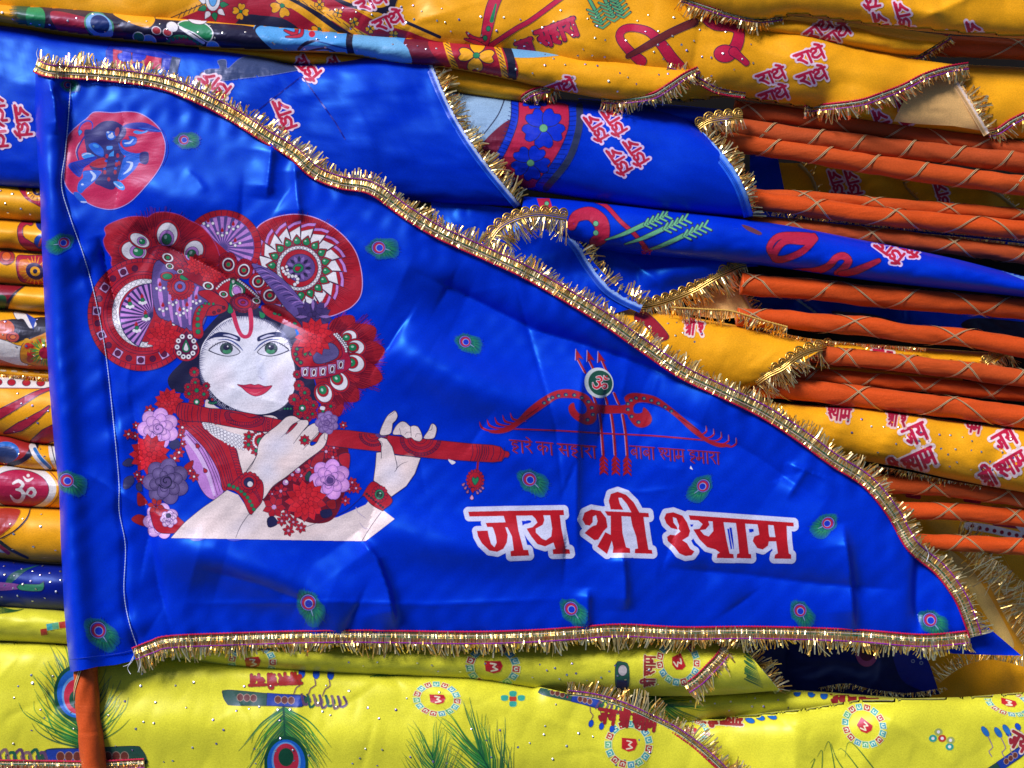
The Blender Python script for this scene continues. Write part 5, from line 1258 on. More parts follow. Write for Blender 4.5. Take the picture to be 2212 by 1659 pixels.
for p in LT: A.poly(p, TR)
A.poly([(412,305),(428,300),(455,303),(450,318),(418,318)], BLUE); A.poly([(1740,350),(1752,350),(1772,480),(1762,482)], BLUE); A.poly([(1880,352),(1905,350),(1895,372),(1884,376)], BLUE); A.poly([(1500,322),(1522,322),(1515,336),(1504,338)], BLUE)
A.build("printed_lettering", flag)

# ---- small feathers scattered over the flag
for x, y, s, r in ((148,184,21,.3),(400,303,27,.2),(135,525,30,2.9),(822,536,34,.2),(1008,740,30,.5),(148,1040,36,.6),(1147,1038,36,.7),(1516,1052,33,2.4),(1785,1132,32,2.6),(215,1365,42,.9),(668,1306,40,1.2),(1236,1318,35,.9),(1730,1322,33,1.1),(2012,1342,36,.8)):
    A = Art(MAIN, cell=0.75); feather(A, x, y, s, r); A.build("feather_print", flag)
A = Art(MAIN); A.poly([(968,992),(984,998),(976,1003)], WHITE, True); A.poly([(1492,1006),(1497,1015),(1490,1012)], WHITE); A.build("speck_print", flag)
# ------------------------------------------------------------ the surface under the pile
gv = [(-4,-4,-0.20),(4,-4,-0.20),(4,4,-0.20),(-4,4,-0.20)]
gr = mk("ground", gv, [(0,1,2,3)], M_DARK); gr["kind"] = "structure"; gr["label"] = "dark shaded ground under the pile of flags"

def rflag(label, cat="rolled flag", at=(0, 0, 0), name="rolled_flag", group=None):
    return thing(name, label, cat, P(*at), group)
BLK = (0.012, 0.010, 0.03); PRED = (0.36, 0.012, 0.03); CREAM = (0.66, 0.62, 0.66)

# ================= top edge: golden yellow flags
# big open yellow flag across the top
t = rflag("wide golden yellow flag across the top edge with flower border and bow", "flag", (1000, 60, 0), "pennant_flag")
low = [(-120,60),(300,110),(737,125),(1100,160),(1475,222),(1570,210),(1660,224),(1770,240)]
out = low + [(1830,227),(1900,209),(1985,180),(2092,143),(1990,130),(1880,108),(1760,80),(1640,40),(1500,-10),(1460,-150),(-120,-150)]
def exC(x, y):
    h = ridge(x, y, [(700,20),(1000,40),(1300,80),(1500,110)], 0.012, 70) + fold(x, y, [(1500,60),(1650,110),(1800,150),(1960,165)], 0.004, 25, 60)
    return h + fold(x, y, [(840,70),(950,30),(1080,-10)], 0.002, 10, 16)
_, C = sheet("cloth", out, pillow(-0.006, 0.034, [(low, 110, 0.045), ([(2092,143),(1880,108),(1640,40),(1500,-10)], 60, 0.02)], 31, 0.004, 220, exC), M_YEL, t)
A = Art(C)
# flower border and bands at the upper left
A.poly([(380,40),(470,-10),(560,-60),(690,-60),(690,0),(740,30),(800,60),(860,90),(800,120),(560,110),(430,80)], PRED, True)
A.stroke([(370,38),(440,8),(520,-30)], 18, GOLDY, False); A.stroke([(370,38),(440,8),(520,-30)], 2, BLK, False)
for i in range(12): A.stroke([(385+i*11,40-i*5),(392+i*11,26-i*5)], 1.6, BLK, False)
A.poly([(490,110),(520,38),(570,34),(620,44),(660,80),(640,115)], (0.02,0.02,0.05), True)
for x, y, r in ((610,12,26),(520,25,18),(706,30,22),(745,-2,24),(690,62,18)): flower4(A, x, y, r, GOLDY, GREEN, x*.1)
for i in range(9):
    a = i*.7; A.drop(460+math.cos(a)*22, 10+math.sin(a)*24, 7, a, WHITE if i % 2 else GREEN, BLK, 1.8)
A.ell(460, -2, 16, 26, 0, WHITE, BLK); A.ell(460, -4, 9, 18, 0, SKY, BLK)
A.stroke([(560,-30),(640,15),(700,55),(770,90),(840,110)], 16, GOLDY); A.stroke([(575,-30),(655,10),(730,62),(800,100),(850,110)], 12, BLK); A.stroke([(600,-30),(700,25),(770,70),(830,100)], 14, GOLDY)
for i in range(14):
    f = i/13; A.stroke([(600+f*230,-26+f*122),(612+f*230,-16+f*122)], 1.6, BLK, False)
A.stroke([(640,-30),(740,20),(820,62),(900,84),(960,95)], 24, PRED)
for i, (x, y) in enumerate(((690,10),(730,28),(765,48),(800,62),(850,76))): flower4(A, x, y, 11, GOLDY, GREEN, i)
A.stroke([(690,-30),(760,10),(840,42),(930,80),(1000,90)], 10, GOLDY); A.stroke([(700,-34),(780,8),(850,36),(950,80)], 7, BLK)
A.poly([(700,-60),(700,-20),(740,10),(790,24),(836,26),(855,10),(858,-60)], BLK, True); A.poly([(712,-60),(716,-18),(750,4),(800,16),(832,14),(842,-4),(842,-60)], GOLDY, True); A.poly([(726,-60),(730,-20),(770,0),(810,6),(826,-6),(826,-60)], PRED, True)
flower4(A, 775, -12, 24, GOLDY, GREEN, .4)
for x, y in ((770,6),(806,48)): radhe(A, x, y, 31, -.42)
# bow, words and green arrows
def red(pts, w, c=CRIM): A.fr = (0,0,1); A.stroke(pts, [a+3.2 for a in w] if isinstance(w, list) else w+3.2, INK); A.stroke(pts, w, c)
red([(1078,-20),(1062,20),(1053,60),(1046,100)], [24,24,22,16]); red([(1008,70),(1024,84),(1046,86)], [2,10,6]); red([(1004,84),(1030,92),(1046,100)], [2,8,5])
A.stroke([(1071,10),(1062,45)], [4,9], GREEN, False); A.ell(1055, 62, 5, 6, 0, GREEN, INK); A.ell(1048, 82, 5, 6, 0, GREEN, INK)
red([(1220,-10),(1150,42),(1115,62),(1060,98)], 9)
word(A, ['ka','aa'], 1116, 94, 32, -.33, .26, CRIM, INK, .08); word(A, ['sa','ha','aa','ra','aa'], 1158, 70, 36, -.36, .24, CRIM, INK, .08)
for x, y in ((1300,45),(1325,30),(1345,22)):
    red([(x-40,y-70),(x-12,y-18),(x,y+6)], 6, (0.10,0.36,0.18))
    for k in range(5):
        f = k/4; px, py = x-16+f*18, y-26+f*34
        A.stroke([(px,py+8),(px+15,py-4)], 5.5, INK); A.stroke([(px,py+8),(px-16,py+2)], 5.5, INK); A.stroke([(px,py+8),(px+14,py-3)], 3.4, (0.10,0.36,0.18)); A.stroke([(px,py+8),(px-15,py+2)], 3.4, (0.10,0.36,0.18))
red([(1385,132),(1360,110),(1340,85),(1342,68),(1362,60),(1400,68),(1428,95),(1450,125),(1468,145)], [22,18,16,15,15,18,22,24,24])
red([(1356,122),(1400,98),(1450,70),(1500,48)], [8,14,15,16], (0.14,0.02,0.02))
red([(1580,56),(1610,52),(1620,40),(1590,33),(1535,28),(1524,40),(1545,56),(1580,58),(1596,68),(1592,95),(1580,115)], [10,12,14,14,15,16,16,18,20,24,26])
A.ell(1566, 116, 24, 19, 0, CRIM, INK, 1.8); red([(1585,112),(1600,125),(1612,136)], [20,14,12])
A.poly([(1628,46),(1660,60),(1690,64),(1688,52),(1660,48)], CRIM, True, INK); A.poly([(1706,62),(1725,66),(1742,78),(1722,72)], CRIM, False, INK)
for x, y, s in ((1716,120,31),(1634,164,30),(1722,165,31),(1640,205,30)): radhe(A, x, y, s, -.33)
A.build("printed_pattern", t); sequins(C, [(700,0),(1620,40),(1640,140),(1480,190),(1000,70),(700,60)], 80, t, 3, 2.3)
ribbon_trim([(1738,236),(1800,230),(1860,222),(1900,209),(1950,190),(2000,165),(2050,150),(2092,143)], C, t, 15, 24, 1, 5, droop=0.01)
ribbon_trim([(1440,150),(1500,170),(1550,195),(1610,205)], C, t, 14, 22, -1, 6, droop=0.008)

# rolled yellow flag with a blue face in front of it
t = rflag("rolled yellow flag whose print shows a pale blue face and peacock feather", at=(700, 90, 0.02))
top = [(-140,-5),(20,9),(180,20),(350,35),(600,57),(737,70),(1070,97),(1240,118),(1475,143),(1510,150)]; bot = [(-140,22),(33,53),(167,75),(317,92),(517,108),(737,117),(860,138),(984,150),(1107,174),(1170,189),(1337,219),(1420,218),(1446,216)]
_, D = roll("cloth", top, bot, 0.012, 0.030, M_YEL, t, 0.9, 44, 0.0010, 41)
A = Art(D, st=5.0)
A.poly([(30,5),(60,20),(50,45),(70,66),(170,82),(300,98),(300,20),(180,12)], (0.03,0.01,0.03), True)
for i in range(30): A.stroke([(60,12+i*2),(26+R0.uniform(-6,8),12+i*2.1)], [4,1], (0.02,0.08,0.04), False)
A.poly([(62,16),(90,18),(98,40),(90,68),(66,60),(56,38)], (0.02,0.24,0.09), True); A.poly([(110,26),(170,34),(215,52),(170,80),(130,70)], (0.28,0.01,0.04), True)
A.ell(214, 54, 34, 26, .5, (0.05,0.24,0.14)); A.ell(214, 54, 30, 23, .5, (0.16,0.36,0.75)); A.ell(216, 52, 22, 18, .6, (0.004,0.02,0.14)); A.stroke([(195,60),(215,80),(240,74),(238,60)], [3,10,10,4], (0.16,0.36,0.75))
A.poly([(225,25),(330,40),(420,48),(560,62),(580,112),(420,104),(300,95),(260,60)], (0.012,0.010,0.035), True)
A.poly([(245,28),(330,34),(322,60),(275,48)], GOLDY, True, INK)
for x, y, r, c in ((322,88,16,SKY),(338,66,10,(0.35,0.03,0.04)),(362,70,10,(0.40,0.04,0.06)),(300,80,13,GREEN),(372,58,12,WHITE),(460,100,14,SKY),(470,118,14,SKY)): A.ell(x, y, r, r*.8, .4, c, WHITE, 1.4)
A.ell(395, 100, 36, 22, .2, (0.50,0.04,0.05), GREEN, 4); A.beads([(365,88),(400,80),(440,100),(430,118)], 4, 9, GREEN, INK)
A.poly([(385,55),(400,45),(440,50),(460,70),(450,90),(420,72)], GREEN, True, WHITE, 2.0); A.stroke([(390,60),(420,80),(440,92)], 6, WHITE); A.poly([(405,36),(450,36),(440,52),(415,50)], WHITE, True, INK)
A.poly([(548,64),(572,46),(600,50),(1000,84),(1030,160),(700,125),(590,112)], (0.07,0.30,0.72), True)
A.poly([(592,112),(630,116),(1000,140),(1000,160),(640,128)], (0.02,0.16,0.75), True)
A.poly([(548,64),(572,48),(596,112),(560,100)], (0.012,0.010,0.035), True); A.poly([(552,66),(590,48),(612,52),(606,112),(588,106)], (0.08,0.32,0.74), True)
red([(615,66),(638,74),(640,56),(628,48)], [3,7,6,2], (0.38,0.01,0.04)); red([(618,80),(650,76),(652,52)], [2,7,3], (0.38,0.01,0.04)); A.ell(674, 74, 7, col=(0.45,0.01,0.05), n=10)
A.poly([(712,56),(745,54),(780,62),(722,68)], INK, True); A.poly([(722,58),(752,57),(724,66)], CREAM); A.stroke([(690,52),(700,45),(730,48),(760,56)], [2,9,9,3], (0.22,0.02,0.05))
A.stroke([(645,106),(660,94),(690,86)], [6,8,2], INK); A.stroke([(680,88),(720,98),(760,108)], [2,3,2], (0.02,0.06,0.3)); A.stroke([(665,110),(700,104),(725,112)], [3,5,2], INK)
A.stroke([(783,78),(792,84),(790,98),(800,112)], [1.5,2.5,3,1.5], INK); A.poly([(820,82),(830,84),(830,104),(845,114),(812,112),(822,98)], (0.24,0.01,0.05), True, INK)
A.stroke([(880,52),(893,80),(898,120)], 2.2, INK)
for r in range(3):
    for k in range(2): A.ell(928+k*17+r*7, 64+r*10+k*2, 7.5, 6, 0, (0.62,0.42,0.42), (0.20,0.02,0.02), 1.4)
A.poly([(905,115),(925,96),(960,88),(985,70),(990,60),(1010,62),(1010,85),(1040,88),(1070,70),(1060,100),(1030,130),(930,130)], (0.60,0.52,0.66), True, (0.30,0.03,0.02), 2); A.poly([(955,98),(985,96),(1040,112),(1000,112)], (0.36,0.08,0.05), True)
A.poly([(1006,60),(1062,66),(1040,88),(1012,86)], (0.36,0.03,0.03), True)
A.poly([(1035,112),(1070,70),(1095,74),(1092,122)], (0.16,0.008,0.03), True); A.stroke([(1092,72),(1086,100),(1092,126)], 14, BLK)
A.poly([(1098,74),(1140,74),(1180,78),(1215,100),(1222,118),(1100,122)], (0.14,0.36,0.66), True)
A.poly([(740,72),(760,72),(760,118),(740,118)], (0.14,0.36,0.66)) if False else None
A.stroke([(762,72),(757,95),(762,120)], 2, INK)
A.poly([(880,78),(960,88),(960,150),(880,140)], (0.14,0.010,0.03), True)
A.poly([(762,70),(830,74),(868,92),(884,112),(880,140),(770,122)], (0.13,0.36,0.68), True); A.stroke([(758,66),(754,95),(762,125)], 14, BLK)
A.poly([(930,84),(1085,98),(1112,172),(975,152)], PRED, True); A.stroke([(962,86),(972,120),(985,150)], 13, GOLDY); A.stroke([(1072,96),(1084,130),(1092,172)], 13, GOLDY); A.stroke([(1092,98),(1104,130),(1108,178)], 17, BLK)
for i in range(8):
    A.stroke([(958+i*3,88+i*8),(970+i*3,96+i*8)], 1.8, BLK, False); A.stroke([(1068+i*3,98+i*9),(1080+i*3,108+i*9)], 1.8, BLK, False)
flower4(A, 1029, 120, 39, GOLDY, GREEN, .1, 4, .85, INK, 1.8)
radhe(A, 1180, 190, 30, -.35)
A.build("printed_pattern", t); sequins(D, [(-20,0),(400,50),(1475,143),(1440,213),(700,115),(0,50)], 55, t, 8, 2.4)
ribbon_trim([(1300,216),(1350,217),(1410,208),(1450,185),(1480,165),(1512,150)], D, t, 15, 22, 1, 7, droop=0.01)

# thin yellow roll below it
t = rflag("thin yellow roll squeezed below the roll with the blue face", at=(1000, 170, -0.02))
_, G = roll("cloth", [(430,95),(700,112),(984,140),(1140,172),(1204,186)], [(430,112),(640,142),(760,150),(984,200),(1120,222),(1180,218)], -0.006, 0.026, M_YEL, t, 0.9, 36, 0.001, 43)
A = Art(G)
for x, y in ((655,120),(722,122)): word(A, ['ra','aa'], x, y, 26, 1.1, .2, CRIM, (0.7,0.55,0.7), .2)
A.build("printed_lettering", t); ribbon_trim([(1122,222),(1140,206),(1165,196),(1206,190)], G, t, 15, 24, 1, 9, droop=0.012)

# top right flaps
t = rflag("golden yellow flap in the top corner above the short dark pole", "flag", (1900, 20, 0.04), "pennant_flag")
low = [(1475,4),(1540,29),(1600,44),(1642,48),(1720,34),(1890,58),(2060,74),(2212,84),(2330,92)]
_, T1 = sheet("cloth", low + [(2330,-150),(1430,-150)], pillow(0.018, 0.036, [(low, 60, 0.03)], 51, 0.004, 200, lambda x, y: fold(x, y, [(1860,-20),(1960,20),(2060,30)], 0.004, 12, 30)+fold(x, y, [(1990,40),(2080,0),(2130,-40)], 0.005, 14, 20)), M_YEL, t)
A = Art(T1)
for x, y in ((1860,-40),(1886,30),(1932,8),(2088,50),(2046,72)): radhe(A, x, y, 32, 1.28, back=True)
A.build("printed_lettering", t); ribbon_trim([(1470,-2),(1530,18),(1580,34),(1640,44),(1690,38)], T1, t, 12, 24, 1, 10, droop=0.012)
t = rflag("small yellow roll whose end wraps the short dark orange pole", at=(1850, 95, 0))
_, T2 = roll("cloth", [(1590,36),(1720,36),(1890,56),(2040,76),(2052,78)], [(1570,60),(1720,86),(1850,108),(1930,121),(1978,123)], -0.004, 0.032, M_YEL, t, 0.9, 36, 0.001, 53)
A = Art(T2); radhe(A, 1738, 72, 30, -.6); radhe(A, 1776, 84, 30, -.6); A.build("printed_lettering", t)
ribbon_trim([(1968,124),(1990,118),(2020,100),(2052,78)], T2, t, 12, 18, 1, 11, droop=0.015)
t = rflag("yellow roll with a pale folded-back corner and gold fringe", at=(2000, 220, -0.02))
_, E = roll("cloth", [(1790,158),(1960,140),(2050,138),(2212,146),(2340,152)], [(1790,250),(1860,262),(1960,278),(2212,307),(2340,318)], -0.038, 0.048, M_YEL, t, 0.6, 44, 0.0012, 55)
A = Art(E)
for x, y in ((1886,242),(1936,212)): radhe(A, x, y, 32, 1.2, back=True)
A.build("printed_lettering", t)
_, EC = sheet("folded_corner", [(1968,186),(2010,168),(2055,156),(2072,170),(2098,215),(2136,285),(2060,272),(1985,268),(1930,262)], lambda x, y: np.array([E.h(a, b) for a, b in zip(x, y)])*0.6 + 0.0105, M_PEACH, t)
selvage([(2056,158),(2075,185),(2100,225),(2137,287)], EC, t, 34, -1, 12, (0.75,0.6,0.55), 14, (0.7,0.42,0.2), name="frayed_hem")
ribbon_trim([(2135,290),(2160,282),(2190,262),(2240,240),(2300,225)], E, t, 15, 22, 1, 13, droop=0.012)

# ================= blue flags, upper middle
t = rflag("broad blue flag folded flat behind the open flag, with long pale frayed hem", "flag", (500, 260, 0.02), "pennant_flag")
_, F1 = roll("cloth", [(-140,40),(33,58),(167,80),(517,112),(640,139),(760,126),(905,112),(925,114)], [(-140,392),(90,408),(400,420),(700,428),(1000,442),(1130,448)], -0.004, 0.044, M_BLUE, t, 0.45, 72, 0.0026, 61, -26, scale=110)
A = Art(F1)
A.poly([(243,102),(320,110),(350,125),(348,150),(243,150)], CRIM, False, INK, 1.5); flower4(A, 285, 135, 34, BLUE, None, -.8); A.poly([(238,96),(350,112),(372,124),(372,150),(350,150),(350,126),(244,106),(244,150),(228,150),(230,110)], (0.002,0.02,0.45), False, (0.0,0.006,0.2), 1.2)
A.poly([(372,122),(390,126),(380,170),(362,165)], (0.03,0.05,0.13)); A.poly([(425,185),(432,160),(450,150),(475,148),(470,132),(488,130),(492,148),(520,126),(560,122),(680,140),(600,160),(520,170),(450,180)], (0.035,0.055,0.16), True, (0.10,0.14,0.35), 1.2)
for x, y, r in ((628,128,.75),(430,172,.6),(590,222,1.15),(-22,200,1.4),(32,230,1.4),(-20,255,1.4)): radhe(A, x, y, 34, r, back=True)
A.stroke([(560,236),(650,166),(655,168),(725,265),(745,300)], 2.2, (0.001,0.008,0.25), False)  # crease of the folded flap, its shade drawn as a dark blue line
A.build("printed_pattern", t)
selvage(F1.end, F1, t, 34, -1, 14, (0.42,0.52,0.85), 15, (0.01,0.09,0.72))

t = rflag("blue rolled flag with a crimson band of blue flowers and four stacked red words", at=(1300, 330, 0))
_, J = roll("cloth", [(930,190),(1110,206),(1290,220),(1440,238),(1505,272)], [(930,385),(1120,408),(1260,430),(1400,452),(1560,468),(1628,470)], -0.020, 0.052, M_BLUE, t, 0.75, 56, 0.0016, 63, 24, scale=90)
A = Art(J)
A.poly([(960,195),(1090,205),(1108,215),(1104,250),(1085,300),(1060,330),(980,330)], (0.24,0.38,0.62), True); A.stroke([(1090,215),(1075,250),(1045,290)], 2.4, INK)
A.poly([(1030,330),(1060,290),(1105,258),(1120,290),(1085,360),(1050,350)], (0.14,0.008,0.03), True)
A.poly([(1110,214),(1170,218),(1228,228),(1230,260),(1215,320),(1180,370),(1150,405),(1080,390),(1060,370),(1095,320),(1112,265)], (0.40,0.014,0.06), True)
for pts, w, c in (([(1112,212),(1110,262),(1088,320),(1060,360)], 17, (0.002,0.03,0.55)),([(1236,226),(1236,275),(1212,335),(1165,400)], 17, (0.002,0.03,0.55)),([(1252,230),(1250,280),(1228,345),(1180,405)], 15, (0.025,0.035,0.10))): A.stroke(pts, w, c)
for pts in ([(1104,212),(1102,262),(1080,318),(1056,350)],[(1120,213),(1118,265),(1096,322),(1070,365)],[(1228,226),(1228,275),(1204,333),(1158,396)]): A.stroke(pts, 1.8, INK)
for i in range(17):
    f = i/16
    A.stroke([(1104-f*42+6*math.sin(f*3),216+f*135),(1121-f*40+6*math.sin(f*3),222+f*135)], 1.4, (0.0,0.005,0.15), False); A.stroke([(1230-f*f*65,232+f*162),(1246-f*f*65,230+f*165)], 1.4, (0.0,0.005,0.15), False)
flower4(A, 1174, 277, 46, BLUE, (0.12,0.35,0.18), .3, 5, .95, INK, 1.6); flower4(A, 1146, 352, 42, BLUE, (0.12,0.35,0.18), .2, 5, .9, INK, 1.6); flower4(A, 1155, 218, 30, BLUE, None, .3, 5, .6, INK, 1.4)
for x, y in ((1262,256),(1300,244),(1311,328),(1347,309)): radhe(A, x, y, 31, .95, (0.42,0.014,0.05), (0.60,0.46,0.78), True)
A.build("printed_pattern", t)
selvage(J.end, J, t, 32, -1, 15, (0.12,0.28,0.80), 20, (0.01,0.10,0.72))
t = rflag("sliver of a blue roll with scalloped gold lace wedged behind the flower-banded blue roll", at=(1450, 245, -0.03))
_, J0 = roll("cloth", [(1250,212),(1475,228),(1600,240)], [(1250,240),(1490,276),(1530,285)], -0.032, 0.034, M_BLUE, t, 0.9, 32, 0.001, 64)
lace_trim([(1508,276),(1530,262),(1560,256),(1604,252)], J0, t, 30, 1, 15, hs=[.012,.016,.018,.016])

t = rflag("long blue roll printed with green arrows and a red looping stroke", at=(1650, 540, 0.0))
_, K = roll("cloth", [(1132,424),(1160,426),(1300,438),(1640,478),(1860,518),(2050,556),(2212,597),(2340,625)], [(1120,492),(1160,506),(1300,541),(1590,568),(1680,578),(1900,609),(2212,642),(2340,662)], -0.008, 0.036, M_BLUE, t, 0.85, 44, 0.0013, 65)
A = Art(K)
redb = (0.40,0.014,0.05); SG = (0.12,0.38,0.22)
def redk(pts, w, c=redb): A.stroke(pts, [a+3 for a in w] if isinstance(w, list) else w+3, INK); A.stroke(pts, w, c)
A.stroke([(1172,425),(1180,450)], 26, redb, False); A.ell(1181, 440, 5, col=SG, ol=INK)
redk([(1235,488),(1245,468),(1275,462),(1298,482),(1300,510),(1285,522)], [18,24,28,32,30,22]); A.ell(1287, 483, 6, col=SG, ol=INK); A.ell(1287, 503, 6, col=SG, ol=INK)
redk([(1282,432),(1310,446),(1340,478),(1370,505),(1395,535)], 8)
for dx, dy in ((0,0),(42,9),(85,24)):
    redk([(1308+dx,518+dy),(1345+dx,506+dy),(1385+dx,488+dy),(1440+dx*.9,464+dy)], [2,8,9,5], SG)
    for k in range(5):
        px, py = 1392+dx+k*11, 486+dy-k*5
        for qx, qy in ((8,-14),(16,8)): A.stroke([(px,py),(px+qx,py+qy)], 6, INK); 
        for qx, qy in ((8,-13),(15,7)): A.stroke([(px,py),(px+qx,py+qy)], 3.6, SG)
redk([(1757,510),(1745,522),(1700,520),(1680,535),(1672,555),(1690,560),(1730,545),(1755,522),(1758,512),(1720,508),(1680,512),(1662,535),(1672,555)], [12,14,14,14,14,13,13,13,12,12,13,13,12])
redk([(1712,585),(1758,586),(1790,574),(1806,557),(1822,553),(1833,564),(1822,579),(1808,590)], [7,13,15,14,14,15,15,12]); redk([(1815,592),(1850,584),(1898,563)], [12,15,9])
A.poly([(1602,486),(1620,490),(1645,503),(1640,508),(1615,498)], (0.10,0.03,0.05), True)
radhe(A, 1890, 532, 32, .62, (0.42,0.014,0.05), (0.60,0.46,0.78), True); radhe(A, 1925, 524, 32, .5, (0.42,0.014,0.05), (0.60,0.46,0.78), True); word(A, ['ra','dha'], 1388, 535, 18, .3, .2, redb, None)
A.build("printed_pattern", t)
A = Art(K); A.stroke([(2098,560),(2140,570),(2190,590),(2215,600)], [3,8,12,12], (0.10,0.26,0.75)); A.stroke([(2120,560),(2170,575),(2215,592)], 2, (0.3,0.45,0.85)); A.build("frayed_hem", t)

t = rflag("blue flap with a pale frayed hem meeting the open flag's gold edge", "flag", (1200, 560, -0.01), "pennant_flag")
outa = [(930,428),(1080,448),(1200,462),(1240,505),(1285,570),(1330,618),(1388,660),(1280,690),(1100,600),(940,520)]
_, LA = sheet("cloth", outa, pillow(-0.008, 0.022, [], 71, 0.004, 120, lambda x, y: fold(x, y, [(1090,520),(1150,470),(1210,450)], 0.006, 16, 30)), M_BLUE, t)
selvage([(1192,462),(1215,490),(1250,530),(1275,570),(1310,615),(1345,640),(1388,660)], LA, t, 38, -1, 16, (0.22,0.36,0.78), 17, (0.01,0.07,0.55))
lace_trim([(1052,527),(1075,495),(1100,478),(1130,467),(1170,462),(1225,470)], LA, t, 46, 1, 17, hs=[0.056,0.054,0.052,0.052,0.050,0.044])
t = rflag("deep blue flap in the gap below the long blue roll, edged with scalloped gold lace", "flag", (1450, 600, -0.03), "pennant_flag")
outb = [(1215,470),(1300,530),(1600,560),(1640,575),(1590,578),(1545,600),(1500,628),(1450,648),(1405,660),(1375,660),(1300,620)]
_, LB_ = sheet("cloth", outb, pillow(-0.03, 0.018, [], 73, 0.003, 130, lambda x, y: ridge(x, y, [(1380,600),(1480,585),(1580,570)], .012, 26) + fold(x, y, [(1330,545),(1400,590),(1450,640)], .003, 8, 12)), M_BLUE, t)
lace_trim([(1372,664),(1405,660),(1450,647),(1500,626),(1545,600),(1590,578),(1612,572)], LB_, t, 40, 1, 18)
t = rflag("small pale-backed yellow flag corner with gold fringe poking out beside the lace", "flag", (1575, 655, -0.04), "pennant_flag")
_, PB = sheet("cloth", [(1500,640),(1560,622),(1590,618),(1612,640),(1632,680),(1560,690),(1490,680)], pillow(-0.035, 0.01, [], 74, 0.002, 80), M_PEACH, t)
selvage([(1590,618),(1612,642),(1632,682)], PB, t, 26, -1, 19, (0.65,0.5,0.35), 10, (0.6,0.35,0.1))

# ================= layers seen between the poles on the right
t = rflag("shaded yellow flag with scattered red words lying deep between the upper poles", "flag", (1950, 420, -0.07), "pennant_flag")
_, Y0 = sheet("cloth", [(1640,350),(1800,355),(2340,400),(2340,490),(1640,440)], pillow(-0.115, 0.01, [], 81, 0.004, 120), M_YEL, t)
A = Art(Y0)
for x, y in ((1790,372),(1825,372),(2018,398)): radhe(A, x, y, 28, 1.25, back=True)
A.build("printed_lettering", t); selvage([(1728,352),(1755,380),(1768,415)], Y0, t, 24, -1, 20, (0.5,0.4,0.2), 8, (0.5,0.28,0.02)); selvage([(2110,402),(2150,412),(2195,445)], Y0, t, 16, -1, 21, (0.5,0.4,0.2), 8, (0.5,0.28,0.02)); selvage([(1955,392),(1962,405),(1985,430)], Y0, t, 22, -1, 22, (0.5,0.2,0.05), 6, (0.4,0.18,0.02))
t = rflag("dark blue strip edged with a long run of gold tinsel between two middle poles", "flag", (1900, 490, -0.06), "pennant_flag")
_, B2 = sheet("cloth", [(1620,330),(1680,340),(1700,440),(1800,462),(2340,515),(2340,570),(1620,500)], pillow(-0.095, 0.012, [], 82, 0.004, 90), M_BLUE, t)
q = [(1660,470),(1800,484),(1950,500),(2100,514),(2330,540)]; R1 = random.Random(5); qq = cr(q, 4)
fringe(qq, hs_on(B2, qq, 0.006), 0, 30, 1, t, R1, step=2.6, wid=3.0, spread=1.2, droop=0.0, name="tinsel"); fringe(qq, hs_on(B2, qq, 0.004), 4, 18, -1, t, R1, step=4, wid=2.4, spread=1.4, droop=0.0, name="tinsel")
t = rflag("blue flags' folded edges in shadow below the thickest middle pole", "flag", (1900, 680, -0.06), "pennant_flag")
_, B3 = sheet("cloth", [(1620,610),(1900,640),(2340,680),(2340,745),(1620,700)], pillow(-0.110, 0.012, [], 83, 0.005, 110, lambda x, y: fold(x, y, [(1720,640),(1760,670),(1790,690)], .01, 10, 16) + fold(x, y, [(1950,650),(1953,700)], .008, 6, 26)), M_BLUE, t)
A = Art(B3); A.stroke([(1723,648),(1748,665),(1774,685)], 5, (0.10,0.22,0.55)); A.stroke([(1800,675),(1880,682),(1940,700)], 7, (0.02,0.03,0.09)); A.poly([(2090,690),(2160,690),(2340,715),(2340,745),(2100,715)], (0.004,0.005,0.02), True); A.build("frayed_hem", t)  # pale edge line, navy streak and near-black patch drawn on the blue

t = rflag("plain yellow roll with wide scalloped gold lace on its slanting end", at=(1550, 740, 0))
_, Y1 = roll("cloth", [(1270,628),(1370,668),(1475,683),(1600,704),(1700,728),(1790,746)], [(1270,790),(1400,838),(1550,856),(1650,832)], -0.018, 0.042, M_YEL, t, 0.8, 44, 0.0018, 91)
A = Art(Y1); word(A, ['shri',' ','sh'], 1482, 695, 26, .12, .2, CRIM, (.72,.58,.6), .18); A.poly([(1382,668),(1415,690),(1445,728),(1420,735),(1395,705),(1370,690)], (0.24,0.008,0.02), True, INK, 1.4); A.build("printed_lettering", t); sequins(Y1, [(1390,675),(1550,705),(1500,740),(1400,710)], 8, t, 23)
lace_trim([(1634,828),(1660,810),(1690,795),(1720,772),(1750,758),(1800,748)], Y1, t, 40, 1, 24)
q = [(1450,664),(1520,668),(1580,672),(1640,690),(1700,706)]; qq = cr(q, 3); fringe(qq, [0.012]*len(qq), 0, 28, 1, t, random.Random(9), step=1.8, wid=2.0, spread=.25, droop=0.008, name="gold_fringe"); thread("gold_cord", qq, [0.012]*len(qq), 0, 2, (0.6,0.35,0.08), t, .3)
q = [(1640,705),(1730,728),(1850,742),(2000,752)]; qq = cr(q, 3); fringe(qq, [0.0]*len(qq), 0, 9, 1, t, random.Random(10), step=2.6, wid=2.0, spread=.5, droop=0.004, name="gold_fringe")
t = rflag("narrow yellow roll threaded between two poles, gold lace at its tip", at=(1950, 775, -0.03))
_, Y2 = roll("cloth", [(1640,716),(1735,730),(1980,750),(2176,764)], [(1640,764),(1740,772),(1980,794),(2124,800)], -0.038, 0.030, M_YEL, t, 0.8, 36, 0.001, 93)
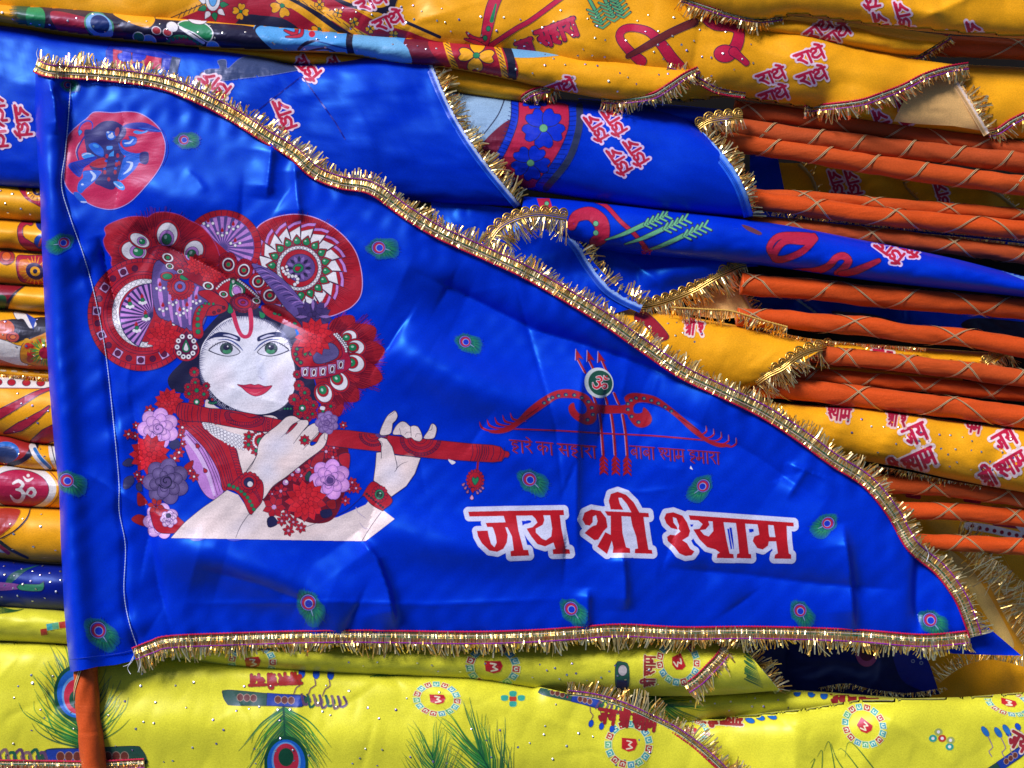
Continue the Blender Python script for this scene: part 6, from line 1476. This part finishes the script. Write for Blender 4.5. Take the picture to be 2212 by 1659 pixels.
A = Art(Y2); word(A, ['ya','aa','ma'], 1742, 742, 26, .15, .2, CRIM, (.72,.58,.6), .18); word(A, ['shri',' ','sh'], 1888, 756, 28, .15, .2, CRIM, (.72,.58,.6), .18); A.build("printed_lettering", t)
lace_trim([(2116,798),(2135,780),(2155,768),(2186,760)], Y2, t, 26, 1, 25, scal=14)
t = rflag("very thin yellow roll showing as a line between two poles", at=(1950, 800, -0.04))
roll("cloth", [(1740,784),(1900,798),(2080,816)], [(1740,800),(1900,812),(2080,826)], -0.035, 0.012, M_YEL, t, 1, 20, 0.0004, 94)
t = rflag("broad yellow roll printed with two clusters of large crimson words", at=(2050, 970, 0))
_, Y3 = roll("cloth", [(1620,862),(1735,874),(1880,881),(2040,906),(2212,926),(2340,938)], [(1620,955),(1890,1000),(1960,1013),(2050,1034),(2212,1064),(2340,1084)], -0.024, 0.044, M_YEL, t, 0.8, 50, 0.0018, 95)
A = Art(Y3)
shyam(A, 1920, 945, 36, -.42); shyam(A, 2116, 962, 35, -.52); word(A, ['sh','ya','aa','ma'], 1790, 878, 26, .15, .2, (0.3,0.01,0.04), (.6,.4,.4), .18); word(A, ['shri',' ','sh'], 1920, 892, 26, .15, .2, (0.3,0.01,0.04), (.6,.4,.4), .18); word(A, ['ya','ma'], 2090, 905, 26, .2, .2, (0.3,0.01,0.04), (.6,.4,.4), .18)
A.build("printed_lettering", t); sequins(Y3, [(1770,890),(2200,950),(2200,1050),(1900,990)], 34, t, 26)
q = [(1880,1004),(1960,1018),(2050,1038),(2120,1050)]; qq = cr(q, 3); fringe(qq, hs_on(Y3, qq, -0.004), 0, 22, 1, t, random.Random(12), step=2.2, wid=2.0, spread=.4, droop=0.012, name="gold_fringe")
t = rflag("strip of yellow flag squeezed between two poles below the worded roll", "flag", (2060, 1085, -0.06), "pennant_flag")
_, Y4 = sheet("cloth", [(1880,1040),(2340,1085),(2340,1130),(1880,1105)], pillow(-0.085, 0.008, [], 96, 0.003, 90), M_YEL, t)
A = Art(Y4); A.stroke([(1960,1070),(1985,1074)], 9, CRIM); A.stroke([(2085,1080),(2115,1084)], 9, CRIM); A.build("printed_marks", t)
t = rflag("shaded mustard flag with white dotted border strip and heaps of gold tinsel", "flag", (2100, 1250, -0.08), "pennant_flag")
def hY5(x, y): return -0.155 + 0.004*wob(x, y, 97, 120) + 0.022*np.exp(-(pdist(x, y, [(2000,1150),(2060,1200),(2110,1270),(2160,1360),(2230,1500)])[0]/40)**2)
_, Y5 = sheet("cloth", [(1940,1120),(2340,1130),(2340,1700),(2020,1560),(1960,1300)], hY5, M_YEL, t)
A = Art(Y5); A.stroke([(2090,1136),(2140,1143),(2230,1165)], 17, (0.55,0.52,0.62)); A.stroke([(2150,1128),(2240,1140)], 16, (0.24,0.01,0.03)); A.stroke([(2195,1128),(2225,1160)], 14, (0.55,0.52,0.62))
for i in range(8): A.ell(2100+i*16, 1137+i*3.2, 4.5, col=(0.22,0.008,0.02), n=9)
A.poly([(2050,1190),(2080,1210),(2110,1245),(2150,1310),(2190,1390),(2170,1400),(2130,1330),(2090,1270),(2050,1230)], (0.75,0.50,0.16), True); A.build("printed_border", t)
q = [(2055,1180),(2100,1215),(2140,1270),(2175,1340),(2215,1400)]; qq = cr(q, 3); R1 = random.Random(13)
for o, L in ((0, 56), (18, 40)): fringe(qq, [-0.12]*len(qq), o, L, -1, t, R1, step=3.6, wid=2.8, spread=.5, droop=0.006, name="tinsel_fringe")
qq = cr([(2110,1190),(2160,1215),(2215,1260)], 3); fringe(qq, [-0.085]*len(qq), 0, 60, 1, t, R1, step=3.4, wid=2.4, spread=1.6, droop=0.01, name="tinsel_fringe")
qq = cr([(2030,1475),(2080,1440),(2140,1425),(2212,1440)], 3); fringe(qq, [-0.10]*len(qq), 0, 34, -1, t, R1, step=3, wid=2.4, spread=1.0, droop=0.004, name="tinsel_fringe")
t = rflag("plain blue flag corner poking out beneath the tip of the open blue flag", "flag", (2150, 1385, 0.02), "pennant_flag")
sheet("cloth", [(2000,1300),(2090,1330),(2128,1350),(2170,1385),(2206,1416),(2150,1415),(2060,1412),(1990,1400)], lambda x, y: 0.028 + 0.003*wob(x, y, 98, 90), M_BLUE, t)
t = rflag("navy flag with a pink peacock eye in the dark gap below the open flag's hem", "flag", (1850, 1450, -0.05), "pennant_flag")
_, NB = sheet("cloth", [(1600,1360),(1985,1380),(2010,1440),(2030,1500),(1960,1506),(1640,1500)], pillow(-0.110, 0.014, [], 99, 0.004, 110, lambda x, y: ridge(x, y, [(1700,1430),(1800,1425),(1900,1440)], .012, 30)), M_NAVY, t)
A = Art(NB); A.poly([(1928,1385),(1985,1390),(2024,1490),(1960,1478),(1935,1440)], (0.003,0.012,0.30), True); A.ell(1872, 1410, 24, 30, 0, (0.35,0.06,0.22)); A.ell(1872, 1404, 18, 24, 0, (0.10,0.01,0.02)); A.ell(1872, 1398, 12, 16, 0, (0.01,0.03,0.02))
for x, y in ((1972,1428),(1990,1432),(1988,1420)): A.ell(x, y, 4, col=(0.35,0.4,0.6), n=8); A.ell(x, y, 2.6, col=(0.004,0.02,0.3), n=8)
A.build("printed_pattern", t)
q = [(1770,1485),(1830,1476),(1880,1488),(1960,1497),(2040,1485)]; qq = cr(q, 3); fringe(qq, hs_on(NB, qq, 0.004), 0, 14, 1, t, random.Random(14), step=3, wid=2.2, spread=1.4, droop=0, name="tinsel")

# ================= orange wrapped poles on the right
def pole(label, c, hh, r, pitch, two, seed, ph=0.5, wid=3.8):
    t = thing("flag_pole", label, "pole", P(c[0][0], c[0][1], hh[0]), "orange wrapped poles stacked on the right")
    po, pts, rr = tube("wrapped_shaft", c, hh, r, (M_ORG, M_ORG3, M_ORG2, M_ORG2, M_ORG)[(seed % 5)] if seed < 8 else (M_ORG3, M_ORG, M_ORG3)[seed % 3], t, 20, seed, 0.085)
    helix("gold_ribbon", pts, rr, pitch, wid, ph, 1, M_RIB, po)
    if two: helix("gold_ribbon", pts, rr, pitch*1.08, wid, ph+2.0, -1, M_RIB, po)
X = 2340
pole("short dark orange pole coming out of the small yellow roll", [(1960,92),(2040,99),(2212,108),(X,114)], [-.012,-.012], 22, 190, True, 1)
pole("shaded orange pole lying just below the pale-cornered yellow roll", [(1585,238),(1640,244),(1700,250),(1908,282),(2212,326),(X,344)], [-.022,-.014], 20, 180, True, 2, 1.4)
pole("orange pole with single slanting ribbons, its tip under the small scalloped lace", [(1556,272),(1600,278),(1758,300),(1941,322),(2212,352),(X,366)], [-.012,.0], 21, 96, False, 3, .2)
pole("orange pole with single slanting ribbons, above the deep yellow gap", [(1556,303),(1600,309),(1708,325),(1841,347),(1975,370),(2212,402),(X,420)], [-.012,.004], 21, 104, False, 4, .9)
pole("orange pole half hidden behind another, just below the deep yellow gap", [(1560,418),(1634,424),(1775,430),(1941,445),(2212,465),(X,474)], [-.02,-.02], 15, 150, True, 5, .3)
pole("orange pole with crossing ribbons just above the blue tinsel strip", [(1560,424),(1634,434),(1741,447),(1908,468),(2212,498),(X,511)], [-.008,-.008], 20, 170, True, 6, 1.1)
pole("orange pole lying along the upper edge of the long blue roll", [(1520,478),(1608,484),(1741,494),(1975,521),(2212,551),(X,567)], [-.024,-.02], 19, 165, True, 7, .6)
pole("thickest orange pole, directly below the long blue roll", [(1600,613),(1640,617),(1741,625),(1941,644),(2212,668),(X,680)], [-.008,-.008], 23, 185, True, 8, 1.7)
pole("lumpy orange pole with a loosely wound wrap above the narrow yellow roll", [(1592,685),(1640,688),(1690,690),(1775,698),(1880,706),(1975,722),(2090,730),(2212,752),(X,768)], [-.004,-.004], 20, 210, True, 9, .4)
pole("pale orange pole whose tip lies under the large scalloped lace", [(1690,758),(1765,766),(1975,787),(2212,817),(X,832)], [-.004,-.006], 19, 120, True, 10, .8)
pole("orange pole between the thin yellow line and the fat lower pole", [(1640,802),(1708,810),(1941,826),(2212,852),(X,866)], [-.024,-.022], 17, 130, True, 11, 1.9)
pole("fat orange pole resting on the yellow roll with two clusters of words", [(1620,832),(1701,840),(1808,852),(2008,874),(2212,901),(X,916)], [-.004,-.004], 23, 195, True, 12, 1.2)
pole("orange pole directly under the yellow roll with two clusters of words", [(1840,1038),(1918,1046),(2041,1053),(2212,1075),(X,1090)], [-.03,-.03], 20, 150, True, 13, .1)
pole("orange pole lying above the white dotted border strip", [(1880,1098),(1958,1103),(2100,1108),(2212,1119),(X,1132)], [-.034,-.034], 19, 140, True, 14, 1.0)
pole("lowest orange pole, ending near the open flag's pointed tip", [(1930,1168),(2008,1172),(2108,1175),(2212,1182),(X,1192)], [-.03,-.034], 18, 130, True, 15, 1.6)

# ================= left edge: stack of printed yellow rolls
def stack(label, y0, y1, y0b, y1b, seed, mat=None, h0=-0.012, hg=0.034, flat=.85):
    t = rflag(label, at=(40, (y0+y1)/2, 0))
    _, c = roll("cloth", [(-140,y0-4),(0,y0),(90,y0b),(290,y0b+8)], [(-140,y1-4),(0,y1),(90,y1b),(290,y1b+8)], h0, hg, mat or M_YEL, t, flat, 36, 0.001, seed)
    return t, c
FL = (0.55,0.10,0.02)
t, c = stack("yellow roll just below the broad blue flag, with half a crimson eye", 392, 476, 402, 482, 101); A = Art(c, st=4)
A.poly([(42,398),(100,398),(100,448),(75,440),(52,425)], (0.38,0.014,0.05), True, INK, 1.2); A.ell(80, 412, 24, 22, 0, GOLDY, None); A.hatch(80, 412, 14, 22, 0, 6.3, 16, (0.12,0.01,0.02), 2); A.ell(82, 412, 12, 11, 0, (0.03,0.02,0.08)); A.ell(82, 412, 5, col=GOLDY); A.build("printed_eye", t); sequins(c, [(0,405),(85,405),(85,470),(0,470)], 8, t, 31)
t, c = stack("yellow roll printed with a crimson curling trunk shape", 472, 538, 478, 545, 102); A = Art(c, st=4)
A.stroke([(66,482),(56,480),(44,492),(46,515),(62,530),(95,545)], [13,12,13,20,20,10], INK); A.stroke([(66,482),(56,480),(44,492),(46,515),(62,530),(95,545)], [10,9,10,17,17,8], (0.36,0.014,0.05)); A.ell(95, 480, 18, 20, 0, (0.006,0.02,0.22)); A.ell(92, 522, 18, 16, 0, (0.006,0.05,0.40), INK); A.stroke([(85,530),(92,515),(104,522)], 5, (0.45,0.05,0.06)); A.build("printed_motif", t)
t, c = stack("yellow roll printed with a whole staring eye", 538, 614, 546, 620, 103); A = Art(c, st=4)
A.poly([(36,556),(60,552),(105,556),(110,590),(95,612),(60,612),(40,600)], (0.38,0.02,0.05), True, INK, 1.4); A.poly([(44,562),(75,566),(98,590),(90,606),(60,604),(42,590)], (0.62,0.16,0.01), True); A.hatch(76, 585, 18, 30, 0, 6.3, 20, GOLDY, 2); A.ell(76, 586, 21, 17, .5, (0.03,0.015,0.08)); A.ell(76, 586, 11, 10, .5, GOLDY); A.ell(76, 586, 5, col=INK)
A.ell(14, 556, 18, 16, 0, (0.34,0.03,0.03), INK); A.ell(14, 554, 10, col=FL, ol=INK); A.build("printed_eye", t)
t, c = stack("plain yellow roll with a dark red and green patch", 612, 668, 616, 676, 104); A = Art(c, st=4)
A.poly([(-10,610),(62,612),(30,632),(16,668),(-10,670)], (0.22,0.008,0.02), True); A.poly([(-10,640),(12,640),(12,668),(-10,670)], (0.02,0.09,0.03), True); A.stroke([(62,612),(34,632),(17,655),(14,672)], [2,4,7,7], BLK); A.build("printed_motif", t)
t, c = stack("roll crowded with a black, white and orange figure print", 668, 792, 676, 800, 105, None, -0.010, 0.036); A = Art(c, st=4)
A.poly([(-10,700),(20,690),(50,690),(112,690),(112,760),(60,735),(30,740),(-10,720)], (0.014,0.012,0.02), True); A.poly([(-10,700),(18,692),(32,708),(22,730),(-10,735)], (0.52,0.10,0.03), True, INK); A.ell(28, 728, 14, 11, 0, (0.42,0.06,0.04), INK); A.ell(28, 728, 7, 5, 0, (0.6,0.15,0.05), INK)
A.poly([(-10,735),(10,735),(35,745),(50,752),(60,790),(20,785),(-10,780)], CREAM, True, INK, 1.2); A.poly([(30,672),(60,680),(80,700),(65,710),(50,690),(36,690)], CREAM, True, INK); A.poly([(55,676),(78,690),(72,712)], (0.02,0.06,0.4))
A.poly([(50,742),(90,722),(112,715),(118,760),(105,790),(60,786),(44,775)], (0.58,0.22,0.01), True, INK)
for i in range(16): A.ell(55+R0.uniform(0,55), 735+R0.uniform(0,50), R0.uniform(3,8), col=((0.50,0.02,0.02),(0.60,0.30,0.01),(0.45,0.05,0.02))[i % 3], n=8)
A.hatch(96, 760, 10, 30, 0, 6.3, 24, (0.10,0.30,0.05), 5, R=R0); A.hatch(96, 760, 8, 20, 0, 6.3, 18, (0.75,0.5,0.02), 4, R=R0); A.ell(98, 762, 14, 13, 0, (0.42,0.012,0.05))
A.poly([(-10,775),(40,788),(100,790),(100,800),(-10,800)], (0.45,0.06,0.02), True); A.build("printed_figure", t); sequins(c, [(0,690),(100,690),(100,780),(0,780)], 8, t, 33)
t, c = stack("thin yellow folded hem with gold stitches above the dotted white strip", 788, 818, 797, 826, 106, None, -0.020, 0.022); A = Art(c, st=4)
for i in range(5): A.stroke([(2+i*24,800+i),(12+i*24,801+i)], 3, (0.75,0.6,0.35))
A.poly([(-10,808),(115,818),(115,832),(-10,826)], (0.34,0.05,0.01)); A.build("printed_stitches", t)
q = cr([(-20,808),(60,812),(125,820)], 3); fringe(q, hs_on(c, q, 0.001), 0, 11, 1, t, random.Random(3), step=2, wid=2.4, spread=.4)
t, c = stack("big yellow roll with a white red-dotted strip and red flame stripes", 812, 944, 822, 960, 107, None, -0.008, 0.038); A = Art(c, st=4)
A.poly([(-20,812),(130,822),(130,840),(-20,838)], CREAM, False, (0.2,0.01,0.03), 2)
for x in (-4, 25, 57, 88): A.ell(x, 826+x*.02, 9, 7, 0, (0.36,0.012,0.03), INK)
for pts, w in (([(-20,905),(30,878),(80,850),(115,838)], [20,16,10,3]),([(10,935),(50,918),(90,892),(106,878)], [2,18,12,2]),([(60,965),(100,942),(140,925)], [6,30,34])): A.stroke(pts, [a+4 for a in w], INK); A.stroke(pts, w, (0.38,0.014,0.04))
A.build("printed_stripes", t); sequins(c, [(0,850),(105,850),(110,940),(0,930)], 7, t, 34)
t, c = stack("roll with a blue and black peacock eye and white ribbons", 936, 1010, 958, 1018, 108); A = Art(c, st=4)
A.poly([(-20,930),(75,945),(70,975),(40,1004),(-20,1000)], (0.34,0.02,0.02), True); A.stroke([(60,940),(78,955),(55,990),(20,1004)], [14,16,10,10], BLK); A.ell(12, 976, 30, 22, 0, (0.01,0.12,0.5)); A.ell(12, 982, 25, 18, 0, (0.02,0.04,0.15))
A.stroke([(70,965),(80,985),(105,1010)], 15, CREAM); A.stroke([(75,970),(88,990),(108,1010)], 7, (0.02,0.14,0.45)); A.stroke([(112,952),(115,985),(128,1012)], 16, CREAM); A.stroke([(110,955),(116,985),(124,1008)], 2, INK); A.build("printed_motif", t); sequins(c, [(0,950),(120,965),(120,1005),(0,1000)], 5, t, 35)
t, c = stack("roll with a white sacred sign inside a crimson round badge", 1003, 1094, 1014, 1098, 109, None, -0.006, 0.038); A = Art(c, st=4)
A.ell(44, 1054, 84, 56, .05, GOLDY, (0.3,0.03,0.01), 2, 24); A.ell(44, 1054, 78, 51, .05, CREAM, None, 1, 24); A.ell(42, 1056, 64, 41, .05, (0.40,0.012,0.06), INK, 1.2, 24); om(A, 50, 1058, 36, .05, CREAM); A.build("printed_badge", t)
t, c = stack("glossy yellow roll crossed by a thin dark curve and red patch", 1090, 1206, 1096, 1214, 110, None, -0.004, 0.04); A = Art(c, st=4)
A.poly([(-20,1105),(40,1100),(38,1120),(20,1142),(-20,1165)], (0.36,0.03,0.015), True); A.stroke([(66,1096),(58,1120),(30,1148),(-10,1168)], [2,4,3,3], BLK); A.stroke([(-10,1162),(20,1185),(60,1205)], [8,7,5], (0.02,0.025,0.03)); A.poly([(-20,1160),(0,1178),(18,1195),(-20,1190)], CREAM); A.stroke([(0,1180),(18,1194)], 8, CRIM); A.build("printed_curve", t); sequins(c, [(0,1110),(120,1110),(125,1195),(0,1190)], 8, t, 36)
t, c = stack("dark blue roll with silver sequins just above the lime ones", 1206, 1312, 1216, 1320, 111, satin("deep_blue_satin", (0.002,0.008,0.20), tint=(.25,.4,1)), -0.010, 0.038); A = Art(c, st=4)
for i in range(12): A.stroke([(10,1270),(20+i*3,1245-i*1),(40+i*4,1232-i)], [4,3,1], (0.01,0.07,0.06))
A.poly([(-20,1258),(40,1262),(42,1272),(-20,1275)], (0.20,0.06,0.25), True); A.poly([(42,1262),(85,1262),(94,1256),(90,1276),(42,1274)], (0.03,0.18,0.10), True, INK); A.build("printed_motif", t); sequins(c, [(0,1215),(135,1220),(135,1305),(0,1300)], 22, t, 37)

# ================= lime yellow flags at the bottom
t = rflag("lime yellow roll directly under the open flag's lower hem", at=(800, 1420, 0))
_, L1 = roll("cloth", [(-140,1306),(140,1316),(300,1365),(800,1388),(1300,1382),(1540,1388),(1606,1398)], [(-140,1384),(140,1394),(500,1440),(737,1456),(1020,1470),(1200,1494),(1475,1504),(1684,1492)], -0.014, 0.044, M_LIME, t, 0.85, 50, 0.0014, 121)
A = Art(L1)
for x, y, c_ in ((95,1365,0),(108,1354,1),(120,1352,2),(135,1350,0)): A.fr=(0,0,1); A.poly([(x-8,y-6),(x+6,y-8),(x+8,y+6),(x-6,y+8)], ((0.42,0.04,0.02),(0.05,0.34,0.36),(0.12,0.38,0.2))[c_])
for i in range(5): A.stroke([(-10,1310+i*4),(30,1318+i),(50,1316)], [3,2,1], (0.02,0.08,0.02))
tile_ring(A, 545, 1430, 44, 0, .8); tile_ring(A, 1065, 1440, 50, .1, .8); tile_ring(A, 1465, 1430, 44, 1.3, .9)
A.poly([(1330,1435),(1345,1430),(1358,1440),(1356,1490),(1332,1490)], (0.02,0.09,0.06), True, INK); A.ell(1345,1448,10,12,0,(0.4,0.36,0.4),INK); A.poly([(1332,1468),(1356,1470),(1356,1495),(1332,1495)], (0.01,0.02,0.08))
word(A, ['shri',' ','sh','ya','aa','ma'], 1392, 1482, 22, -1.55, .2, (0.24,0.02,0.02), (0.6,0.55,0.3), .1)
for i in range(24): A.stroke([(1612+R0.uniform(-4,4),1400+i*3),(1625+i*1.0,1412+i*3.2)], [3,1], (0.03,0.13,0.04))
A.build("printed_pattern", t); sequins(L1, [(740,1425),(1400,1430),(1440,1480),(760,1440)], 26, t, 41)
ribbon_trim([(1484,1488),(1510,1470),(1535,1445),(1560,1418),(1580,1385)], L1, t, 26, 32, 1, 42, droop=0.008)
selvage([(1605,1398),(1630,1425),(1655,1455),(1684,1492)], L1, t, 32, -1, 43, (0.62,0.66,0.5), 12, (0.5,0.52,0.1))

t = rflag("large lime yellow flag with peacock plumes, under the upright orange pole", "flag", (600, 1560, 0.02), "pennant_flag")
topl = [(-140,1380),(140,1389),(300,1410),(500,1426),(737,1444),(1020,1458),(1150,1480),(1230,1498),(1290,1504),(1380,1535),(1475,1582),(1560,1645),(1660,1730)]
def exL2(x, y): return ridge(x, y, [(-100,1560),(400,1580),(900,1600),(1400,1640)], .010, 60) - ridge(x, y, [(100,1490),(500,1500),(1000,1530)], .006, 40) + fold(x, y, [(620,1430),(650,1500),(640,1560)], .002, 12, 18) + fold(x, y, [(900,1480),(1100,1530),(1300,1590)], .003, 20, 40)
_, L2 = sheet("cloth", topl + [(1660,1850),(-140,1850)], pillow(-0.012, 0.040, [(topl[:7], 90, 0.035), (topl[7:], 26, 0.010)], 123, 0.0028, 260, exL2), M_LIME, t)
A = Art(L2)
plume(A, 172, 1625, 170, -1.62, 26, seed=3, spread=1.25, ex=.75)
plume(A, 612, 1520, 165, 1.52, 30, seed=4, spread=1.0, ex=.78)
flute_print(A, 155, 1634, 300, 3.14, -1); flute_print(A, 610, 1512, 240, 0.06, -1)
word(A, ['ma','aa','ya','sh',' ','shri',' ','ya','ja'], 650, 1476, 24, 3.1, .26, (0.30,0.02,0.015), (0.12,0.03,0.02), .06, squash=.9)
tile_ring(A, 944, 1510, 44, 0.1, .72); tile_ring(A, 1358, 1608, 44, .2, 1.0)
A.fr = (0,0,1)
for dx, dy, c_ in ((0,0,(0.42,0.04,0.02)),(18,-2,TEAL),(-18,-2,TEAL),(0,-11,TEAL),(0,11,TEAL)): A.poly([(1108+dx-7,1510+dy-5),(1108+dx+7,1510+dy-5),(1108+dx+6,1510+dy+5),(1108+dx-6,1510+dy+5)], c_, True)
plume(A, 950, 1720, 120, -1.75, 16, eye=False, seed=6, spread=1.0); plume(A, 1100, 1735, 165, -2.1, 20, eye=False, seed=7, spread=.8); plume(A, 1180, 1490, 110, .05, 12, (0.02,0.05,0.02), False, .5, 8, .35)
flute_print(A, 1260, 1512, 180, .25, 1); word(A, ['ja','ya',' ','shri',' ','sh','ya','aa','ma'], 1297, 1532, 27, .16, .24, (0.26,0.015,0.02), (0.12,0.02,0.02), .06)
for i in range(12): A.stroke([(800+i*8,1462-i*.3),(850+i*5,1448+i*.6)], [2.4,1], (0.04,0.16,0.03))
A.build("printed_pattern", t); sequins(L2, [(20,1440),(700,1470),(1200,1520),(1480,1620),(1400,1655),(0,1655)], 90, t, 44, 2.5)
ribbon_trim([(1225,1498),(1285,1506),(1340,1522),(1400,1548),(1470,1584),(1540,1640),(1640,1740)], L2, t, 18, 34, -1, 45, droop=0.006)
ribbon_trim([(-40,1652),(100,1654),(200,1655),(312,1650)], L2, t, 22, 20, 1, 46)
# a few plumes show behind the trim
t = rflag("lime yellow roll squeezed just below the dark gap", at=(1600, 1520, 0))
_, L3 = roll("cloth", [(1130,1480),(1300,1488),(1475,1492),(1680,1489),(1975,1509),(2100,1513)], [(1130,1570),(1300,1575),(1475,1566),(1741,1548),(1860,1535),(2100,1535)], -0.052, 0.036, M_LIME, t, 0.85, 40, 0.001, 125)
A = Art(L3)
A.poly([(1290,1490),(1370,1492),(1380,1520),(1320,1520)], (0.01,0.08,0.45), True); A.poly([(1300,1492),(1345,1494),(1352,1510),(1315,1510)], (0.36,0.02,0.03), True); plume(A, 1370, 1505, 110, .25, 18, eye=False, seed=9, spread=.8); A.fr=(0,0,1)
for x, y in ((1722,1497),(1753,1499),(1780,1503)): A.ell(x, y, 8, 8, 0, (0.01,0.10,0.45), INK, 1.0)
word(A, ['ja','ya',' ','shri',' ','sh','ya','aa','ma'], 1797, 1499, 22, .05, .24, (0.24,0.015,0.02), (0.12,0.02,0.02), .06)
A.build("printed_pattern", t); sequins(L3, [(1480,1497),(1720,1510),(1760,1530),(1490,1540)], 12, t, 47)
t = rflag("plain lime yellow flag in the bottom corner with a long ridge fold", "flag", (1900, 1600, 0.01), "pennant_flag")
topr = [(1280,1572),(1475,1552),(1600,1545),(1741,1530),(1800,1520),(1858,1511),(2075,1506),(2212,1495),(2340,1488)]
_, L4 = sheet("cloth", topr + [(2340,1850),(1280,1850)], pillow(-0.014, 0.034, [(topr, 70, 0.028)], 127, 0.004, 240, lambda x, y: -0.035*np.clip((1720-x)/260, 0, 1) + fold(x, y, [(1862,1515),(1960,1575),(2060,1650),(2140,1750)], .016, 60, 130) + fold(x, y, [(1500,1640),(1600,1700)], .006, 20, 60)), M_LIME, t)
A = Art(L4)
word(A, ['ma','aa','ya','sh',' ','shri',' ','ja'], 1602, 1566, 24, 3.2, .24, (0.26,0.02,0.02), (0.6,0.55,0.4), .12, squash=.8)
for x, y in ((1620,1556),(1642,1550),(1668,1548)): A.fr=(0,0,1); A.ell(x, y, 11, 6, .4, (0.01,0.12,0.50), INK, 1.0); A.stroke([(x-8,y-4),(x-16,y-8)], 2, (0.2,0.15,0.2))
tile_ring(A, 1867, 1568, 44, .75, .85); tile_ring(A, 2178, 1518, 46, .3, .5); tile_ring(A, 1492, 1578, 36, .2, .6)
A.fr = (0,0,1)
for dx, dy, c_ in ((0,0,(0.42,0.04,0.02)),(-20,0,TEAL),(16,18,TEAL),(-8,-14,(0.3,.35,.1)),(18,4,(0.3,0.35,0.1))): A.ell(2035+dx, 1595+dy, 9, 8, 0, c_, n=6); A.ell(2035+dx, 1595+dy, 3.5, col=WHITE, n=6)
for i in range(6): A.stroke([(1740+i*34,1690),(1760+i*16,1640-(i%3)*18),(1750+i*14+i,1606+abs(i-3)*14)], [3,2.4,.8], (0.06,0.16,0.03))
flute_print(A, 2180, 1640, 190, -.6, -1)
for x, y in ((2128,1580),(2156,1582),(2174,1576)): A.fr=(0,0,1); A.ell(x, y, 6, 13, -.6, (0.02,0.14,0.48), INK, .8); A.stroke([(x+6,y+11),(x+16,y+34),(x+8,y+42),(x+14,y+54)], 2, (0.22,0.14,0.25))
word(A, ['ja','ya'], 2190, 1580, 30, .5, .24, (0.26,0.02,0.03), (0.6,0.5,0.45), .12)
A.build("printed_pattern", t)
